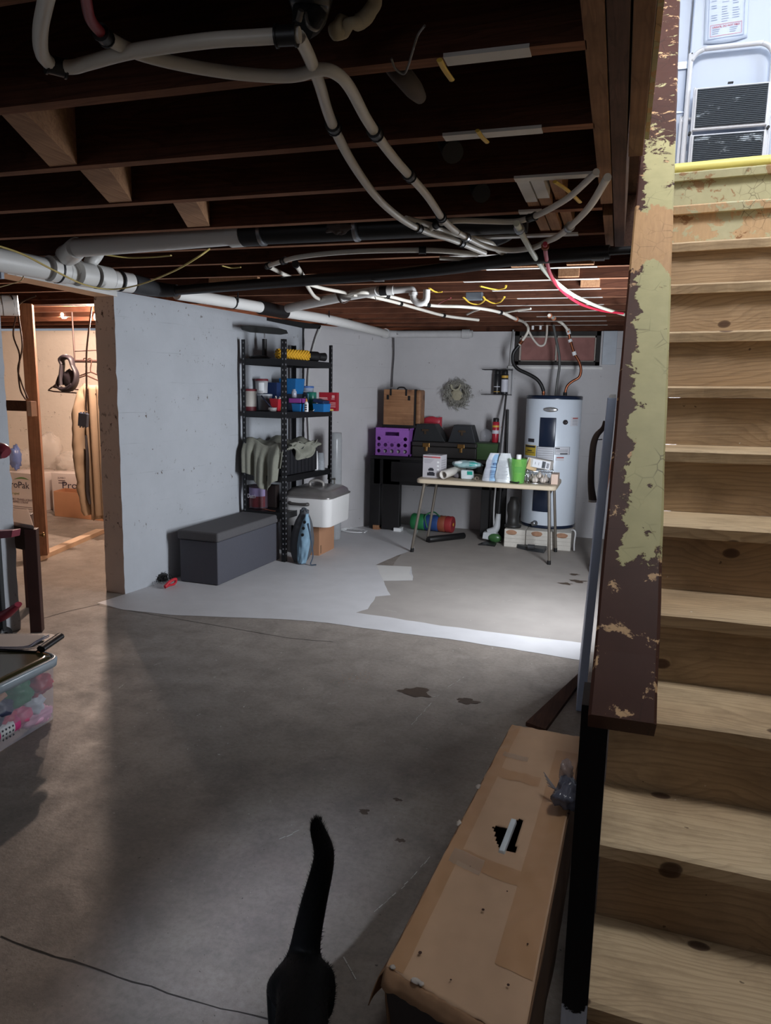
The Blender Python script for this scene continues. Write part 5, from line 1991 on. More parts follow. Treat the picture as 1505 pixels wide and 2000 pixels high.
# ------------------------------------------------------------------ black desk and what stands on it
DK = mat(C(24, 22, 23), .5, var=.2, name='black_stain')
t = thing('desk', 'black wooden desk against the back wall behind the folding table', 'desk', (-1.66, 7.18, 0))
mb = MB()
mb.bb((-2.33, 6.96, .722), (-.95, 7.27, .752))
mb.build('top', DK, t, bevel=.004)
mb = MB()
mb.bb((-2.30, 7.0, .47), (-1.0, 7.03, .722))
mb.bb((-2.30, 7.32, .47), (-1.0, 7.35, .722))
mb.bb((-2.30, 7.03, .47), (-2.27, 7.32, .722))
mb.bb((-1.03, 7.03, .47), (-1.0, 7.32, .722))
mb.build('apron', DK, t)
for x0 in (-1.92, -1.42):
    mb = MB()
    mb.bb((x0 - .20, 6.99, .50), (x0 + .20, 7.0, .70))
    mb.build('drawer_front', mat(C(30, 28, 30), .45), t, bevel=.003)
for x0, x1 in ((-2.345, -2.235), (-2.21, -2.03), (-1.21, -1.13), (-1.115, -.975)):
    mb = MB()
    mb.bb((x0, 7.0, .012), (x1, 7.08, .722))
    mb.build('leg', DK, t, bevel=.004)
mb = MB()
mb.bb((-2.30, 6.985, 0), (-2.235, 7.07, .045))
tag(mb.build('wood_block', LUMBER), 'little tan wood block at the foot of the desk', 'block')
mb = MB()
mb.bb((-2.075, 6.97, 0), (-2.0, 7.06, .035))
tag(mb.build('foam_block', WHITEPL), 'little white block at the foot of the desk', 'block')

t = thing('suitcase', 'long black trunk case with two brass latches on the desk', 'suitcase', (-1.615, 7.18, .753))
mb = MB()
mb.bb((-1.92, 7.02, .754), (-1.28, 7.34, .86))
mb.build('body', mat(C(40, 36, 34), .55, bump=.15), t, bevel=.008)
mb = MB()
mb.bb((-1.922, 7.018, .863), (-1.278, 7.342, .905))
mb.build('lid', mat(C(38, 34, 33), .55, bump=.15), t, bevel=.008)
for px in (832, 900):
    x = pt(px, 872, 'y', 7.02).x
    mb = MB()
    mb.bb((x - .035, 7.008, .855), (x + .035, 7.019, .895))
    mb.bb((x - .012, 7.004, .815), (x + .014, 7.019, .86))
    mb.build('latch', BRASS, t, bevel=.003)


def gable(name, label, x0, x1, y0, y1, z0, z1, lx, rx_, m_):
    t_ = thing(name, label, 'case', ((x0 + x1) / 2, (y0 + y1) / 2, z0), 0, 'black gabled cases on the trunk')
    m1 = MB()
    m1.hexa([(x0, y0, z0), (x1, y0, z0), (x1, y1, z0), (x0, y1, z0)], [(x0 + lx, y0 + .02, z1), (x1 - rx_, y0 + .02, z1), (x1 - rx_, y1 - .02, z1), (x0 + lx, y1 - .02, z1)])
    m1.build('body', m_, t_, bevel=.005)
    m1 = MB()
    xm = (x0 + lx + x1 - rx_) / 2
    m1.bb((xm - .035, y0 + .0, z0 + .10), (xm + .035, y0 + .012, z0 + .12))
    m1.bb((xm - .01, y0 - .002, z0 + .07), (xm + .01, y0 + .012, z0 + .12))
    m1.build('clasp', mat(C(90, 74, 60), .45, .8), t_)
    return t_


gable('gabled_case', 'left black gabled case on the trunk, beside the purple crate', -1.93, -1.60, 7.08, 7.30, .906, 1.075, .03, .11, mat(C(30, 32, 34), .5))
gable('gabled_case', 'right black gabled case on the trunk under the wreath', -1.575, -1.30, 7.08, 7.30, .906, 1.075, .05, .05, mat(C(34, 36, 40), .5))
mb = MB()
mb.blob((-1.80, 7.335, 1.09), (.10, .02, .05), 0, .2, 2, 5)
mb.hexa([(-1.90, 7.32, 1.04), (-1.70, 7.32, 1.04), (-1.70, 7.35, 1.04), (-1.90, 7.35, 1.04)], [(-1.90, 7.33, 1.10), (-1.70, 7.33, 1.14), (-1.70, 7.35, 1.14), (-1.90, 7.35, 1.10)])
tag(mb.build('bag', mat(C(180, 52, 66), .4, var=.12)), 'crimson plastic bag poking up behind the left gabled case', 'bag')
c = Vector((-1.27, 7.2, .906))
mb = MB()
mb.blob((-1.215, 7.16, .98), (.06, .06, .065), 0, .15, 3, 2)
tag(mb.build('plastic_bag', mat(C(190, 190, 196), .1, alpha=.22)), 'clear plastic bubble of packaging right of the gabled cases', 'packaging')

# purple crate with real holes, hard case on top
t = thing('crate', 'purple plastic milk crate with rows of round holes on the desk', 'crate', (-2.115, 7.1, .753))
CX0, CX1, CY0, CY1, CZ0, CZ1 = -2.285, -1.945, 6.99, 7.27, .756, 1.03
PUR = mat(C(150, 92, 176), .45, var=.05)
mb = MB()
nx, nzz = 5, 4
cw, ch = (CX1 - CX0) / nx, (CZ1 - CZ0 - .03) / nzz
for i in range(nx):
    for j in range(nzz):
        o_ = Vector((CX0 + i * cw, CY0, CZ0 + .015 + j * ch))
        if j == 3 and i in (1, 2, 3):
            if i == 2:
                pass
            continue
        if j == 2 and 1 <= i <= 3:
            mb.add([o_, o_ + X * cw, o_ + X * cw + Z * ch, o_ + Z * ch], [(0, 1, 2, 3)])
            continue
        if j == 3:
            mb.add([o_, o_ + X * cw, o_ + X * cw + Z * ch, o_ + Z * ch], [(0, 1, 2, 3)])
            continue
        holed(mb, o_, X, Z, cw, ch, .019)
# top row: slot for the hand
zt = CZ0 + .015 + 3 * ch
mb.add([Vector((CX0 + cw, CY0, zt)), Vector((CX0 + 1.45 * cw, CY0, zt)), Vector((CX0 + 1.45 * cw, CY0, zt + ch)), Vector((CX0 + cw, CY0, zt + ch))], [(0, 1, 2, 3)])
mb.add([Vector((CX0 + 3.55 * cw, CY0, zt)), Vector((CX0 + 4 * cw, CY0, zt)), Vector((CX0 + 4 * cw, CY0, zt + ch)), Vector((CX0 + 3.55 * cw, CY0, zt + ch))], [(0, 1, 2, 3)])
mb.add([Vector((CX0 + 1.45 * cw, CY0, zt + ch * .6)), Vector((CX0 + 3.55 * cw, CY0, zt + ch * .6)), Vector((CX0 + 3.55 * cw, CY0, zt + ch)), Vector((CX0 + 1.45 * cw, CY0, zt + ch))], [(0, 1, 2, 3)])
mb.build('front_panel', PUR, t, solid=-.006)
mb = MB()
mb.bb((CX0, CY0 + .006, CZ0 + .01), (CX0 + .006, CY1, CZ1))
mb.bb((CX1 - .006, CY0 + .006, CZ0 + .01), (CX1, CY1, CZ1))
mb.bb((CX0, CY1 - .006, CZ0 + .01), (CX1, CY1, CZ1))
mb.bb((CX0, CY0, CZ0), (CX1, CY1, CZ0 + .01))
mb.build('shell', PUR, t)
mb = MB()
for z0, z1, e in ((CZ0, CZ0 + .02, .018), (CZ1 - .018, CZ1, .012)):
    mb.bb((CX0 - e, CY0 - .01, z0), (CX1 + e, CY0 + .004, z1))
    mb.bb((CX0 - e, CY0 - .01, z0), (CX0 + .004, CY1, z1))
    mb.bb((CX1 - .004, CY0 - .01, z0), (CX1 + e, CY1, z1))
mb.build('rim', PUR, t, bevel=.003)
mb = MB()
mb.bb((CX0 + .03, CY0 + .03, CZ0 + .012), (CX1 - .03, CY1 - .02, CZ0 + .05))
tag(mb.build('booklet', mat(C(200, 196, 200), .6)), 'pale papers lying in bottom of the purple crate', 'papers')

t = thing('hard_case', 'brown wood patterned hard case with dark straps on the purple crate', 'case', (-2.06, 7.2, 1.03))
mb = MB()
loft(mb, [rrect(-2.085, 7.13, .165, .02, .006, 1.055 + 0, 3), rrect(-2.085, 7.13, .165, .02, .006, 1.405, 3)])
FR = wood('case_face', C(176, 130, 94), C(140, 98, 70), 'x', 18, .5, cd=C(92, 60, 44))
mb.build('front_face', FR, t, bevel=.006)
mb = MB()
mb.bb((-2.25, 7.15, 1.055), (-1.92, 7.30, 1.40))
mb.build('shell', mat(C(120, 88, 68), .5), t, bevel=.02, seg=4)
mb = MB()
mb.bb((-1.922, 7.12, 1.06), (-1.87, 7.30, 1.405))
mb.build('side_panel', FR, t, bevel=.02, seg=4)
mb = MB()
mb.bb((-2.26, 7.105, 1.031), (-1.90, 7.30, 1.057))
mb.bb((-1.932, 7.106, 1.05), (-1.916, 7.155, 1.41))
mb.build('edge_trim', DK, t)
for x0, z0, z1, w_ in ((-2.175, 1.345, 1.412, .016), (-2.015, 1.345, 1.412, .016)):
    mb = MB()
    mb.bb((x0 - w_ / 2, 7.102, z0), (x0 + w_ / 2, 7.112, z1))
    mb.build('strap', DK, t)
for x0, z0, z1, w_ in ((-2.205, 1.305, 1.35, .022), (-1.985, 1.30, 1.345, .022)):
    mb = MB()
    mb.bb((x0 - w_ / 2, 7.104, z0), (x0 + w_ / 2, 7.112, z1))
    mb.build('buckle', DK, t)
mb = MB()
mb.tube([(-2.12, 7.14, 1.405), (-2.10, 7.14, 1.425), (-2.05, 7.14, 1.425), (-2.03, 7.14, 1.405)], .007, 8, 4)
mb.build('carry_handle', DK, t)

bin_box('bin', 'dark olive green bin on the right end of the black desk', 'bin', Vector((-1.19, 7.16, .754)), 0, 0, .22, .19, .155, mat(C(58, 84, 46), .5), .86, math.radians(-83.4), None, mat(C(42, 56, 36), .5))
mb = MB()
mb.bb((-1.29, 7.08, .909), (-1.08, 7.24, .917))
tag(mb.build('lid', mat(C(44, 58, 38), .5)), 'dark lid lying on the olive bin', 'lid')


def can(label, x, y, z, r, h, m_, capm, bands=(), group=None, name='spray_can'):
    t_ = thing(name, label, 'spray can', (x, y, z), 0, group)
    m1 = MB()
    m1.lathe([(0, 0), (r * .95, 0), (r, .004), (r, h * .82), (r * .8, h * .86), (0, h * .86)], (x, y, z), 22)
    m1.build('body', m_, t_)
    m1 = MB()
    m1.lathe([(r * .86, h * .83), (r * .86, h * .96), (r * .7, h), (0, h)], (x, y, z), 18)
    m1.build('cap', capm, t_)
    if bands:
        m1 = MB()
        for k, (z0, z1) in enumerate(bands):
            m1.grid(lambda uu, vv: Vector((x + (r + .0008) * math.cos(-2.9 + 2.6 * uu), y + (r + .0008) * math.sin(-2.9 + 2.6 * uu), z + h * (z0 + (z1 - z0) * vv))), 20, 1, k % 3)
        m1.build('printed_label', [mat(C(206, 160, 60), .5), mat(C(200, 200, 208), .5), mat(C(150, 150, 160), .5)], t_)
    return t_


x = pt(967, 850, 'y', 7.17).x
can('red and black spray can standing on the olive bin', x, 7.17, .918, .034, .235, mat(C(168, 36, 52), .3), BLACK, ((.62, .70), (.36, .50)))
# wire rack with two cans
t = thing('wire_rack', 'two thin wire shelves on the back wall holding spray cans', 'rack', (-1.13, 7.36, 1.37))
for z0 in (1.375, 1.615):
    mb = MB()
    for yy in (7.27, 7.33, 7.385):
        mb.cyl((-1.30 + .0, yy, z0), (-1.015, yy, z0), .0035, n=6)
    for k in range(3):
        xx = -1.11 + k * .037
        mb.cyl((xx, 7.268, z0), (xx, 7.397, z0), .002, n=6)
    mb.build('shelf_wires', IRON, t)
mb = MB()
mb.cyl((-1.02, 7.39, 1.365), (-1.02, 7.39, 1.75), .005, n=8)
mb.build('upright_wires', mat(C(150, 150, 152), .4, .7), t)
can('all black spray can on the wire rack, left of the pair', pt(970, 750, 'y', 7.32).x, 7.325, 1.379, .033, .232, mat(C(34, 33, 35), .35), BLACK, ((.1, .12), (.3, .33)), 'cans on the wire rack')
can('black can with yellow and white label on the wire rack', pt(985, 750, 'y', 7.32).x, 7.325, 1.379, .034, .232, mat(C(38, 38, 42), .35), BLACK, ((.68, .78), (.1, .62)), 'cans on the wire rack')
mb = MB()
mb.cyl((-1.045, 7.385, 1.76), (-1.03, 7.39, 2.0), .008, n=10)
mb.cyl((-1.05, 7.385, 1.64), (-1.045, 7.385, 1.76), .006, n=10)
tag(mb.build('conduit', mat(C(170, 168, 166), .45)), 'thin grey conduit on the wall left of the high window', 'conduit')
mb = MB()
mb.cyl(pt(973, 905, 'y', 6.97), pt(988, 772, 'y', 7.30), .0105, n=12)
tag(mb.build('pole', STEEL), 'thin shiny metal pole leaning below the wire rack', 'pole')
mb = MB()
a_, b_ = pt(985, 1040, 'y', 7.28), pt(991, 800, 'y', 7.37)
mb.cyl((a_.x, 7.25, .0), (b_.x, 7.37, b_.z), .013, n=10)
tag(mb.build('pole', BLACK), 'black pole leaning on the back wall left of the heater', 'pole')

# wreath
t = thing('wreath', 'dried twig wreath with a pale ribbon hanging on the back wall', 'wreath', (-1.56, 7.37, 1.2))
wc = pt(893, 769, 'y', 7.36)
TW = mat(C(150, 147, 138), .9, var=.3, scale=30)
mb = MB()
for i in range(420):
    a = random.random() * 6.283
    r0 = random.gauss(.098, .022)
    p = wc + Vector((math.cos(a) * r0, -random.uniform(-.01, .035), math.sin(a) * r0))
    tg = Vector((-math.sin(a), 0, math.cos(a)))
    d_ = (tg * random.choice((-1, 1)) + Vector((math.cos(a), 0, math.sin(a))) * random.uniform(-.3, .9) + Y * random.uniform(-.5, .2)).normalized()
    l_ = random.uniform(.03, .065)
    mb.tube([p, p + d_ * l_ * .5 + Vector((random.gauss(0, .006), 0, random.gauss(0, .006))), p + d_ * l_], [.003, .0028, .0012], 4, 2)
mb.build('twigs', TW, t)
mb = MB()
mb.tube([wc + Vector((.085 * math.cos(a), -.01, .085 * math.sin(a))) for a in [i * .5236 for i in range(13)]], .02, 8, 3)
mb.build('ring', mat(C(118, 114, 104), .9, var=.3, scale=30, bump=.4), t)
mb = MB()
mb.tube([wc + Vector((-.06, -.03, .085)), wc + Vector((-.045, -.045, .05)), wc + Vector((-.01, -.048, .038)), wc + Vector((.02, -.045, .055)), wc + Vector((.03, -.035, .09))], .014, 8, 5, flat=.5)
mb.build('ribbon', mat(C(168, 162, 140), .8), t)
mb = MB()
mb.blob(wc + Vector((-.005, -.012, -.012)), (.062, .018, .058), 0, .2, 2, 6)
mb.build('moss_centre', mat(C(158, 150, 128), .9, var=.15, scale=30, bump=.3), t)

# ------------------------------------------------------------------ folding table and its load
TZ = .657
t = thing('folding_table', 'beige folding table with grey tube legs near the back wall', 'table', (-1.02, 6.36, 0))
mb = MB()
TX0, TX1, TY0, TY1 = -1.613, -.44, 6.05, 6.66
loft(mb, [rrect((TX0 + TX1) / 2, (TY0 + TY1) / 2, (TX1 - TX0) / 2 - .006, (TY1 - TY0) / 2 - .006, .045, TZ - .038), rrect((TX0 + TX1) / 2, (TY0 + TY1) / 2, (TX1 - TX0) / 2, (TY1 - TY0) / 2, .05, TZ - .032), rrect((TX0 + TX1) / 2, (TY0 + TY1) / 2, (TX1 - TX0) / 2, (TY1 - TY0) / 2, .05, TZ - .006), rrect((TX0 + TX1) / 2, (TY0 + TY1) / 2, (TX1 - TX0) / 2 - .008, (TY1 - TY0) / 2 - .008, .045, TZ)], sm=False)
mb.build('tabletop', mat(C(196, 180, 156), .5, var=.03, bump=.03, scale=80), t)
LEGM = mat(C(124, 116, 106), .4, .5)
for (x0, x1, y0, y1) in ((-1.55, -1.65, 6.11, 6.12), (-1.55, -1.63, 6.60, 6.60), (-.50, -.465, 6.11, 6.09), (-.50, -.455, 6.60, 6.62)):
    mb = MB()
    mb.cyl((x0, y0, TZ - .036), (x1, y1, .03), .0125, n=14)
    lg = mb.build('leg', LEGM, t)
    mb = MB()
    mb.cyl((x1 - (x1 - x0) * .05, y1, .035), (x1, y1, 0), .016, n=14)
    mb.build('foot_cap', BLACK, lg)
for x0, x1 in ((-1.56, -1.3), (-.497, -.72)):
    mb = MB()
    mb.cyl((x0, 6.11, TZ - .07), (x0, 6.60, TZ - .07), .010, n=12)
    mb.build('crossbar', LEGM, t)
    mb = MB()
    mb.cyl((x0, 6.36, TZ - .07), (x1, 6.36, TZ - .04), .007, n=10)
    mb.build('brace', LEGM, t)


def tp_(px, y, dz=0.0):
    p = pt(px, 930, 'y', y)
    return Vector((p.x, y, TZ + .001 + dz))


t = thing('carton', 'small white product carton with red stripe on left of folding table', 'carton', tp_(853, 6.24), 0)
c = tp_(848, 6.24)
R = RZ(-.12)
mb = MB()
mb.box(c + Z * .098, (.165, .15, .196), R)
mb.build('body', mat(C(188, 184, 188), .5, var=.02), t, bevel=.002)
mb = MB()
ff = lambda x0, x1, z0, z1, mi: mb.add([c + R @ Vector((x, -.0762, z)) for x, z in ((x0, z0), (x1, z0), (x1, z1), (x0, z1))], [(0, 1, 2, 3)], mi)
ff(-.078, .078, .172, .184, 0)
ff(-.076, .0, .174, .182, 2)
for k in range(4):
    ff(-.07, .02 - .01 * k, .155 - .009 * k, .158 - .009 * k, 2)
for k in range(3):
    ff(.048, .068, .13 - .032 * k, .144 - .032 * k, 3)
ff(-.03, .02, .06, .078, 1)
ff(-.02, .012, .078, .086, 1)
ff(-.04, .03, .018, .045, 1)
ff(-.025, .02, .045, .052, 1)
sf = lambda y0, y1, z0, z1, mi: mb.add([c + R @ Vector((.0832, y, z)) for y, z in ((y0, z0), (y1, z0), (y1, z1), (y0, z1))], [(0, 1, 2, 3)], mi)
for k in range(5):
    sf(-.06, .05, .15 - .02 * k, .154 - .02 * k, 2)
mb.build('printing', [mat(C(190, 80, 84), .5), INK, mat(C(140, 136, 144), .6), WHITEPL], t)
mb = MB()
a_, b_ = tp_(865, 6.10, .038), tp_(902, 6.42, .075)
mb.lathe([(.036, 0), (.036, (b_ - a_).length), (.027, (b_ - a_).length), (.027, 0), (.036, 0)], a_, 22, ax=(b_ - a_))
tag(mb.build('cardboard_tube', mat(C(206, 200, 192), .6, var=.04)), 'white tube lying end-on at the front of the folding table', 'tube')
t = thing('wipes_pack', 'puffy teal and clear packet on top of a smaller one', 'packet', tp_(910, 6.3))
mb = MB()
c = tp_(911, 6.3, .118)
mb.blob(c, (.135, .07, .033), 0, .22, 2.2, 6, 30, 16)
mb.build('packet', mat(C(150, 180, 182), .15, var=.3, scale=14), t)
mb = MB()
mb.blob(c + Vector((.05, -.045, .005)), (.05, .02, .02), 0, .2, 3, 1)
mb.blob(c + Vector((-.06, -.035, .012)), (.05, .02, .018), 1, .2, 3, 8)
mb.build('print_panel', [mat(C(70, 168, 160), .3), mat(C(206, 214, 216), .2)], t)
t = thing('wipes_pack', 'small white and teal packet standing under the puffy one', 'packet', tp_(912, 6.28))
mb = MB()
c = tp_(913, 6.22)
mb.hexa([c + Vector(p) for p in ((-.055, -.03, 0), (.05, -.03, 0), (.05, .04, 0), (-.055, .04, 0))], [c + Vector(p) for p in ((-.06, -.025, .078), (.048, -.028, .074), (.045, .035, .076), (-.055, .03, .08))])
mb.build('packet', mat(C(196, 204, 206), .2, var=.12, scale=20, bump=.3), t, bevel=.012, seg=3)
mb = MB()
mb.add([c + Vector(p) for p in ((.0, -.0315, .04), (.047, -.0315, .04), (.045, -.0305, .07), (.0, -.0305, .07))], [(0, 1, 2, 3)])
mb.build('print_panel', mat(C(30, 140, 124), .4), t)
mb = MB()
c = tp_(893, 6.27)
mb.blob(c + Z * .022, (.05, .035, .024), 0, .4, 5, 3)
tag(mb.build('crumpled_wrap', mat(C(96, 92, 96), .3, var=.4, scale=40)), 'dark crumpled wrapper left of the small packet', 'wrapper')
mb = MB()
c = tp_(931, 6.14)
mb.lathe([(.018, -.008), (.018, .008), (.009, .008), (.009, -.008), (.018, -.008)], c + Z * .019, 18, ax=(.2, 1, 0))
tag(mb.build('washer', mat(C(110, 96, 84), .5)), 'small dark ring standing near the table edge', 'ring')
for i, (a_, b_, r_) in enumerate((((890, 908, 6.5), (948, 925, 6.5), .008), ((872, 905, 6.55), (945, 908, 6.55), .006), ((880, 916, 6.45), (922, 914, 6.5), .006))):
    mb = MB()
    p0, p1 = pt(a_[0], a_[1], 'y', a_[2]), pt(b_[0], b_[1], 'y', b_[2])
    zz = TZ + r_ + .002 + (.05 if i == 0 else .02)
    p0.z = max(p0.z - .0, zz)
    p1.z = TZ + r_ + .001
    mb.cyl(p0, p1, r_, n=8)
    tag(mb.build('rod', GREYMET if i == 0 else BLACK), ['longest grey rod at the back of the folding table', 'black rod lying flat at the back of the table', 'short black rod behind the packets'][i], 'rod', 'rods behind the packets')
mb = MB()
c = tp_(905, 6.5)
mb.blob(c + Z * .06, (.12, .06, .06), 0, .4, 3, 13)
tag(mb.build('power_tool', mat(C(26, 26, 30), .5)), 'dark shapeless tool bag behind the packets', 'tool bag')


def pouch(label, cx, y, w, h, m_, k, side, name='pouch'):
    c_ = tp_(cx, y)
    t_ = thing(name, label, 'pouch', c_, 0, 'standing foil pouches')
    m1 = MB()

    def fn(uu, vv):
        ang = 2 * math.pi * uu
        hw = (w / 2) * (1 - .42 * vv ** 1.6)
        d_ = .055 * (1 - vv) ** .8 + .005
        x_ = hw * max(-1, min(1, 1.25 * math.cos(ang)))
        y_ = d_ * math.sin(ang)
        q_ = Vector((x_, y_, h * vv))
        return c_ + q_ + Vector((.01 * nz(q_ * 18 + Vector((k, 0, 0))), .01 * nz(q_ * 16 + Vector((0, k, 0))), 0)) * (1 if vv > .02 else 0) + Vector((side * vv * vv, 0, 0))
    m1.grid(fn, 40, 24)
    m1.build('film', m_, t_)
    m2 = MB()
    for j in range(13):
        z0 = .03 + j * .012
        if z0 > h * .75:
            break
        f0 = (1 - .42 * (z0 / h) ** 1.6)
        x0, x1 = -w / 2 * f0 * .75, w / 2 * f0 * (.2 + .4 * random.random())
        pts_ = []
        for (xx, zz) in ((x0, z0), (x1, z0), (x1, z0 + .004), (x0, z0 + .004)):
            vv = zz / h
            d_ = (.055 * (1 - vv) ** .8 + .005)
            pts_.append(c_ + Vector((xx + side * vv * vv, -d_ - .006, zz)))
        m2.add(pts_, [(0, 1, 2, 3)])
    return t_, m2, c_


FOIL = mat(C(196, 200, 208), .35, var=.12, scale=22, bump=.25)
FOILB = mat(C(150, 184, 214), .3, var=.2, scale=16, bump=.25)
t_, m2, c_ = pouch('left foil pouch with blue front panel, third item from table front', 962, 6.2, .17, .235, FOIL, 1, .02)
m2.build('printing', mat(C(150, 150, 164), .6), t_)
m3 = MB()
m3.grid(lambda uu, vv: c_ + Vector((-.018 + .055 * uu + .02 * vv * vv, -(.055 * (1 - vv) ** .8 + .005) * .98 - .004 - .004 * math.sin(uu * 3), .006 + .22 * vv)), 6, 14)
m3.text('m', .045, facing(c_ + Vector((.022, -.045, .135)), X, Z), 1)
m3.add([c_ + Vector(p) for p in ((-.012, -.052, .118), (.042, -.052, .118), (.042, -.052, .123), (-.012, -.052, .123))], [(0, 1, 2, 3)], 1)
for j in range(5):
    m3.add([c_ + Vector(p) for p in ((-.01, -.062, .03 + .014 * j), (.03, -.062, .03 + .014 * j), (.03, -.062, .034 + .014 * j), (-.01, -.062, .034 + .014 * j))], [(0, 1, 2, 3)], 1)
m3.build('blue_panel', [FOILB, mat(C(40, 74, 128), .5)], t_)
t_, m2, c_ = pouch('right foil pouch, plain silver with fine print, beside the green cup', 985, 6.17, .15, .24, mat(C(200, 204, 206), .35, var=.10, scale=22, bump=.25), 5, .0)
m2.build('printing', mat(C(150, 152, 160), .6), t_)

c = tp_(1010, 6.14)
t = thing('green_cup', 'translucent green plastic cup at the right front of table', 'cup', c)
mb = MB()
mb.lathe([(0, 0), (.054, 0), (.056, .004), (.077, .20), (.079, .202), (.075, .20), (.053, .006), (0, .006)], c, 30)
mb.build('cup', mat(C(120, 196, 96), .2, alpha=.5, var=.03), t)
t = thing('bottle', 'pale bottle with white cap and green label standing inside the green cup', 'bottle', c + Z * .008)
mb = MB()
mb.lathe([(0, 0), (.03, 0), (.031, .01), (.03, .14), (.022, .17), (.02, .19), (0, .19)], c + Vector((.004, 0, .008)), 22)
mb.build('body', mat(C(206, 204, 120), .4), t)
mb = MB()
mb.lathe([(.0315, .02), (.0315, .07), (.031, .07), (.031, .02)], c + Vector((.004, 0, .008)), 22, 0)
mb.lathe([(.0312, .08), (.0312, .13), (.03, .13), (.03, .08)], c + Vector((.004, 0, .008)), 22, 1)
mb.build('printed_label', [mat(C(160, 206, 60), .4), mat(C(40, 90, 74), .4)], t)
mb = MB()
mb.lathe([(.0205, .19), (.0205, .226), (.017, .229), (0, .229)], c + Vector((.004, 0, .008)), 20)
mb.build('cap', WHITEPL, t)
mb = MB()
c = tp_(1000, 6.085)
mb.tube([c + Vector((-.02, .04, .008)), c + Vector((.0, .015, .01)), c + Vector((.04, -.004, .008)), c + Vector((.06, .0, .014))], .007, 8, 4)
tag(mb.build('pen_knife', IRON), 'short dark tool lying in front of the green cup', 'tool')
# wire basket with garlic bulbs and a white carton on top
t = thing('wire_basket', 'chrome wire basket at the right end of the table', 'basket', tp_(1055, 6.22))
c = tp_(1053, 6.22)
bw_, bd_, bh_ = .21, .2, .105
mb = MB()
for z0 in (.004, bh_):
    k = .86 if z0 < .05 else 1
    mb.tube([c + Vector((sx * bw_ / 2 * k, sy * bd_ / 2 * k, z0)) for sx, sy in ((-1, -1), (1, -1), (1, 1), (-1, 1), (-1, -1))], .0035, 6, 1)
for i in range(9):
    f = i / 8 * 2 - 1
    for sy in (-1, 1):
        mb.cyl(c + Vector((f * bw_ / 2 * .86, sy * bd_ / 2 * .86, .004)), c + Vector((f * bw_ / 2, sy * bd_ / 2, bh_)), .0014, n=5)
        mb.cyl(c + Vector((sy * bw_ / 2 * .86, f * bd_ / 2 * .86, .004)), c + Vector((sy * bw_ / 2, f * bd_ / 2, bh_)), .0014, n=5)
mb.build('wires', CHROME, t)
for i, (dx, dy, lab) in enumerate(((-.03, -.055, 'pale garlic bulb at front left in the basket'), (.035, -.05, 'pale garlic bulb at front right in the basket'), (-.06, .03, 'garlic bulb at back left in the basket'), (.05, .04, 'garlic bulb at back right in the basket'), (.0, .0, 'garlic bulb in the middle of the basket'))):
    cc = c + Vector((dx, dy, .008 + (.03 if i == 4 else 0)))
    tg_ = thing('garlic_bulb', lab, 'garlic', cc, 0, 'garlic bulbs in the wire basket')
    mb = MB()
    prof = [(0, 0), (.016, .002), (.028, .014), (.029, .026), (.02, .04), (.008, .048)]
    mb.lathe(prof, cc, 16)
    mb.build('bulb', mat(C(204, 192, 182), .6, var=.1), tg_)
    mb = MB()
    mb.lathe([(.008, .047), (.005, .058), (.004, .066), (0, .066)], cc, 10)
    mb.build('neck', mat(C(190, 174, 154), .7), tg_)
t = thing('carton', 'white boxed item with barcode panel tilted on the wire basket', 'carton', c + Z * .11)
R = RZ(-.2) @ RY(.12)
cc = c + Vector((.0, .0, .165))
mb = MB()
mb.box(cc, (.20, .085, .075), R)
mb.build('body', mat(C(196, 190, 184), .5, var=.06), t, bevel=.002)
mb = MB()
gg = lambda x0, x1, z0, z1, mi: mb.add([cc + R @ Vector((x, -.0435, z)) for x, z in ((x0, z0), (x1, z0), (x1, z1), (x0, z1))], [(0, 1, 2, 3)], mi)
gg(-.05, .095, -.032, .03, 0)
gg(.03, .06, -.03, .026, 1)
gg(.068, .09, -.026, .018, 2)
gg(-.03, -.025, -.01, .01, 2)
gg(-.0, .004, -.012, .012, 2)
mb.build('printed_panel', [mat(C(226, 226, 232), .5), mat(C(70, 74, 80), .5), mat(C(150, 152, 160), .5)], t)
mb = MB()
cc = c + Vector((-.085, .03, .15))
mb.box(cc, (.09, .11, .09), RZ(.5) @ RY(.3))
tag(mb.build('carton', mat(C(186, 158, 118), .6), bevel=.002), 'tan small carton tilted behind the white boxed item', 'carton')
mb = MB()
mb.tube([c + Vector((-.14, -.09, .006)), c + Vector((-.13, -.07, .04)), c + Vector((-.10, -.05, .075)), c + Vector((-.08, -.05, .09))], .006, 8, 4)
tag(mb.build('curved_handle', CHROME), 'curved chrome handle standing left of the wire basket', 'handle')
mb = MB()
c2 = tp_(1032, 6.3)
mb.blob(c2 + Z * .03, (.045, .04, .032), 0, .35, 4, 8)
tag(mb.build('foam_wrap', mat(C(196, 192, 192), .5, var=.1)), 'crumpled pale wrapping between the green cup and basket', 'wrapping')
mb = MB()
mb.bb((c.x + .10, c.y - .05, TZ + .001), (c.x + .155, c.y + .12, TZ + .085))
tag(mb.build('carton', mat(C(206, 180, 164), .6), bevel=.002), 'pinkish low carton right of the wire basket', 'carton')

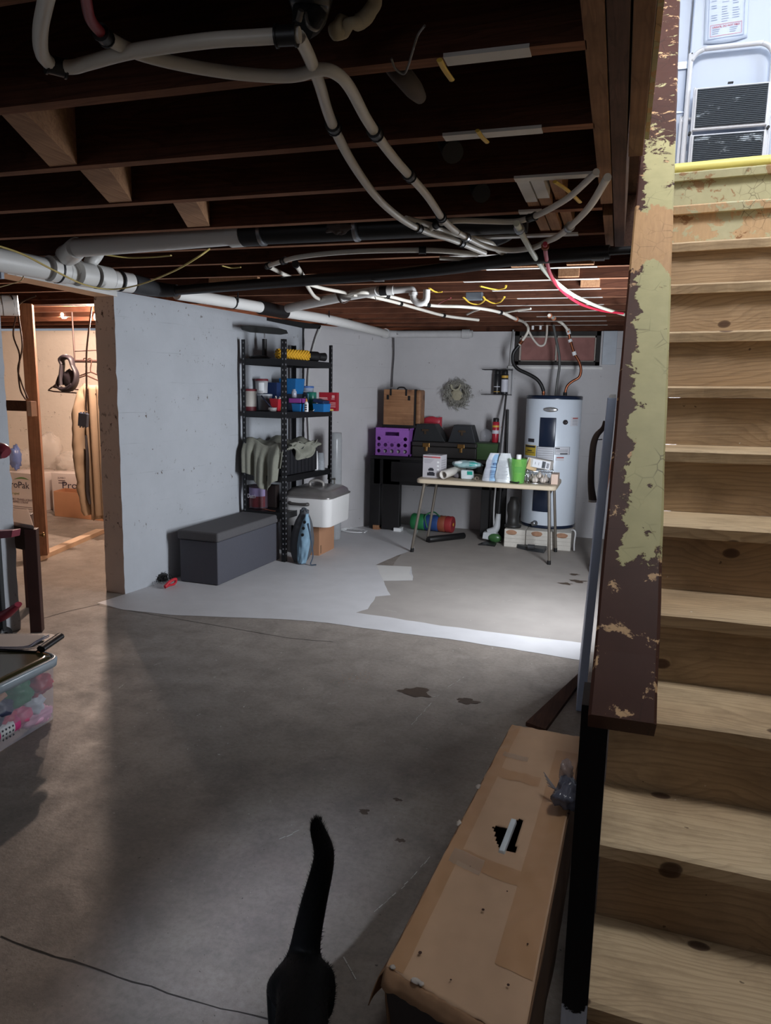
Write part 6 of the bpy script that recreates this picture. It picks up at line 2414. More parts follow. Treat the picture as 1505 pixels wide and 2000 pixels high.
# ------------------------------------------------------------------ under the table
t = thing('play_tunnel', 'rolled rainbow striped play tunnel lying under the folding table', 'toy', (-1.72, 7.15, 0))
p0, p1 = Vector((-1.93, 7.16, .085)), Vector((-1.50, 7.12, .085))
ax = (p1 - p0).normalized()
L_ = (p1 - p0).length
cols = (C(40, 120, 70), C(44, 128, 76), C(40, 70, 128), C(44, 76, 136), C(150, 80, 56), C(164, 52, 54))
mb = MB()
for i, c4 in enumerate(cols):
    z0, z1 = L_ * i / 6, L_ * (i + 1) / 6
    mb.lathe([(.078, z0), (.084, z0 + .012), (.080, (z0 + z1) / 2), (.084, z1 - .012), (.078, z1)], p0, 28, i, ax)
mb.build('tube', [mat(c4, .6) for c4 in cols], t)
mb = MB()
mb.lathe([(0, L_), (.02, L_ + .002), (.02, L_ + .006), (0, L_ + .007)], p0, 20, 1, ax)
mb.lathe([(0, L_ - .002), (.08, L_ - .002)], p0, 28, 0, ax)
mb.build('end_panel', [mat(C(156, 50, 56), .6), mat(C(214, 150, 60), .6)], t)
mb = MB()
m0 = p0 + ax * .2
mb.tube([m0 + Vector((-.02, -.085, -.04)), m0 + Vector((-.05, -.06, .07)), m0 + Vector((.02, .0, .11)), m0 + Vector((.10, -.05, .075))], .008, 8, 5)
mb.build('carry_strap', mat(C(52, 110, 74), .7), t)
mb = MB()
a_, b_ = Vector((-1.60, 6.5, .032)), Vector((-1.355, 6.88, .032))
a_, b_ = pt(836, 1054, 'z', .03), pt(906, 1046, 'z', .03)
mb.lathe([(0, 0), (.026, 0), (.03, .006), (.03, (b_ - a_).length - .006), (.026, (b_ - a_).length), (0, (b_ - a_).length)], a_, 20, ax=(b_ - a_))
tag(mb.build('foam_roll', BLACK), 'black cylinder lying on floor at the back table leg', 'roller')
mb = MB()
p = P0((933, 1065), (948, 1059), (960, 1058), (969, 1063), (966, 1068), (950, 1066))
mb.prism(p, Z * .012)
tag(mb.build('rubber_scrap', BLACK, bevel=.002), 'flat black scrap on the floor before the steam mop', 'scrap')
t = thing('floor_tool', 'flat dark vacuum floor tool lying under the table right', 'floor tool', pt(1038, 1072, 'z', 0))
mb = MB()
p = P0((1006, 1066), (1030, 1062), (1068, 1073), (1062, 1081), (1030, 1076), (1010, 1071))
mb.prism(p, Z * .035)
mb.build('head', mat(C(56, 58, 60), .5), t, bevel=.006)
mb = MB()
p = pt(1037, 1068, 'z', .045)
mb.cyl(p - X * .03, p + X * .03, .022, n=16)
mb.build('swivel', mat(C(66, 66, 68), .5), t)

# steam mop
t = thing('steam_mop', 'white and dark floor steamer with green base standing behind the table', 'steam mop', (-1.05, 6.9, 0))
c = Vector((-1.03, 6.86, 0))
mb = MB()
mb.hexa([c + Vector(p) for p in ((-.12, -.06, .03), (.06, -.06, .012), (.06, .06, .012), (-.12, .06, .03))], [c + Vector(p) for p in ((-.115, -.05, .09), (.0, -.04, .10), (.0, .04, .10), (-.115, .05, .09))])
mb.tube([c + Vector((-.07, 0, .08)), c + Vector((-.005, 0, .12)), c + Vector((.01, 0, .2)), c + Vector((.015, 0, .27))], [.04, .035, .026, .022], 14, 4)
mb.build('head', mat(C(186, 188, 190), .35), t, bevel=.006)
mb = MB()
mb.blob(c + Vector((-.0, -.055, .045)), (.065, .03, .042), 0, .05)
mb.build('tank', mat(C(60, 100, 56), .3), t)
mb = MB()
mb.cyl(c + Vector((.015, 0, .26)), c + Vector((.028, 0, .60)), .018, n=14)
mb.build('shaft', BLACK, t)
mb = MB()
mb.tube([c + Vector((-.02, 0, .10)), c + Vector((-.03, 0, .3)), c + Vector((-.02, 0, .58))], .008, 8, 4)
mb.build('cord_pipe', mat(C(190, 190, 190), .4), t)
mb = MB()
mb.tube([c + Vector((-.045, 0, .57)), c + Vector((-.045, 0, .62)), c + Vector((.0, 0, .655)), c + Vector((.045, 0, .62)), c + Vector((.045, 0, .57)), c + Vector((-.045, 0, .57))], .011, 10, 5)
mb.build('grip', mat(C(180, 182, 186), .35), t)

# ------------------------------------------------------------------ water heater
HC = Vector((-.576, 7.06, 0))
HR = .252
t = thing('water_heater', 'white cylindrical electric water heater with navy panels on white blocks', 'water heater', HC + Z * .168)
mb = MB()
mb.lathe([(HR - .004, .185), (HR, .19), (HR, 1.352), (HR - .004, 1.356)], HC, 64)
mb.build('tank', mat(C(218, 226, 236), .28, var=.02, scale=5), t)
NAV = mat(C(28, 38, 58), .25, var=.05)
mb = MB()
mb.lathe([(HR + .003, 1.346), (HR + .003, 1.374), (HR - .01, 1.38), (0, 1.38)], HC, 64)
mb.build('top_cap', NAV, t)
mb = MB()
mb.lathe([(0, .168), (HR, .168), (HR + .003, .172), (HR + .003, .192), (HR, .196)], HC, 64)
mb.build('base_ring', NAV, t)
fa = math.atan2(-HC.y, -HC.x) - 0.0     # direction from the tank to the camera


def hpatch(mb, px0, px1, py0, py1, mi=0, e=.0012, n=14):
    def ang(px):
        return math.asin(max(-.99, min(.99, (px - 1079.5) / 54.2)))
    a0, a1 = fa + ang(px0), fa + ang(px1)
    z1, z0 = pt(1079, py0, 'y', 6.81).z, pt(1079, py1, 'y', 6.81).z
    mb.grid(lambda uu, vv: HC + Vector(((HR + e) * math.cos(a0 + (a1 - a0) * uu), (HR + e) * math.sin(a0 + (a1 - a0) * uu), z0 + (z1 - z0) * vv)), n, 1, mi)


for (a_, b_, c_, d_) in ((1056, 1085, 816, 873), (1050, 1079, 955, 1001)):
    mb = MB()
    hpatch(mb, a_, b_, c_, d_, 0, .012)
    mb.build('access_panel', NAV, t, solid=.012, bevel=.003)
mb = MB()
hpatch(mb, 1060, 1087, 795, 805, 0, .006, 18)
z_ = pt(1073, 800, 'y', 6.81).z
a_ = fa + math.asin((1073.5 - 1079.5) / 54.2)
p = HC + Vector((math.cos(a_), math.sin(a_), 0)) * (HR + .004) + Z * z_
mb = MB()
mb.lathe([(0, .008), (.05, .006), (.064, 0), (.066, -.004)], p, 32, 0, ax=(math.cos(a_), math.sin(a_), 0), sy=1)
for i in range(len(mb.v)):
    mb.v[i].z = z_ + (mb.v[i].z - z_) * .36
mb.build('badge', mat(C(210, 210, 212), .2, .8), t)
mb = MB()
m_ = facing(p + Vector((math.cos(a_), math.sin(a_), 0)) * .0095, (-math.sin(a_), math.cos(a_), 0), Z)
mb.text('Whirlpool', .02, m_ @ Matrix.Translation((0, -.005, 0)), 0, 'CENTER', .062)
mb.build('lettering', mat(C(110, 112, 118), .4), t)
mb = MB()
hpatch(mb, 1028, 1049.5, 872, 893, 0)
hpatch(mb, 1029, 1048, 873, 876.5, 1, .002)
hpatch(mb, 1033, 1042, 882, 884, 1, .002)
hpatch(mb, 1030, 1047, 886, 887, 1, .002)
mb.build('energy_label', [mat(C(206, 176, 60), .5), INK], t)
mb = MB()
hpatch(mb, 1033.5, 1045.5, 859, 866, 0)
mb.build('rating_plate', mat(C(50, 48, 54), .5), t)
mb = MB()
hpatch(mb, 1051, 1084.5, 873, 918, 0)
hpatch(mb, 1052, 1083.5, 874, 917, 1, .0018)
for k in range(9):
    hpatch(mb, 1053, 1082, 876 + 4.4 * k, 878.6 + 4.4 * k, 2, .0024)
mb.build('instruction_label', [INK, mat(C(214, 216, 222), .5), mat(C(184, 184, 190), .5)], t)
mb = MB()
hpatch(mb, 1085.5, 1114, 872.5, 888, 0)
hpatch(mb, 1086.5, 1113, 873, 887.5, 1, .0018)
hpatch(mb, 1087, 1095, 874.5, 876.5, 2, .0024)
hpatch(mb, 1096, 1110, 885, 887, 2, .0024)
for k in range(3):
    hpatch(mb, 1088, 1110, 878 + 2 * k, 878.8 + 2 * k, 3, .0024)
WLM = [mat(C(120, 122, 132), .5), mat(C(208, 208, 214), .5), INK, mat(C(150, 150, 158), .5), mat(C(170, 70, 66), .5)]
mb.build('warning_label', WLM, t)
mb = MB()
hpatch(mb, 1088, 1104, 892, 899.5, 1)
hpatch(mb, 1090, 1103.5, 892.5, 894.5, 4, .0018)
mb.build('warning_label', WLM, t)
mb = MB()
hpatch(mb, 1112, 1127, 814, 832, 1)
hpatch(mb, 1116, 1126, 815.5, 817.5, 4, .0018)
for k in range(4):
    hpatch(mb, 1116, 1125, 819.5 + 3 * k, 820.3 + 3 * k, 3, .0018)
mb.build('warning_label', [mat(C(120, 122, 132), .5), mat(C(208, 208, 214), .5), INK, mat(C(150, 150, 158), .5), mat(C(170, 70, 66), .5)], t)
a_ = fa + math.asin((1102 - 1079.5) / 54.2)
n_ = Vector((math.cos(a_), math.sin(a_), 0))
p = HC + n_ * HR + Z * pt(1102, 825, 'y', 6.81).z
mb = MB()
mb.lathe([(.022, 0), (.022, .012), (.014, .016), (.012, .035), (0, .036)], p, 18, 0, n_)
mb.build('relief_valve', mat(C(84, 78, 80), .4, .6), t)
a_ = fa + math.asin((1056 - 1079.5) / 54.2)
n_ = Vector((math.cos(a_), math.sin(a_), 0))
p = HC + n_ * HR + Z * .212
mb = MB()
mb.lathe([(.026, 0), (.026, .008), (.014, .014), (.014, .035), (.02, .036), (.02, .05), (.008, .052), (0, .052)], p, 18, 0, n_)
mb.build('drain_valve', STEEL, t)
# hoses on top
Y0 = 7.06
hp = lambda *q: [pt(a_, b_, 'y', Y0) for a_, b_ in q]
t = thing('flexible_hose', 'black flexible hose curving down to the left of the heater top', 'hose', hp((1020, 728))[0])
H = hp((1013, 675), (1003, 688), (1001, 702), (1004, 713), (1013, 722), (1030, 730), (1047, 740), (1056, 751), (1061, 764))
mb = MB()
mb.tube(H, .017, 12, 5)
mb.build('hose', BLACK, t)
mb = MB()
mb.cyl(hp((1061, 763))[0], Vector((hp((1061, 770))[0].x, Y0, 1.381)), .013, n=12)
mb.cyl(hp((1061, 766))[0], hp((1061, 769))[0], .018, n=6)
mb.build('fitting', COPPER, t)
mb = MB()
mb.tube([Vector((hp((1080, 640))[0].x, Y0, 2.015)), *hp((1084, 655), (1091, 690), (1092, 715), (1088, 745)), Vector((hp((1085, 770))[0].x, Y0, 1.381))], .012, 10, 6)
tag(mb.build('conduit', mat(C(84, 84, 82), .5)), 'grey power conduit rising from the middle of the heater top', 'conduit')
t = thing('copper_pipe', 'copper heater pipe bending up at the right', 'pipe', hp((1130, 715))[0])
mb = MB()
mb.tube([pt(1109, 645, 'y', 7.05), *hp((1112, 660), (1116, 675), (1121, 690), (1131, 708), (1134, 724), (1130, 737), (1117, 745), (1108, 753), (1104, 763)), Vector((hp((1103, 770))[0].x, Y0, 1.381))], .0125, 12, 5)
mb.build('tube', COPPER, t)
for q0_, q1_ in (((1108, 643), (1111, 653)), ((1112, 663), (1114, 668)), ((1120, 687), (1122, 694))):
    mb = MB()
    mb.cyl(*hp(q0_, q1_), .019, n=12)
    mb.build('white_coupling', WHITEPL, t)
mb = MB()
mb.cyl(Vector((hp((1103, 770))[0].x, Y0, 1.381)), Vector((hp((1103, 770))[0].x, Y0, 1.41)), .018, n=12)
mb.build('nut', IRON, t)
for i, (px, lab) in enumerate(((1040, 'first small white pipe stub over the window'), (1055, 'second small white pipe stub over the window'))):
    p = pt(px, 640, 'y', 7.2)
    mb = MB()
    mb.cyl((p.x, 7.2, 1.985), (p.x, 7.2, 2.022), .012, n=10)
    tag(mb.build('pipe_stub', WHITEPL), lab, 'pipe stub', 'stubs over the window')

# blocks under the heater
BLK = mat(C(206, 200, 190), .8, var=.08, bump=.2, scale=22)
PATCH = mat(C(166, 126, 100), .85, var=.2, scale=26)
for i, (x0, x1, lab) in enumerate(((-.925, -.735, 'left white painted block under the heater'), (-.730, -.535, 'middle white painted block under the heater'), (-.53, -.33, 'right white painted block under the heater'))):
    t = thing('concrete_block', lab, 'block', ((x0 + x1) / 2, 6.98, 0), 0, 'white painted blocks under the heater')
    mb = MB()
    mb.bb((x0, 6.665 + .01 * i, 0), (x1, 7.34, .166))
    mb.build('body', BLK, t, bevel=.006)
    mb = MB()
    xm = (x0 + x1) / 2 + (-.03, .0, .02)[i]
    yf = 6.665 + .01 * i - .001
    pl = [Vector((xm + math.cos(a) * (.05 + .012 * nz((math.cos(a) * 2, math.sin(a) * 2, i))), yf, .138 + math.sin(a) * .024)) for a in [k * .3927 for k in range(16)]]
    mb.add(pl, [list(range(16))])
    mb.build('bare_patch', PATCH, t)
    mb = MB()
    for k in range(3):
        zz = .115 - .035 * k
        mb.add([(x0 + .004, yf, zz), (x1 - .004, yf, zz + .002), (x1 - .004, yf, zz + .0045), (x0 + .004, yf, zz + .003)], [(0, 1, 2, 3)])
    mb.build('mortar_line', mat(C(168, 160, 150), .9), t)
c = Vector((-.865, 6.78, .167))
mb = MB()
mb.lathe([(0, 0), (.075, 0), (.078, .02), (.055, .03), (.052, .1), (.062, .16), (.06, .21), (.04, .25), (.036, .28), (0, .285)], c, 24)
tag(mb.build('flask', mat(C(40, 38, 36), .5, bump=.1)), 'dark rounded urn standing on the left block', 'urn')
mb = MB()
mb.tube([Vector((-.33, 6.72, .19)), Vector((-.31, 6.69, .195)), Vector((-.295, 6.68, .17)), Vector((-.30, 6.68, .08)), Vector((-.297, 6.68, .012))], .007, 8, 5)
tag(mb.build('drain_tube', WHITEPL), 'thin white tube bent down at the right of the blocks', 'tube')

# ------------------------------------------------------------------ by the stairs
BLP = mat(C(190, 204, 232), .45, var=.05, scale=8)
mb = MB()
mb.hexa([(-.092, 3.23, 0), (-.056, 3.23, 0), (-.070, 3.62, 0), (-.106, 3.62, 0)], [(-.047, 3.23, 1.385), (-.012, 3.23, 1.385), (-.020, 3.62, 1.385), (-.055, 3.62, 1.385)])
tag(mb.build('door_panel', BLP, bevel=.003), 'tall grey blue painted panel on edge, leaning beside the stair rail', 'panel')
mb = MB()
mb.bb((-.042, 3.26, 1.386), (-.016, 3.5, 1.400))
tag(mb.build('batten', WHITEPAINT), 'small white strip on top of the grey blue panel', 'strip')
t = thing('curved_handle', 'dark curved wooden tool handle hung on the grey blue panel', 'handle', pt(1153, 900, 'y', 3.45))
K = [pt(a_, b_, 'y', 3.45) for a_, b_ in ((1180, 822), (1177, 836), (1165, 850), (1159, 866), (1156, 890), (1154, 920), (1154, 950), (1157, 978))]
mb = MB()
mb.tube(K, [.006, .010, .013, .0145, .0145, .0145, .015, .018], 12, 6)
mb.build('shaft', mat(C(74, 58, 50), .65, var=.2, scale=14, bump=.15), t)
mb = MB()
a_ = pt(1165, 859, 'y', 3.45)
mb.cyl(a_, Vector((-.062, 3.45, a_.z + .003)), .0025, n=6)
mb.build('hook_wire', IRON, t)
mb = MB()
mb.cyl(K[-1] + Z * .004, K[-1] - Z * .006, .019, n=12)
mb.build('pale_end', mat(C(180, 170, 158), .6), t)
for i, (x0, y0, x1, h) in enumerate(((-.135, 5.9, -.065, 1.0), (-.15, 6.15, -.02, .98))):
    mb = MB()
    mb.hexa([(x0, y0, 0), (x0 + .02, y0, 0), (x0 + .02, y0 + .14, 0), (x0, y0 + .14, 0)], [(x1, y0, h), (x1 + .02, y0, h), (x1 + .02, y0 + .14, h), (x1, y0 + .14, h)])
    tag(mb.build('plank', wood('plank%d' % i, C(120, 84, 68), C(92, 62, 50), 'z', 24)), ['nearer brown plank leaning behind the grey blue panel', 'farther brown plank leaning behind the grey blue panel'][i], 'plank', 'brown planks behind the panel')
mb = MB()
p = P0((1128, 1322), (1134, 1336), (1064, 1432), (1026, 1418))
mb.prism(p, Z * .018)
tag(mb.build('plank', wood('floorplank', C(92, 62, 48), C(70, 46, 38), 'y', 24)), 'dark brown board lying on the floor behind the long carton', 'plank')

# ------------------------------------------------------------------ long flat carton in the foreground
t = thing('cardboard_box', 'long battered taped cardboard box lying beside the stairs in the foreground', 'box', (-.19, 1.75, 0))
BA, BB_, BC, BD = [Vector((p.x, p.y, .30)) for p in (pt(1000, 1415, 'z', .3), pt(1137, 1440, 'z', .3), pt(1030, 1990, 'z', .3), pt(754, 1887, 'z', .3))]
BC = BB_ + (BC - BB_) * 1.05
BD = BA + (BD - BA) * 1.0


def btop(uu, vv, dz=0.0):
    a_ = BD.lerp(BC, uu)
    b_ = BA.lerp(BB_, uu)
    p = a_.lerp(b_, vv)
    sag = -.008 * math.sin(uu * math.pi) * math.sin(vv * math.pi) + .004 * nz((uu * 3, vv * 8, 1)) + .003 * nz((uu * 9, vv * 25, 4))
    ex = .006 * nz((vv * 14, 3, 7)) if uu < .001 else (.008 * nz((uu * 9, 2, 3)) if vv < .001 else 0)
    return Vector((p.x + (ex if uu < .001 else 0), p.y + (ex if vv < .001 else 0), .30 + sag + dz))


NU, NV = 40, 120
hole = [pt(a_, b_, 'z', .295) for a_, b_ in ((962, 1611), (1000, 1617), (1006, 1600), (1030, 1600), (1037, 1606), (1022, 1640), (1010, 1664), (976, 1660), (968, 1640))]


def inside(p):
    c_ = False
    j = len(hole) - 1
    for i in range(len(hole)):
        a_, b_ = hole[i], hole[j]
        if (a_.y > p.y) != (b_.y > p.y) and p.x < (b_.x - a_.x) * (p.y - a_.y) / (b_.y - a_.y) + a_.x:
            c_ = not c_
        j = i
    return c_


mb = MB()
vs = [btop(i / NU, j / NV) for j in range(NV + 1) for i in range(NU + 1)]
fs = []
for j in range(NV):
    for i in range(NU):
        f = (j * (NU + 1) + i, j * (NU + 1) + i + 1, (j + 1) * (NU + 1) + i + 1, (j + 1) * (NU + 1) + i)
        cc = (vs[f[0]] + vs[f[2]]) / 2
        if inside(cc) and (i + j) >= 0 and not (cc.x > pt(1012, 1635, 'z', .295).x):
            continue
        fs.append(f)
mb.add(vs, fs, 0, True)
mb.build('top_panel', CARD, t, solid=.004)
mb = MB()
for (p, q_) in ((BA, BD), (BD, BC), (BC, BB_), (BB_, BA)):
    n = 30

    def sidef(uu, vv, p=p, q_=q_):
        e = p.lerp(q_, uu)
        out = Vector((q_.y - p.y, -(q_.x - p.x), 0)).normalized() * -1
        b = .010 * math.sin(vv * math.pi) + .006 * nz((uu * 7, vv * 4, p.x * 9))
        return Vector((e.x, e.y, .297 * (1 - vv))) - out * -b * (1 if vv > .02 else 0)
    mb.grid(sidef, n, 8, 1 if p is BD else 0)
mb.build('side_panel', [CARDD, mat(C(62, 54, 52), .85, var=.15)], t, solid=.004)  # near end panel darkened, its shade is put into the colour
mb = MB()
mb.add([Vector((p.x, p.y, .004)) for p in (BA, BB_, BC, BD)], [(0, 1, 2, 3)])
mb.build('bottom_panel', CARDD, t)


def strip(u0, u1, v0, v1, dz, nu=6, nv=40, mi=0, mb=None):
    mb.grid(lambda uu, vv: btop(u0 + (u1 - u0) * uu + .004 * nz((uu * 5, vv * 12, u0)), v0 + (v1 - v0) * vv + .002 * nz((uu * 8, vv * 3, v0)), dz), nu, nv, mi)


mb = MB()
strip(.004, .13, .004, .996, .0008, 6, 80, 0, mb)
strip(.13, .98, .33, .375, .0008, 30, 4, 0, mb)
strip(.0, .62, .70, .745, .0008, 30, 4, 0, mb)
strip(.70, .985, .12, .90, .0009, 8, 50, 0, mb)
mb.build('brown_tape', TAPE, t)
mb = MB()
CLR = mat(C(206, 190, 172), .12, alpha=.35)
for q_ in ((.06, .36, .315, .365), (.08, .40, .80, .825)):
    mb = MB()
    strip(*q_, .0022, 20, 6, 0, mb)
    for v in range(len(mb.v)):
        mb.v[v].z += .002 * abs(nz(mb.v[v], 45))
    mb.build('clear_tape', CLR, t)
# torn flaps hanging off the left and near edges
mb = MB()


def flap(uu, vv):
    e = BD.lerp(BA, uu)
    w_ = (.012 + .03 * max(0, nz((uu * 6.3, 1.5, 2)) + .15) + .014 * abs(nz((uu * 23, 4, 2)))) * (1 - .45 * uu)
    return Vector((e.x - w_ * vv - .002, e.y - .01 * vv, .298 - .05 * vv * vv - .035 * vv + .006 * nz((uu * 22, vv * 3, 6))))


mb.grid(flap, 90, 5)


def flap2(uu, vv):
    e = BD.lerp(BC, uu)
    w_ = (.016 + .016 * abs(nz((uu * 7, 9, 2))))
    return Vector((e.x - .004 * vv, e.y - w_ * vv, .298 - .028 * vv * vv + .005 * nz((uu * 15, vv * 3, 3))))


mb.grid(flap2, 50, 4)
mb.build('torn_flap', mat(C(166, 128, 96), .85, var=.15, scale=20), t, solid=.002)
mb = MB()
for (f, w_, l_) in ((.05, .006, .010), (.24, .010, .014), (.28, .006, .01)):
    e = BD.lerp(BC, f)
    mb.blob(Vector((e.x, e.y + .002, .304)), (w_, l_ * .5, .003), 0, .5, 3, f * 20, 10, 6)
for f in (.62, .45):
    e = BD.lerp(BA, f)
    mb.blob(Vector((e.x - .004, e.y, .303)), (.006, .012, .003), 0, .6, 3, f * 20, 10, 6)
mb.build('torn_liner', mat(C(206, 196, 186), .8), t)
# dark scuffs on the cardboard
mb = MB()
for (px, py, r) in ((1110, 1590, .004), (943, 1778, .0035), (820, 1862, .004), (1098, 1527, .003), (990, 1742, .002), (880, 1915, .002), (992, 1925, .003), (918, 1693, .0015), (1030, 1845, .0022)):
    p = pt(px, py, 'z', .302)
    mb.add([p + Vector((math.cos(k * 1.05) * r * (1 + .4 * nz((k, px, 1))), math.sin(k * 1.05) * r * 1.2, .0018)) for k in range(6)], [tuple(range(6))])
mb.build('scuff', mat(C(70, 44, 34), .8), t)
p0, p1 = pt(1003, 1603, 'z', .300), pt(979, 1664, 'z', .297)
mb = MB()
dv = (p1 - p0)
sd = Vector((-dv.y, dv.x, 0)).normalized() * .0085
mb.hexa([p0 - sd - Z * .006, p0 + sd - Z * .006, p1 + sd - Z * .006, p1 - sd - Z * .006], [p0 - sd * .8 + Z * .006, p0 + sd * .8 + Z * .006, p1 + sd * .8 + Z * .004, p1 - sd * .8 + Z * .004])
tag(mb.build('plastic_strip', mat(C(216, 226, 230), .3), bevel=.002), 'short white plastic strip poking out of the hole in the long carton', 'strip')

# crumpled plastic bag on the carton
t = thing('plastic_bag', 'small crumpled dark translucent bag lying on the long carton by the post', 'bag', pt(1098, 1540, 'z', .305))
c = Vector((-.065, 1.90, .345))
mb = MB()
mb.blob(c + Vector((.002, 0, -.005)), (.036, .05, .036), 0, .5, 1.9, 3, 26, 18)
mb.blob(c + Vector((-.004, .04, .03)), (.018, .022, .036), 1, .5, 2.2, 5, 20, 14)
for v in range(len(mb.v)):
    p = mb.v[v]
    mb.v[v] = Vector((min(p.x, -.028), p.y, max(p.z, .302)))
mb.build('film', [mat(C(110, 114, 130), .18, var=.35, scale=30, alpha=.8, bump=.4), mat(C(190, 172, 168), .2, var=.3, scale=30, alpha=.6)], t)
mb = MB()
for k in range(5):
    a_ = c + Vector((-.03, .02, -.01))
    mb.tube([a_, a_ + Vector((-.02 - .004 * k, .01 * k - .01, .012 + .004 * k))], [.003, .001], 5, 2)
mb.build('tag_ends', mat(C(140, 132, 132), .4), t)

# ------------------------------------------------------------------ the cat
FUR = mat(C(9, 9, 10), .7, var=.25, scale=60, bump=.15, spec=.12, name='black_fur')
kt = thing('cat', 'black cat with raised tail walking toward the camera', 'cat', (-.5, 1.1, 0))
me = bpy.data.meshes.new('body')
J = []
ED = []


def jn(p, r, prev=None):
    J.append((Vector(p), r))
    if prev is not None:
        ED.append((prev, len(J) - 1))
    return len(J) - 1


c1, c2 = pt(590, 1905, 'z', .185), pt(588, 2010, 'z', .19)
cdir = (c2 - c1)
cdir.z = 0
cdir.normalize()
cs = Vector((-cdir.y, cdir.x, 0))
ck = lambda d, z, w=0.0: Vector((c1.x, c1.y, z)) + cdir * d + cs * w
hip = jn(ck(0, .192), (.046, .056))
spine = jn(ck(.12, .197), (.056, .066), hip)
mid = jn(ck(.25, .195), (.058, .070), spine)
sho = jn(ck(.39, .202), (.048, .060), mid)
nk = jn(ck(.47, .24), (.036, .038), sho)
hd = jn(ck(.525, .268), (.040, .038), nk)
mz = jn(ck(.57, .258), (.020, .017), hd)
TL = [(592, 1872, 1.30, .036), (600, 1822, 1.31, .0335), (613, 1762, 1.315, .0300), (628, 1703, 1.315, .0260), (635, 1668, 1.315, .0240), (627, 1640, 1.315, .0205), (617, 1616, 1.315, .0165), (618, 1598, 1.315, .010)]
pv = hip
for px, py, yy, r in TL:
    pv = jn(pt(px, py, 'y', yy), (r, r), pv)
for sx in (-1, 1):
    w_ = sx * .036
    a_ = jn(ck(.01, .150, w_), (.036, .048), hip)
    b_ = jn(ck(.04 - .03 * sx, .100, w_ * 1.1), (.023, .027), a_)
    c_ = jn(ck(-.035 - .03 * sx, .058, w_ * 1.1), (.012, .013), b_)
    d_ = jn(ck(-.02 - .03 * sx, .018, w_ * 1.1), (.012, .012), c_)
    jn(ck(.02 - .03 * sx, .013, w_ * 1.1), (.013, .010), d_)
    a_ = jn(ck(.39, .145, w_ * .95), (.027, .034), sho)
    b_ = jn(ck(.375 + .03 * sx, .088, w_ * .95), (.016, .017), a_)
    c_ = jn(ck(.395 + .04 * sx, .022, w_ * .95), (.012, .012), b_)
    jn(ck(.425 + .04 * sx, .013, w_ * .95), (.013, .010), c_)
base = kt.matrix_basis.inverted()
me.from_pydata([base @ p for p, r in J], ED, [])
body = bpy.data.objects.new('body', me)
COL.objects.link(body)
body.parent = kt
sk = body.modifiers.new('skin', 'SKIN')
sk.use_smooth_shade = True
for i, (p, r) in enumerate(J):
    me.skin_vertices[0].data[i].radius = r
    me.skin_vertices[0].data[i].use_root = (i == 0)
ss = body.modifiers.new('sub', 'SUBSURF')
ss.levels = ss.render_levels = 2
dg = bpy.context.evaluated_depsgraph_get()
m2 = bpy.data.meshes.new_from_object(body.evaluated_get(dg))
body.modifiers.clear()
body.data = m2
m2.materials.clear()
m2.materials.append(FUR)
for p in m2.polygons:
    p.use_smooth = True
# short fur along tail and back so the outline is soft
mb = MB()
rnd = random.Random(3)
polys = [p for p in m2.polygons]
for k in range(9000):
    p = rnd.choice(polys)
    vv_ = [m2.vertices[i].co for i in p.vertices]
    w_ = [rnd.random() for _ in vv_]
    s_ = sum(w_)
    c_ = sum((v * (x / s_) for v, x in zip(vv_, w_)), Vector())
    n_ = p.normal
    wpos = kt.matrix_basis @ c_
    lay = Vector((0, .0, 1)) if (wpos.z > .26) else Vector((0, 1, -.2))
    d_ = (n_ * .45 + lay * .8 + Vector((rnd.gauss(0, .2), rnd.gauss(0, .2), rnd.gauss(0, .2)))).normalized()
    l_ = rnd.uniform(.006, .012)
    t_ = d_.cross(n_)
    if t_.length < 1e-3:
        continue
    t_ = t_.normalized() * .0006
    mb.add([wpos - t_, wpos + t_, wpos + d_ * l_], [(0, 1, 2)])
fo = mb.build('fur', FUR, kt)
fo['kind'] = 'stuff'
for sx in (-1, 1):
    mb = MB()
    h = ck(.525, .268)
    hh = lambda w, d, z: h + cs * (sx * w) + cdir * d + Z * z
    mb.hexa([hh(.010, .0, .030), hh(.036, .0, .020), hh(.034, -.012, .020), hh(.010, -.012, .030)],
            [hh(.028, -.004, .064), hh(.031, -.004, .063), hh(.031, -.008, .063), hh(.028, -.008, .064)])
    mb.build('ear', FUR, kt)
    mb = MB()
    mb.blob(hh(.018, .034, .010), (.008, .008, .008), 0, 0, n=12, m=8)
    mb.build('eye', mat(C(190, 180, 70), .1), kt)
mb = MB()
mb.blob(ck(.587, .262), (.006, .006, .004), 0, 0, n=10, m=6)
mb.build('nose', mat(C(40, 30, 32), .4), kt)

# ------------------------------------------------------------------ plastic tote and what lies on it
TA = Vector((-2.14, 2.365, 0))           # far right corner on the floor
t = thing('storage_tote', 'clear plastic tote of toys at the left edge with pale rim', 'tote', (-2.42, 2.16, 0))
rx, ry = -1.0, 1.0
b = [Vector(p) for p in ((-2.185, 2.405, .003), (-2.76, 2.42, .003), (-2.74, 1.95, .003), (-2.165, 1.95, .003))]
tp = [Vector(p) for p in ((-2.105, 2.385, .285), (-2.82, 2.45, .285), (-2.80, 1.88, .285), (-2.03, 1.88, .285))]
tp[0] = pt(113, 1290, 'z', .285)
tp[3] = pt(-20, 1356, 'z', .285)


def rpoly(P, r, z=None, n=5):
    out = []
    m = len(P)
    for i in range(m):
        a_, c_, d_ = P[i - 1], P[i], P[(i + 1) % m]
        u1, u2 = (a_ - c_).normalized(), (d_ - c_).normalized()
        for k in range(n + 1):
            f = k / n
            q_ = (c_ + u1 * r) * (1 - f) ** 2 + c_ * 2 * f * (1 - f) + (c_ + u2 * r) * f ** 2
            out.append(Vector((q_.x, q_.y, q_.z if z is None else z)))
    return out


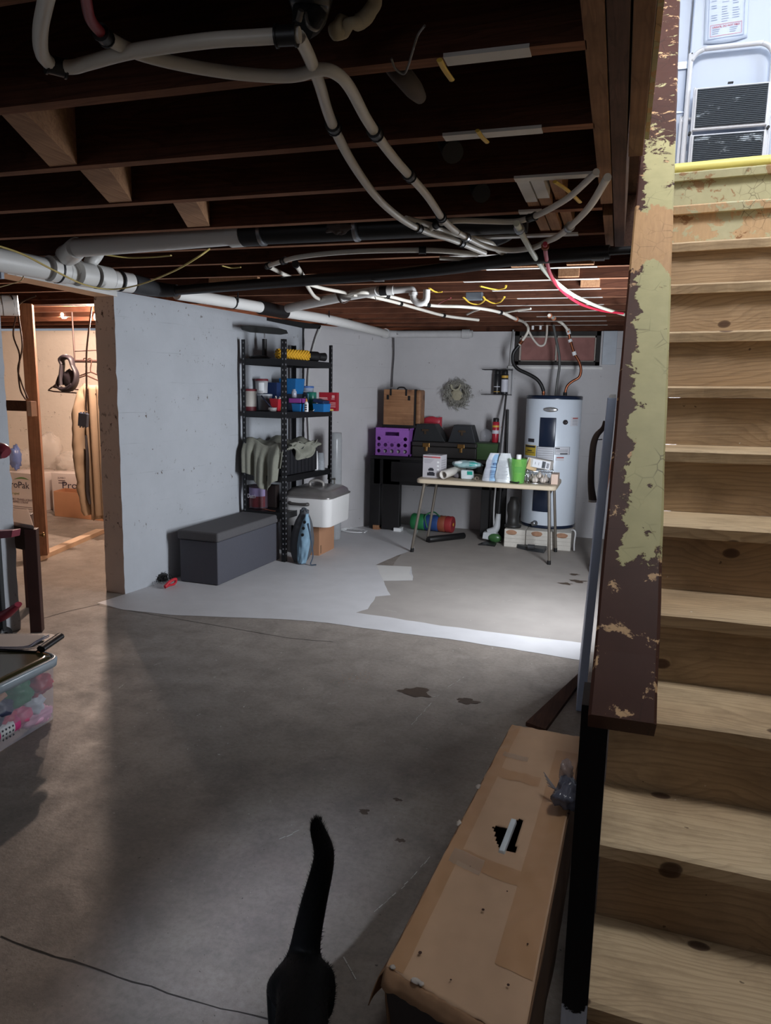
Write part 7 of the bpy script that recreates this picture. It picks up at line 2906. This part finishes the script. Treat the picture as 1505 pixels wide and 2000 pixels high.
mb = MB()
loft(mb, [rpoly(b, .05), rpoly([b[i].lerp(tp[i], .5) for i in range(4)], .05), rpoly(tp, .05)], 0, True, False)
mb.build('tub', mat(C(208, 210, 222), .22, alpha=.30, var=.03), t)
cen = sum(tp, Vector()) / 4
ex = lambda k, z: [Vector((cen.x + (p.x - cen.x) * k, cen.y + (p.y - cen.y) * k, z)) for p in tp]
mb = MB()
loft(mb, [rpoly(ex(1.0, .27), .05), rpoly(ex(1.035, .272), .055), rpoly(ex(1.045, .30), .055), rpoly(ex(1.03, .306), .055), rpoly(ex(.99, .306), .05), rpoly(ex(.985, .29), .05)], 0, False, False)
mb.build('rim', mat(C(172, 186, 196), .25, alpha=.9, var=.03), t)
mb = MB()
loft(mb, [rpoly(ex(.985, .296), .05), rpoly(ex(.97, .308), .05), rpoly(ex(.90, .310), .05)], 0, False, True)
mb.build('lid', mat(C(62, 58, 34), .15, var=.15, scale=6), t)
TOYS = [('toy', 'large red plastic toy piece near the far corner inside the tote', (-2.20, 2.31, .185), (.045, .05, .045), C(186, 60, 72), 2),
        ('toy', 'green cloth bundle inside the tote near its middle', (-2.20, 2.19, .19), (.05, .07, .05), C(40, 128, 84), 3),
        ('toy', 'navy cloth toy inside the tote near the left edge', (-2.19, 2.07, .17), (.06, .08, .06), C(42, 52, 84), 4),
        ('toy', 'deep pink toy under the green bundle in the tote', (-2.20, 2.12, .115), (.045, .055, .04), C(196, 60, 92), 5),
        ('toy', 'pink toy jug at the bottom of the tote', (-2.20, 2.20, .09), (.04, .06, .04), C(220, 96, 136), 6),
        ('toy', 'white toy with blue star at the bottom far side of the tote', (-2.20, 2.29, .10), (.03, .045, .04), C(206, 216, 226), 7),
        ('toy', 'pale pink toy at the tote bottom', (-2.20, 2.30, .045), (.03, .08, .03), C(226, 170, 196), 8),
        ('toy', 'tan toy tray high inside the tote near the left edge', (-2.17, 2.02, .24), (.05, .07, .03), C(196, 150, 120), 9),
        ('toy', 'white toy panel high inside the tote', (-2.19, 2.22, .245), (.02, .09, .02), C(200, 208, 206), 10)]
for nm, lab, p, r, c4, sd_ in TOYS:
    mb = MB()
    mb.blob(p, (r[0], r[1] * 1.15, r[2] * 1.1), 0, .45, 2.0, sd_, 24, 16)
    tag(mb.build(nm, mat(c4, .45, var=.08)), lab, 'toy', 'toys inside the tote')
t2 = thing('toy_bottle', 'pink toy bottle with a spotted white band inside the tote', 'toy', (-2.19, 2.05, .06), 0, 'toys inside the tote')
p0, p1 = Vector((-2.185, 2.0, .075)), Vector((-2.185, 2.17, .075))
mb = MB()
mb.lathe([(0, 0), (.035, .002), (.036, .05), (.036, .17), (.02, .185), (0, .186)], p0, 20, ax=(0, 1, .05))
mb.build('body', mat(C(206, 60, 128), .4), t2)
mb = MB()
mb.lathe([(.0365, .07), (.0368, .14)], p0, 20, ax=(0, 1, .05))
mb.build('white_band', mat(C(214, 216, 216), .4), t2)
mb = MB()
for i in range(12):
    q_ = p0 + Vector((.036, .08 + .05 * (i % 4) / 3, -.02 + .018 * (i // 4)))
    mb.blob(q_, (.002, .004, .005), 0, 0, n=6, m=4)
mb.build('spots', mat(C(80, 84, 96), .5), t2)
# folder lying on the tote
t = thing('folder', 'black edged folder with grey papers lying on the tote lid', 'folder', (-2.3, 2.3, .31))
fz = .318
F_ = [pt(-30, 1238, 'z', fz + .02), pt(88, 1240, 'z', fz + .02), pt(52, 1268, 'z', fz), pt(-30, 1266, 'z', fz)]
mb = MB()
mb.hexa([p - Z * .012 for p in F_], [p + Z * .0 for p in F_])
mb.build('papers', mat(C(176, 168, 164), .6, var=.04), t, bevel=.002)
mb = MB()
e0, e1 = pt(80, 1268, 'z', fz + .004), pt(118, 1242, 'z', fz + .018)
mb.tube([e0, e0.lerp(e1, .5), e1], .019, 14, 4, flat=.75)
mb.build('rolled_spine', mat(C(36, 34, 36), .3), t)
mb = MB()
g_ = [pt(-30, 1268, 'z', .3125), pt(70, 1274, 'z', .3125), pt(122, 1245, 'z', .3125), pt(95, 1240, 'z', .3125), pt(-30, 1240, 'z', .3125)]
mb.prism(g_, Z * .006)
mb.build('cover', mat(C(38, 40, 52), .4), t)
mb = MB()
for k in range(2):
    a_, b_, c_ = pt(-30, 1263 + 3 * k, 'z', fz + .004), pt(46, 1263 + 3 * k, 'z', fz + .004), pt(96, 1240 + 3 * k, 'z', fz + .024)
    mb.tube([a_, b_, b_.lerp(c_, .5), c_], .0022, 6, 4)
mb.build('edge_lines', mat(C(150, 150, 170), .4), t)

# ------------------------------------------------------------------ side table and red cart at the doorway
t = thing('side_table', 'small dark brown side table standing at the doorway, left edge', 'table', (-3.2, 3.35, 0))
tz = .62
Nn, Rr = pt(66, 1027, 'z', tz), pt(55, 994, 'z', tz)
Ll, Bb = pt(-2, 1014, 'z', tz), pt(8, 997, 'z', tz)
WTOP = wood('dark_table', C(70, 40, 32), C(50, 28, 24), 'x', 20, .35, knots=False)
mb = MB()
mb.hexa([p - Z * .022 for p in (Nn, Ll, Bb, Rr)], [p for p in (Nn, Ll, Bb, Rr)])
mb.build('tabletop', mat(C(120, 100, 92), .22, var=.06), t, bevel=.004)
cn = (Nn + Rr + Ll + Bb) / 4
ins_ = lambda p, k=.86: Vector((cn.x + (p.x - cn.x) * k, cn.y + (p.y - cn.y) * k, 0))
for p in (Nn, Ll, Bb, Rr):
    c_ = ins_(p)
    mb = MB()
    mb.box((c_.x, c_.y, .298), (.062, .062, .596), RZ(.5))
    mb.build('leg', mat(C(58, 32, 28), .45, var=.1), t, bevel=.003)
mb = MB()
P4 = [ins_(p, .82) for p in (Nn, Ll, Bb, Rr)]
mb.hexa([p + Z * .46 for p in P4], [p + Z * .597 for p in P4])
mb.build('apron', mat(C(38, 24, 24), .5), t)
mb = MB()
kp = ins_(Nn, .86).lerp(ins_(Rr, .86), .28) + Z * .53 + Vector((.03, .02, 0))
mb.lathe([(.006, 0), (.006, .02), (.014, .028), (.014, .036), (0, .038)], kp, 14, ax=(.75, .66, 0))
mb.build('knob', BRASS, t)
t = thing('wheeled_cart', 'red and black wheeled cart cut off by the left edge', 'cart', (-2.95, 2.98, 0))
mb = MB()
CY = 3.0
w3 = lambda px, py: pt(px, py, 'y', CY)
mb.tube([w3(-60, 1222), w3(0, 1205), w3(22, 1192), w3(36, 1180)], [.05, .045, .035, .024], 12, 5, flat=.6)
mb.build('base', mat(C(134, 40, 56), .4), t)
mb = MB()
mb.hexa([w3(-40, 1056), w3(22, 1050), w3(22, 1050) + Y * .06, w3(-40, 1056) + Y * .06], [w3(-40, 1040), w3(24, 1036), w3(24, 1036) + Y * .06, w3(-40, 1040) + Y * .06])
mb.build('arm', mat(C(130, 52, 66), .4), t, bevel=.004)
mb = MB()
mb.bb((w3(-70, 1130).x, CY + .01, .08), (w3(-4, 1130).x, CY + .04, .62))
mb.build('upright', mat(C(24, 28, 30), .5), t, bevel=.006)
mb = MB()
mb.tube([w3(-50, 884), w3(0, 880), w3(12, 886)], [.045, .042, .03], 12, 4)
mb.build('handle', mat(C(120, 40, 50), .4), t)
mb = MB()
cw_ = w3(-4, 1232)
cw_.z = .05
mb.lathe([(.02, -.02), (.048, -.02), (.05, -.012), (.05, .012), (.048, .02), (.02, .02)], Vector((cw_.x, CY + .03, .051)), 22, ax=(1, .0, 0))
mb.build('wheel', BLACK, t)

# ------------------------------------------------------------------ store room
bp = pt(125, 615, 'y', 5.95)
t = thing('light_bulb', 'glowing bare bulb hanging from the store room joists', 'light bulb', bp)
mb = MB()
mb.lathe([(0, -.034), (.018, -.030), (.030, -.012), (.031, .004), (.024, .024), (.014, .040), (.013, .046)], bp, 20)
gl = NT('bulb_glow')
gl.b.inputs['Base Color'].default_value = (1, .85, .7, 1)
gl.b.inputs['Emission Color'].default_value = (1.0, .75, .60, 1)
gl.b.inputs['Emission Strength'].default_value = 1900
mb.build('glass', gl.m, t)
mb = MB()
mb.cyl(bp + Z * .046, Vector((bp.x, bp.y, 2.02)) if bp.z + .05 < 2.01 else bp + Z * .09, .02, n=14)
mb.build('socket', WHITEPL, t)
hb = Vector((-4.165, 5.28, 1.945))
t = thing('light_bulb', 'second bare bulb of the store room, tucked behind the tan wall end', 'light bulb', hb)
mb = MB()
mb.lathe([(0, -.034), (.018, -.030), (.030, -.012), (.031, .004), (.024, .024), (.014, .040), (.013, .046)], hb, 20)
gl2 = gl.m.copy()
gl2.node_tree.nodes['Principled BSDF'].inputs['Emission Strength'].default_value = 3600
mb.build('glass', gl2, t)
mb = MB()
mb.cyl(hb + Z * .046, Vector((hb.x, hb.y, 2.02)), .02, n=14)
mb.build('socket', WHITEPL, t)
# framing
sb0, sb1 = pt(70, 1086, 'z', .04), pt(93, 1085, 'z', .04)
st0, st1 = pt(38, 596, 'y', sb0.y), pt(62, 596, 'y', sb1.y)
STUDM = wood('stud_wood', C(160, 120, 96), C(128, 92, 72), 'z', 24, .7)
mb = MB()
tl = (sb1 - sb0)
k_ = lambda b0, b1, z: [b0, b1, b1 + Vector((-.05, .075, 0)), b0 + Vector((-.05, .075, 0))]
b0, b1 = sb0.copy(), sb1.copy()
b0.z = b1.z = .041
t0, t1 = st0.copy(), st1.copy()
t0.z = t1.z = 1.99
mb.hexa(k_(b0, b1, 0), k_(t0, t1, 0))
struct(mb.build('trim_9', STUDM, bevel=.002), 'bare upright stud in the store room doorway')
mb = MB()
a_, b_ = pt(66, 1102, 'z', 0), pt(205, 1041, 'z', 0)
sd = Vector((-(b_ - a_).y, (b_ - a_).x, 0)).normalized() * .085
mb.hexa([a_, b_, b_ + sd, a_ + sd], [p + Z * .038 for p in (a_, b_, b_ + sd, a_ + sd)])
struct(mb.build('trim_10', mat(C(196, 168, 142), .7, var=.08)), 'pale floor plate of the store room framing')
mb = MB()
mb.bb((-7.5, 4.72, 1.985), (-3.2, 4.80, 2.018))
struct(mb.build('trim_11', JOIST), 'dark header above the stud in the store room')
bx_ = pt(60, 798, 'y', sb0.y - .02)
mb = MB()
mb.box((bx_.x + .02, bx_.y - .01, bx_.z), (.075, .045, .115), RZ(-.45))
tag(mb.build('outlet_box', mat(C(150, 124, 110), .4, .3), bevel=.004), 'grey metal outlet box mounted on the bare stud', 'outlet box')
mb = MB()
r0 = pt(-10, 791, 'y', sb0.y + .03)
mb.bb((r0.x, sb0.y + .02, r0.z - .04), (bx_.x - .01, sb0.y + .055, r0.z + .04))
struct(mb.build('trim_12', HEAD2), 'dark horizontal rail nailed to the stud')
for i, Q in enumerate((((31, 617), (26, 655), (38, 692), (36, 730), (40, 762), (50, 780)), ((36, 617), (43, 665), (42, 690), (35, 720), (41, 745), (54, 778)))):
    mb = MB()
    mb.tube([pt(a_, b_, 'y', sb0.y - .07) for a_, b_ in Q], .006, 8, 5)
    tag(mb.build('cable', mat(C(70, 52, 44), .6)), ['outer of two twisted brown cables hanging left of the stud', 'inner of two twisted brown cables hanging beside the stud'][i], 'cable', 'twisted cables on the stud')
mb = MB()
for Q in (((70, 578), (45, 588), (34, 600), (31, 617)),):
    mb.tube([pt(a_, b_, 'y', 4.3) for a_, b_ in Q], .006, 8, 5)
tag(mb.build('cable', mat(C(60, 46, 40), .6)), 'brown cable coming from under the lintel to the stud', 'cable')

# clothes rail and what hangs on it
RY_ = 5.55
rr_ = lambda px, py, y=RY_: pt(px, py, 'y', y)
t = thing('clothes_rail', 'dark iron clothes rail hung in the store room', 'rail', rr_(165, 704))
mb = MB()
p = rr_(146, 705)
mb.cyl(p, Vector((-3.42, RY_, p.z)), .014, n=12)
mb.build('rail', mat(C(58, 40, 36), .6), t)
mb = MB()
h_ = rr_(144, 686)
mb.cyl(Vector((p.x, RY_, p.z)), Vector((h_.x, RY_, 2.02)), .007, n=8)
mb.build('hanger_rod', mat(C(58, 40, 36), .6), t)
mb = MB()
mb.cyl(h_, rr_(190, 684), .005, n=8)
mb.build('upper_wire', mat(C(58, 40, 36), .6), t)
HANG = mat(C(64, 38, 30), .5)
for i, (dx, dz, yy, lab) in enumerate(((0, 0, RY_ - .05, 'wide brown hanger nearest the camera on the iron rail'), (.05, .03, RY_ - .02, 'second brown hanger behind the nearest one'))):
    mb = MB()
    c = rr_(166, 705, yy) + Vector((dx, 0, 0))
    l_, r_ = rr_(101, 759, yy) + Vector((dx, 0, dz)), rr_(236, 765, yy) + Vector((dx, 0, dz))
    ap = rr_(168, 733, yy) + Vector((dx, 0, dz))
    mb.tube([c + Vector((-.02, 0, .0)), c + Vector((-.012, 0, .02)), c + Vector((.014, 0, .02)), c + Vector((.016, 0, -.01)), ap + Vector((0, 0, .03)), ap], .005, 8, 4)
    mb.tube([ap, l_ + Vector((.03, 0, .02)), l_ + Vector((-.005, 0, .004)), l_ + Vector((.02, 0, -.025)), r_ + Vector((-.02, 0, -.025)), r_ + Vector((.005, 0, .004)), r_ + Vector((-.03, 0, .02)), ap], .006, 8, 3)
    tag(mb.build('coat_hanger', HANG), lab, 'hanger', 'hangers on the rail')
t = thing('bag', 'black bag with looped straps hanging over the rail end', 'bag', rr_(130, 730))
DKB = mat(C(34, 28, 34), .55, var=.2, scale=20)
mb = MB()
by = RY_ - .11
mb.tube([rr_(122, 712, by), rr_(120, 702, by), rr_(128, 697, by), rr_(138, 701, by), rr_(142, 714, by)], [.03, .04, .042, .035, .028], 12, 4, flat=.55)
mb.tube([rr_(122, 712, by), rr_(120, 735, by), rr_(121, 752, by)], [.03, .032, .035], 12, 4, flat=.5)
mb.tube([rr_(142, 714, by), rr_(149, 730, by), rr_(147, 748, by), rr_(138, 760, by), rr_(124, 764, by)], [.028, .032, .036, .04, .03], 12, 4, flat=.5)
mb.tube([rr_(121, 722, by), rr_(113, 742, by), rr_(114, 755, by), rr_(128, 761, by), rr_(143, 751, by)], [.012, .016, .03, .045, .035], 12, 4, flat=.5)
mb.build('straps', DKB, t)
mb = MB()
mb.blob(rr_(137, 741, by + .02), (.07, .04, .085), 0, .2, 3, 4)
mb.build('pouch', DKB, t)
t = thing('coat', 'long tan work coat hanging from the rail in the store room', 'coat', rr_(165, 880))
TANC = mat(C(150, 130, 108), .85, var=.08, scale=10, bump=.15)


def sleeve(pts_, m_):
    m1 = MB()
    m1.tube([rr_(a_, b_, y_) for a_, b_, y_, r in pts_], [r for a_, b_, y_, r in pts_], 20, 6, flat=.6)
    for i in range(len(m1.v)):
        p_ = m1.v[i]
        m1.v[i] = p_ + Vector((nz(p_, 14), nz(p_ + Y * 3, 14), 0)) * .014
    return m1


sleeve(((172, 752, RY_, .05), (163, 775, RY_ - .02, .085), (157, 810, RY_ - .05, .088), (156, 870, RY_ - .06, .078), (161, 940, RY_ - .06, .066), (168, 990, RY_ - .06, .058), (171, 1006, RY_ - .06, .05)), 0).build('sleeve', TANC, t)
mb = MB()


def coatf(uu, vv):
    a = math.pi * (uu * 1.0)
    x0, x1 = rr_(166 + 6 * vv, 800).x, rr_(212, 800).x
    zt, zb = rr_(180, 752).z, rr_(190, 1010).z
    return Vector((x0 + (x1 - x0) * uu, RY_ - .06 * math.sin(a) + .02 * math.sin(uu * 22), zt - .1 * (uu - .6) ** 2 + (zb - zt) * vv))


mb.grid(coatf, 40, 30)
mb.build('body', TANC, t, solid=.012)
mb = MB()
mb.tube([rr_(168, 850, RY_ - .085), rr_(171, 900, RY_ - .085), rr_(171, 960, RY_ - .08), rr_(176, 985, RY_ - .08)], [.012, .022, .022, .014], 10, 4, flat=.4)
mb.build('lining', mat(C(44, 40, 44), .7), t)
t = thing('switch_box', 'slate blue box dangling on a dark cable before the tan coat', 'switch box', rr_(163, 820, 5.2))
mb = MB()
p = rr_(163, 820, 5.2)
mb.box(p, (.088, .03, .112), RY(.12))
mb.build('box', mat(C(70, 82, 104), .5), t, bevel=.004)
mb = MB()
q0 = rr_(177, 560, 5.2)
mb.tube([Vector((q0.x, 5.2, 2.02)), rr_(174, 640, 5.2), rr_(169, 690, 5.2), rr_(169, 750, 5.2), rr_(168, 790, 5.2), rr_(169, 803, 5.2)], .0075, 8, 5)
mb.build('cable', mat(C(60, 44, 38), .6), t)
mb = MB()
for dx in (-.028, 0, .028):
    for dz in (-.06, .06):
        mb.box(p + Vector((dx + dz * .12, 0, dz)), (.01, .012, .012))
mb.build('lugs', mat(C(70, 82, 104), .5), t)

# boxes
PINKW = mat(C(214, 202, 196), .7, var=.03)


def propak(label, c_, w_, d_, h_, rz, left):
    t_ = thing('carton', label, 'carton', c_, 0, 'printed cartons in the store room')
    R = RZ(rz)
    m1 = MB()
    m1.box(c_ + Z * (h_ / 2 + .001), (w_, d_, h_), R)
    m1.build('body', PINKW, t_, bevel=.003)
    m1 = MB()
    f_ = c_ + R @ Vector((0, -d_ / 2 - .0012, 0))
    xr, zr = R @ X, Z
    M_ = lambda x, z: facing(f_ + xr * x + Z * z, xr, zr)
    sz = .105
    if left:
        m1.text('ProPak', sz, M_(.02, h_ * .60), 0, 'CENTER', .34)
        m1.text('Original', .04, M_(-.03, h_ * .42), 2, 'CENTER', .13)
        m1.text('JUMBO TRANSLUCENT', .034, M_(.05, h_ * .27), 1, 'CENTER', .36)
        m1.text('WRAPPED STRAW', .034, M_(.02, h_ * .20), 1, 'CENTER', .29)
        for k in range(2):
            m1.add([f_ + xr * x + Z * z for x, z in ((-.13, h_ * (.10 - .05 * k)), (.22, h_ * (.10 - .05 * k)), (.22, h_ * (.10 - .05 * k) + .005), (-.13, h_ * (.10 - .05 * k) + .005))], [(0, 1, 2, 3)], 1)
        sx0, sx1, sz0 = -.03, .20, h_ * .82
    else:
        m1.text('ProPak', sz, M_(.02, h_ * .62), 0, 'CENTER', .36)
        m1.text('JUMBO', .028, M_(-.16, h_ * .86), 1, 'CENTER', .09)
        for k in range(2):
            m1.add([f_ + xr * x + Z * z for x, z in ((-.20, h_ * (.80 - .06 * k)), (-.12, h_ * (.80 - .06 * k)), (-.12, h_ * (.80 - .06 * k) + .01), (-.20, h_ * (.80 - .06 * k) + .01))], [(0, 1, 2, 3)], 1)
        m1.text('PAJILLA', .04, M_(-.12, h_ * .34), 1, 'CENTER', .15)
        for k in range(3):
            m1.add([f_ + xr * x + Z * z for x, z in ((-.22, h_ * .06 + .012 * k), (-.06, h_ * .06 + .012 * k), (-.06, h_ * .06 + .012 * k + .004), (-.22, h_ * .06 + .012 * k + .004))], [(0, 1, 2, 3)], 1)
        sx0, sx1, sz0 = .02, .24, h_ * .84
    up_, dn = [], []
    for k in range(15):
        f = k / 14
        x = sx0 + (sx1 - sx0) * f
        zc = sz0 + .03 * math.sin(f * math.pi * .62) * 1.2 - .03 * f * f
        th = .016 * math.sin(f * math.pi) + .001
        up_.append(f_ + xr * x + Z * (zc + th / 2))
        dn.append(f_ + xr * x + Z * (zc - th / 2))
    m1.add(up_ + dn, [(k, k + 1, 16 + k, 15 + k) for k in range(14)], 3)
    m1.build('printing', [mat(C(46, 40, 60), .6), mat(C(96, 76, 82), .6), mat(C(150, 150, 110), .6), mat(C(90, 140, 70), .6)], t_)
    return t_


p1_ = pt(40, 1002, 'z', 0)
propak('left printed pale carton with green swoosh, left of the stud', Vector((-6.26, 6.70, 0)), .56, .42, .42, -.10, True)
propak('right printed pale carton with green swoosh, behind the orange box', Vector((-5.63, 6.82, 0)), .56, .42, .43, .16, False)
t = thing('open_carton', 'plain orange brown open carton on the store room floor', 'carton', (-5.3, 6.35, 0))
OR_ = mat(C(192, 140, 104), .75, var=.04)
ob = [pt(107, 1008, 'z', 0), pt(203, 1018, 'z', 0)]
dvec = Vector((-.06, .24, 0))
oq = [ob[0], ob[1], ob[1] + dvec, ob[0] + dvec]
mb = MB()
mb.add([p + Z * .002 for p in oq] + [p + Z * .27 for p in oq], [(3, 2, 1, 0), (0, 1, 5, 4), (1, 2, 6, 5), (2, 3, 7, 6), (3, 0, 4, 7)])
mb.build('body', OR_, t, solid=.005)
mb = MB()
cc = (oq[0] + oq[1]) / 2
mb.tube([cc + Vector((-.06, .1, .24)), cc + Vector((.02, .08, .285)), cc + Vector((.12, .1, .275)), cc + Vector((.24, .06, .30)), cc + Vector((.34, .1, .29))], [.03, .045, .04, .05, .04], 12, 5, flat=.7)
tag(mb.build('cloth', mat(C(44, 40, 46), .8)), 'dark cloth lying over the open orange carton', 'cloth')
CLB = mat(C(222, 214, 206), .12, var=.1, alpha=.30, scale=18, bump=.5)
for i, (px, py, r, lab) in enumerate(((98, 905, (.16, .10, .20), 'big clear plastic bag above the right printed carton'), (132, 925, (.16, .1, .10), 'low clear plastic bag right of the big clear one'), (52, 915, (.13, .09, .11), 'clear crumpled bag on the left printed carton'))):
    p = pt(px, py, 'y', 6.78)
    mb = MB()
    mb.blob((p.x, 6.76 + .05 * (i == 1), max(p.z, .43 + r[2] * 1.12)), r, 0, .28, 2.6, i * 3 + 1, 26, 18)
    tag(mb.build('plastic_bag', CLB), lab, 'bag', 'clear bags on the cartons')
p = pt(49, 891, 'y', 6.74)
mb = MB()
mb.blob((p.x, 6.60, p.z), (.065, .05, .13), 0, .4, 2.6, 12, 20, 14)
tag(mb.build('plastic_bag', mat(C(110, 136, 200), .2, var=.15, alpha=.75)), 'blue crumpled plastic bag left of the stud', 'bag')
mb = MB()
p = pt(62, 1111, 'z', .008)
mb.box(p + Z * .003, (.09, .03, .014), RZ(.4))
tag(mb.build('wood_scrap', mat(C(40, 30, 28), .7)), 'little dark scrap on the floor by the side table', 'scrap')
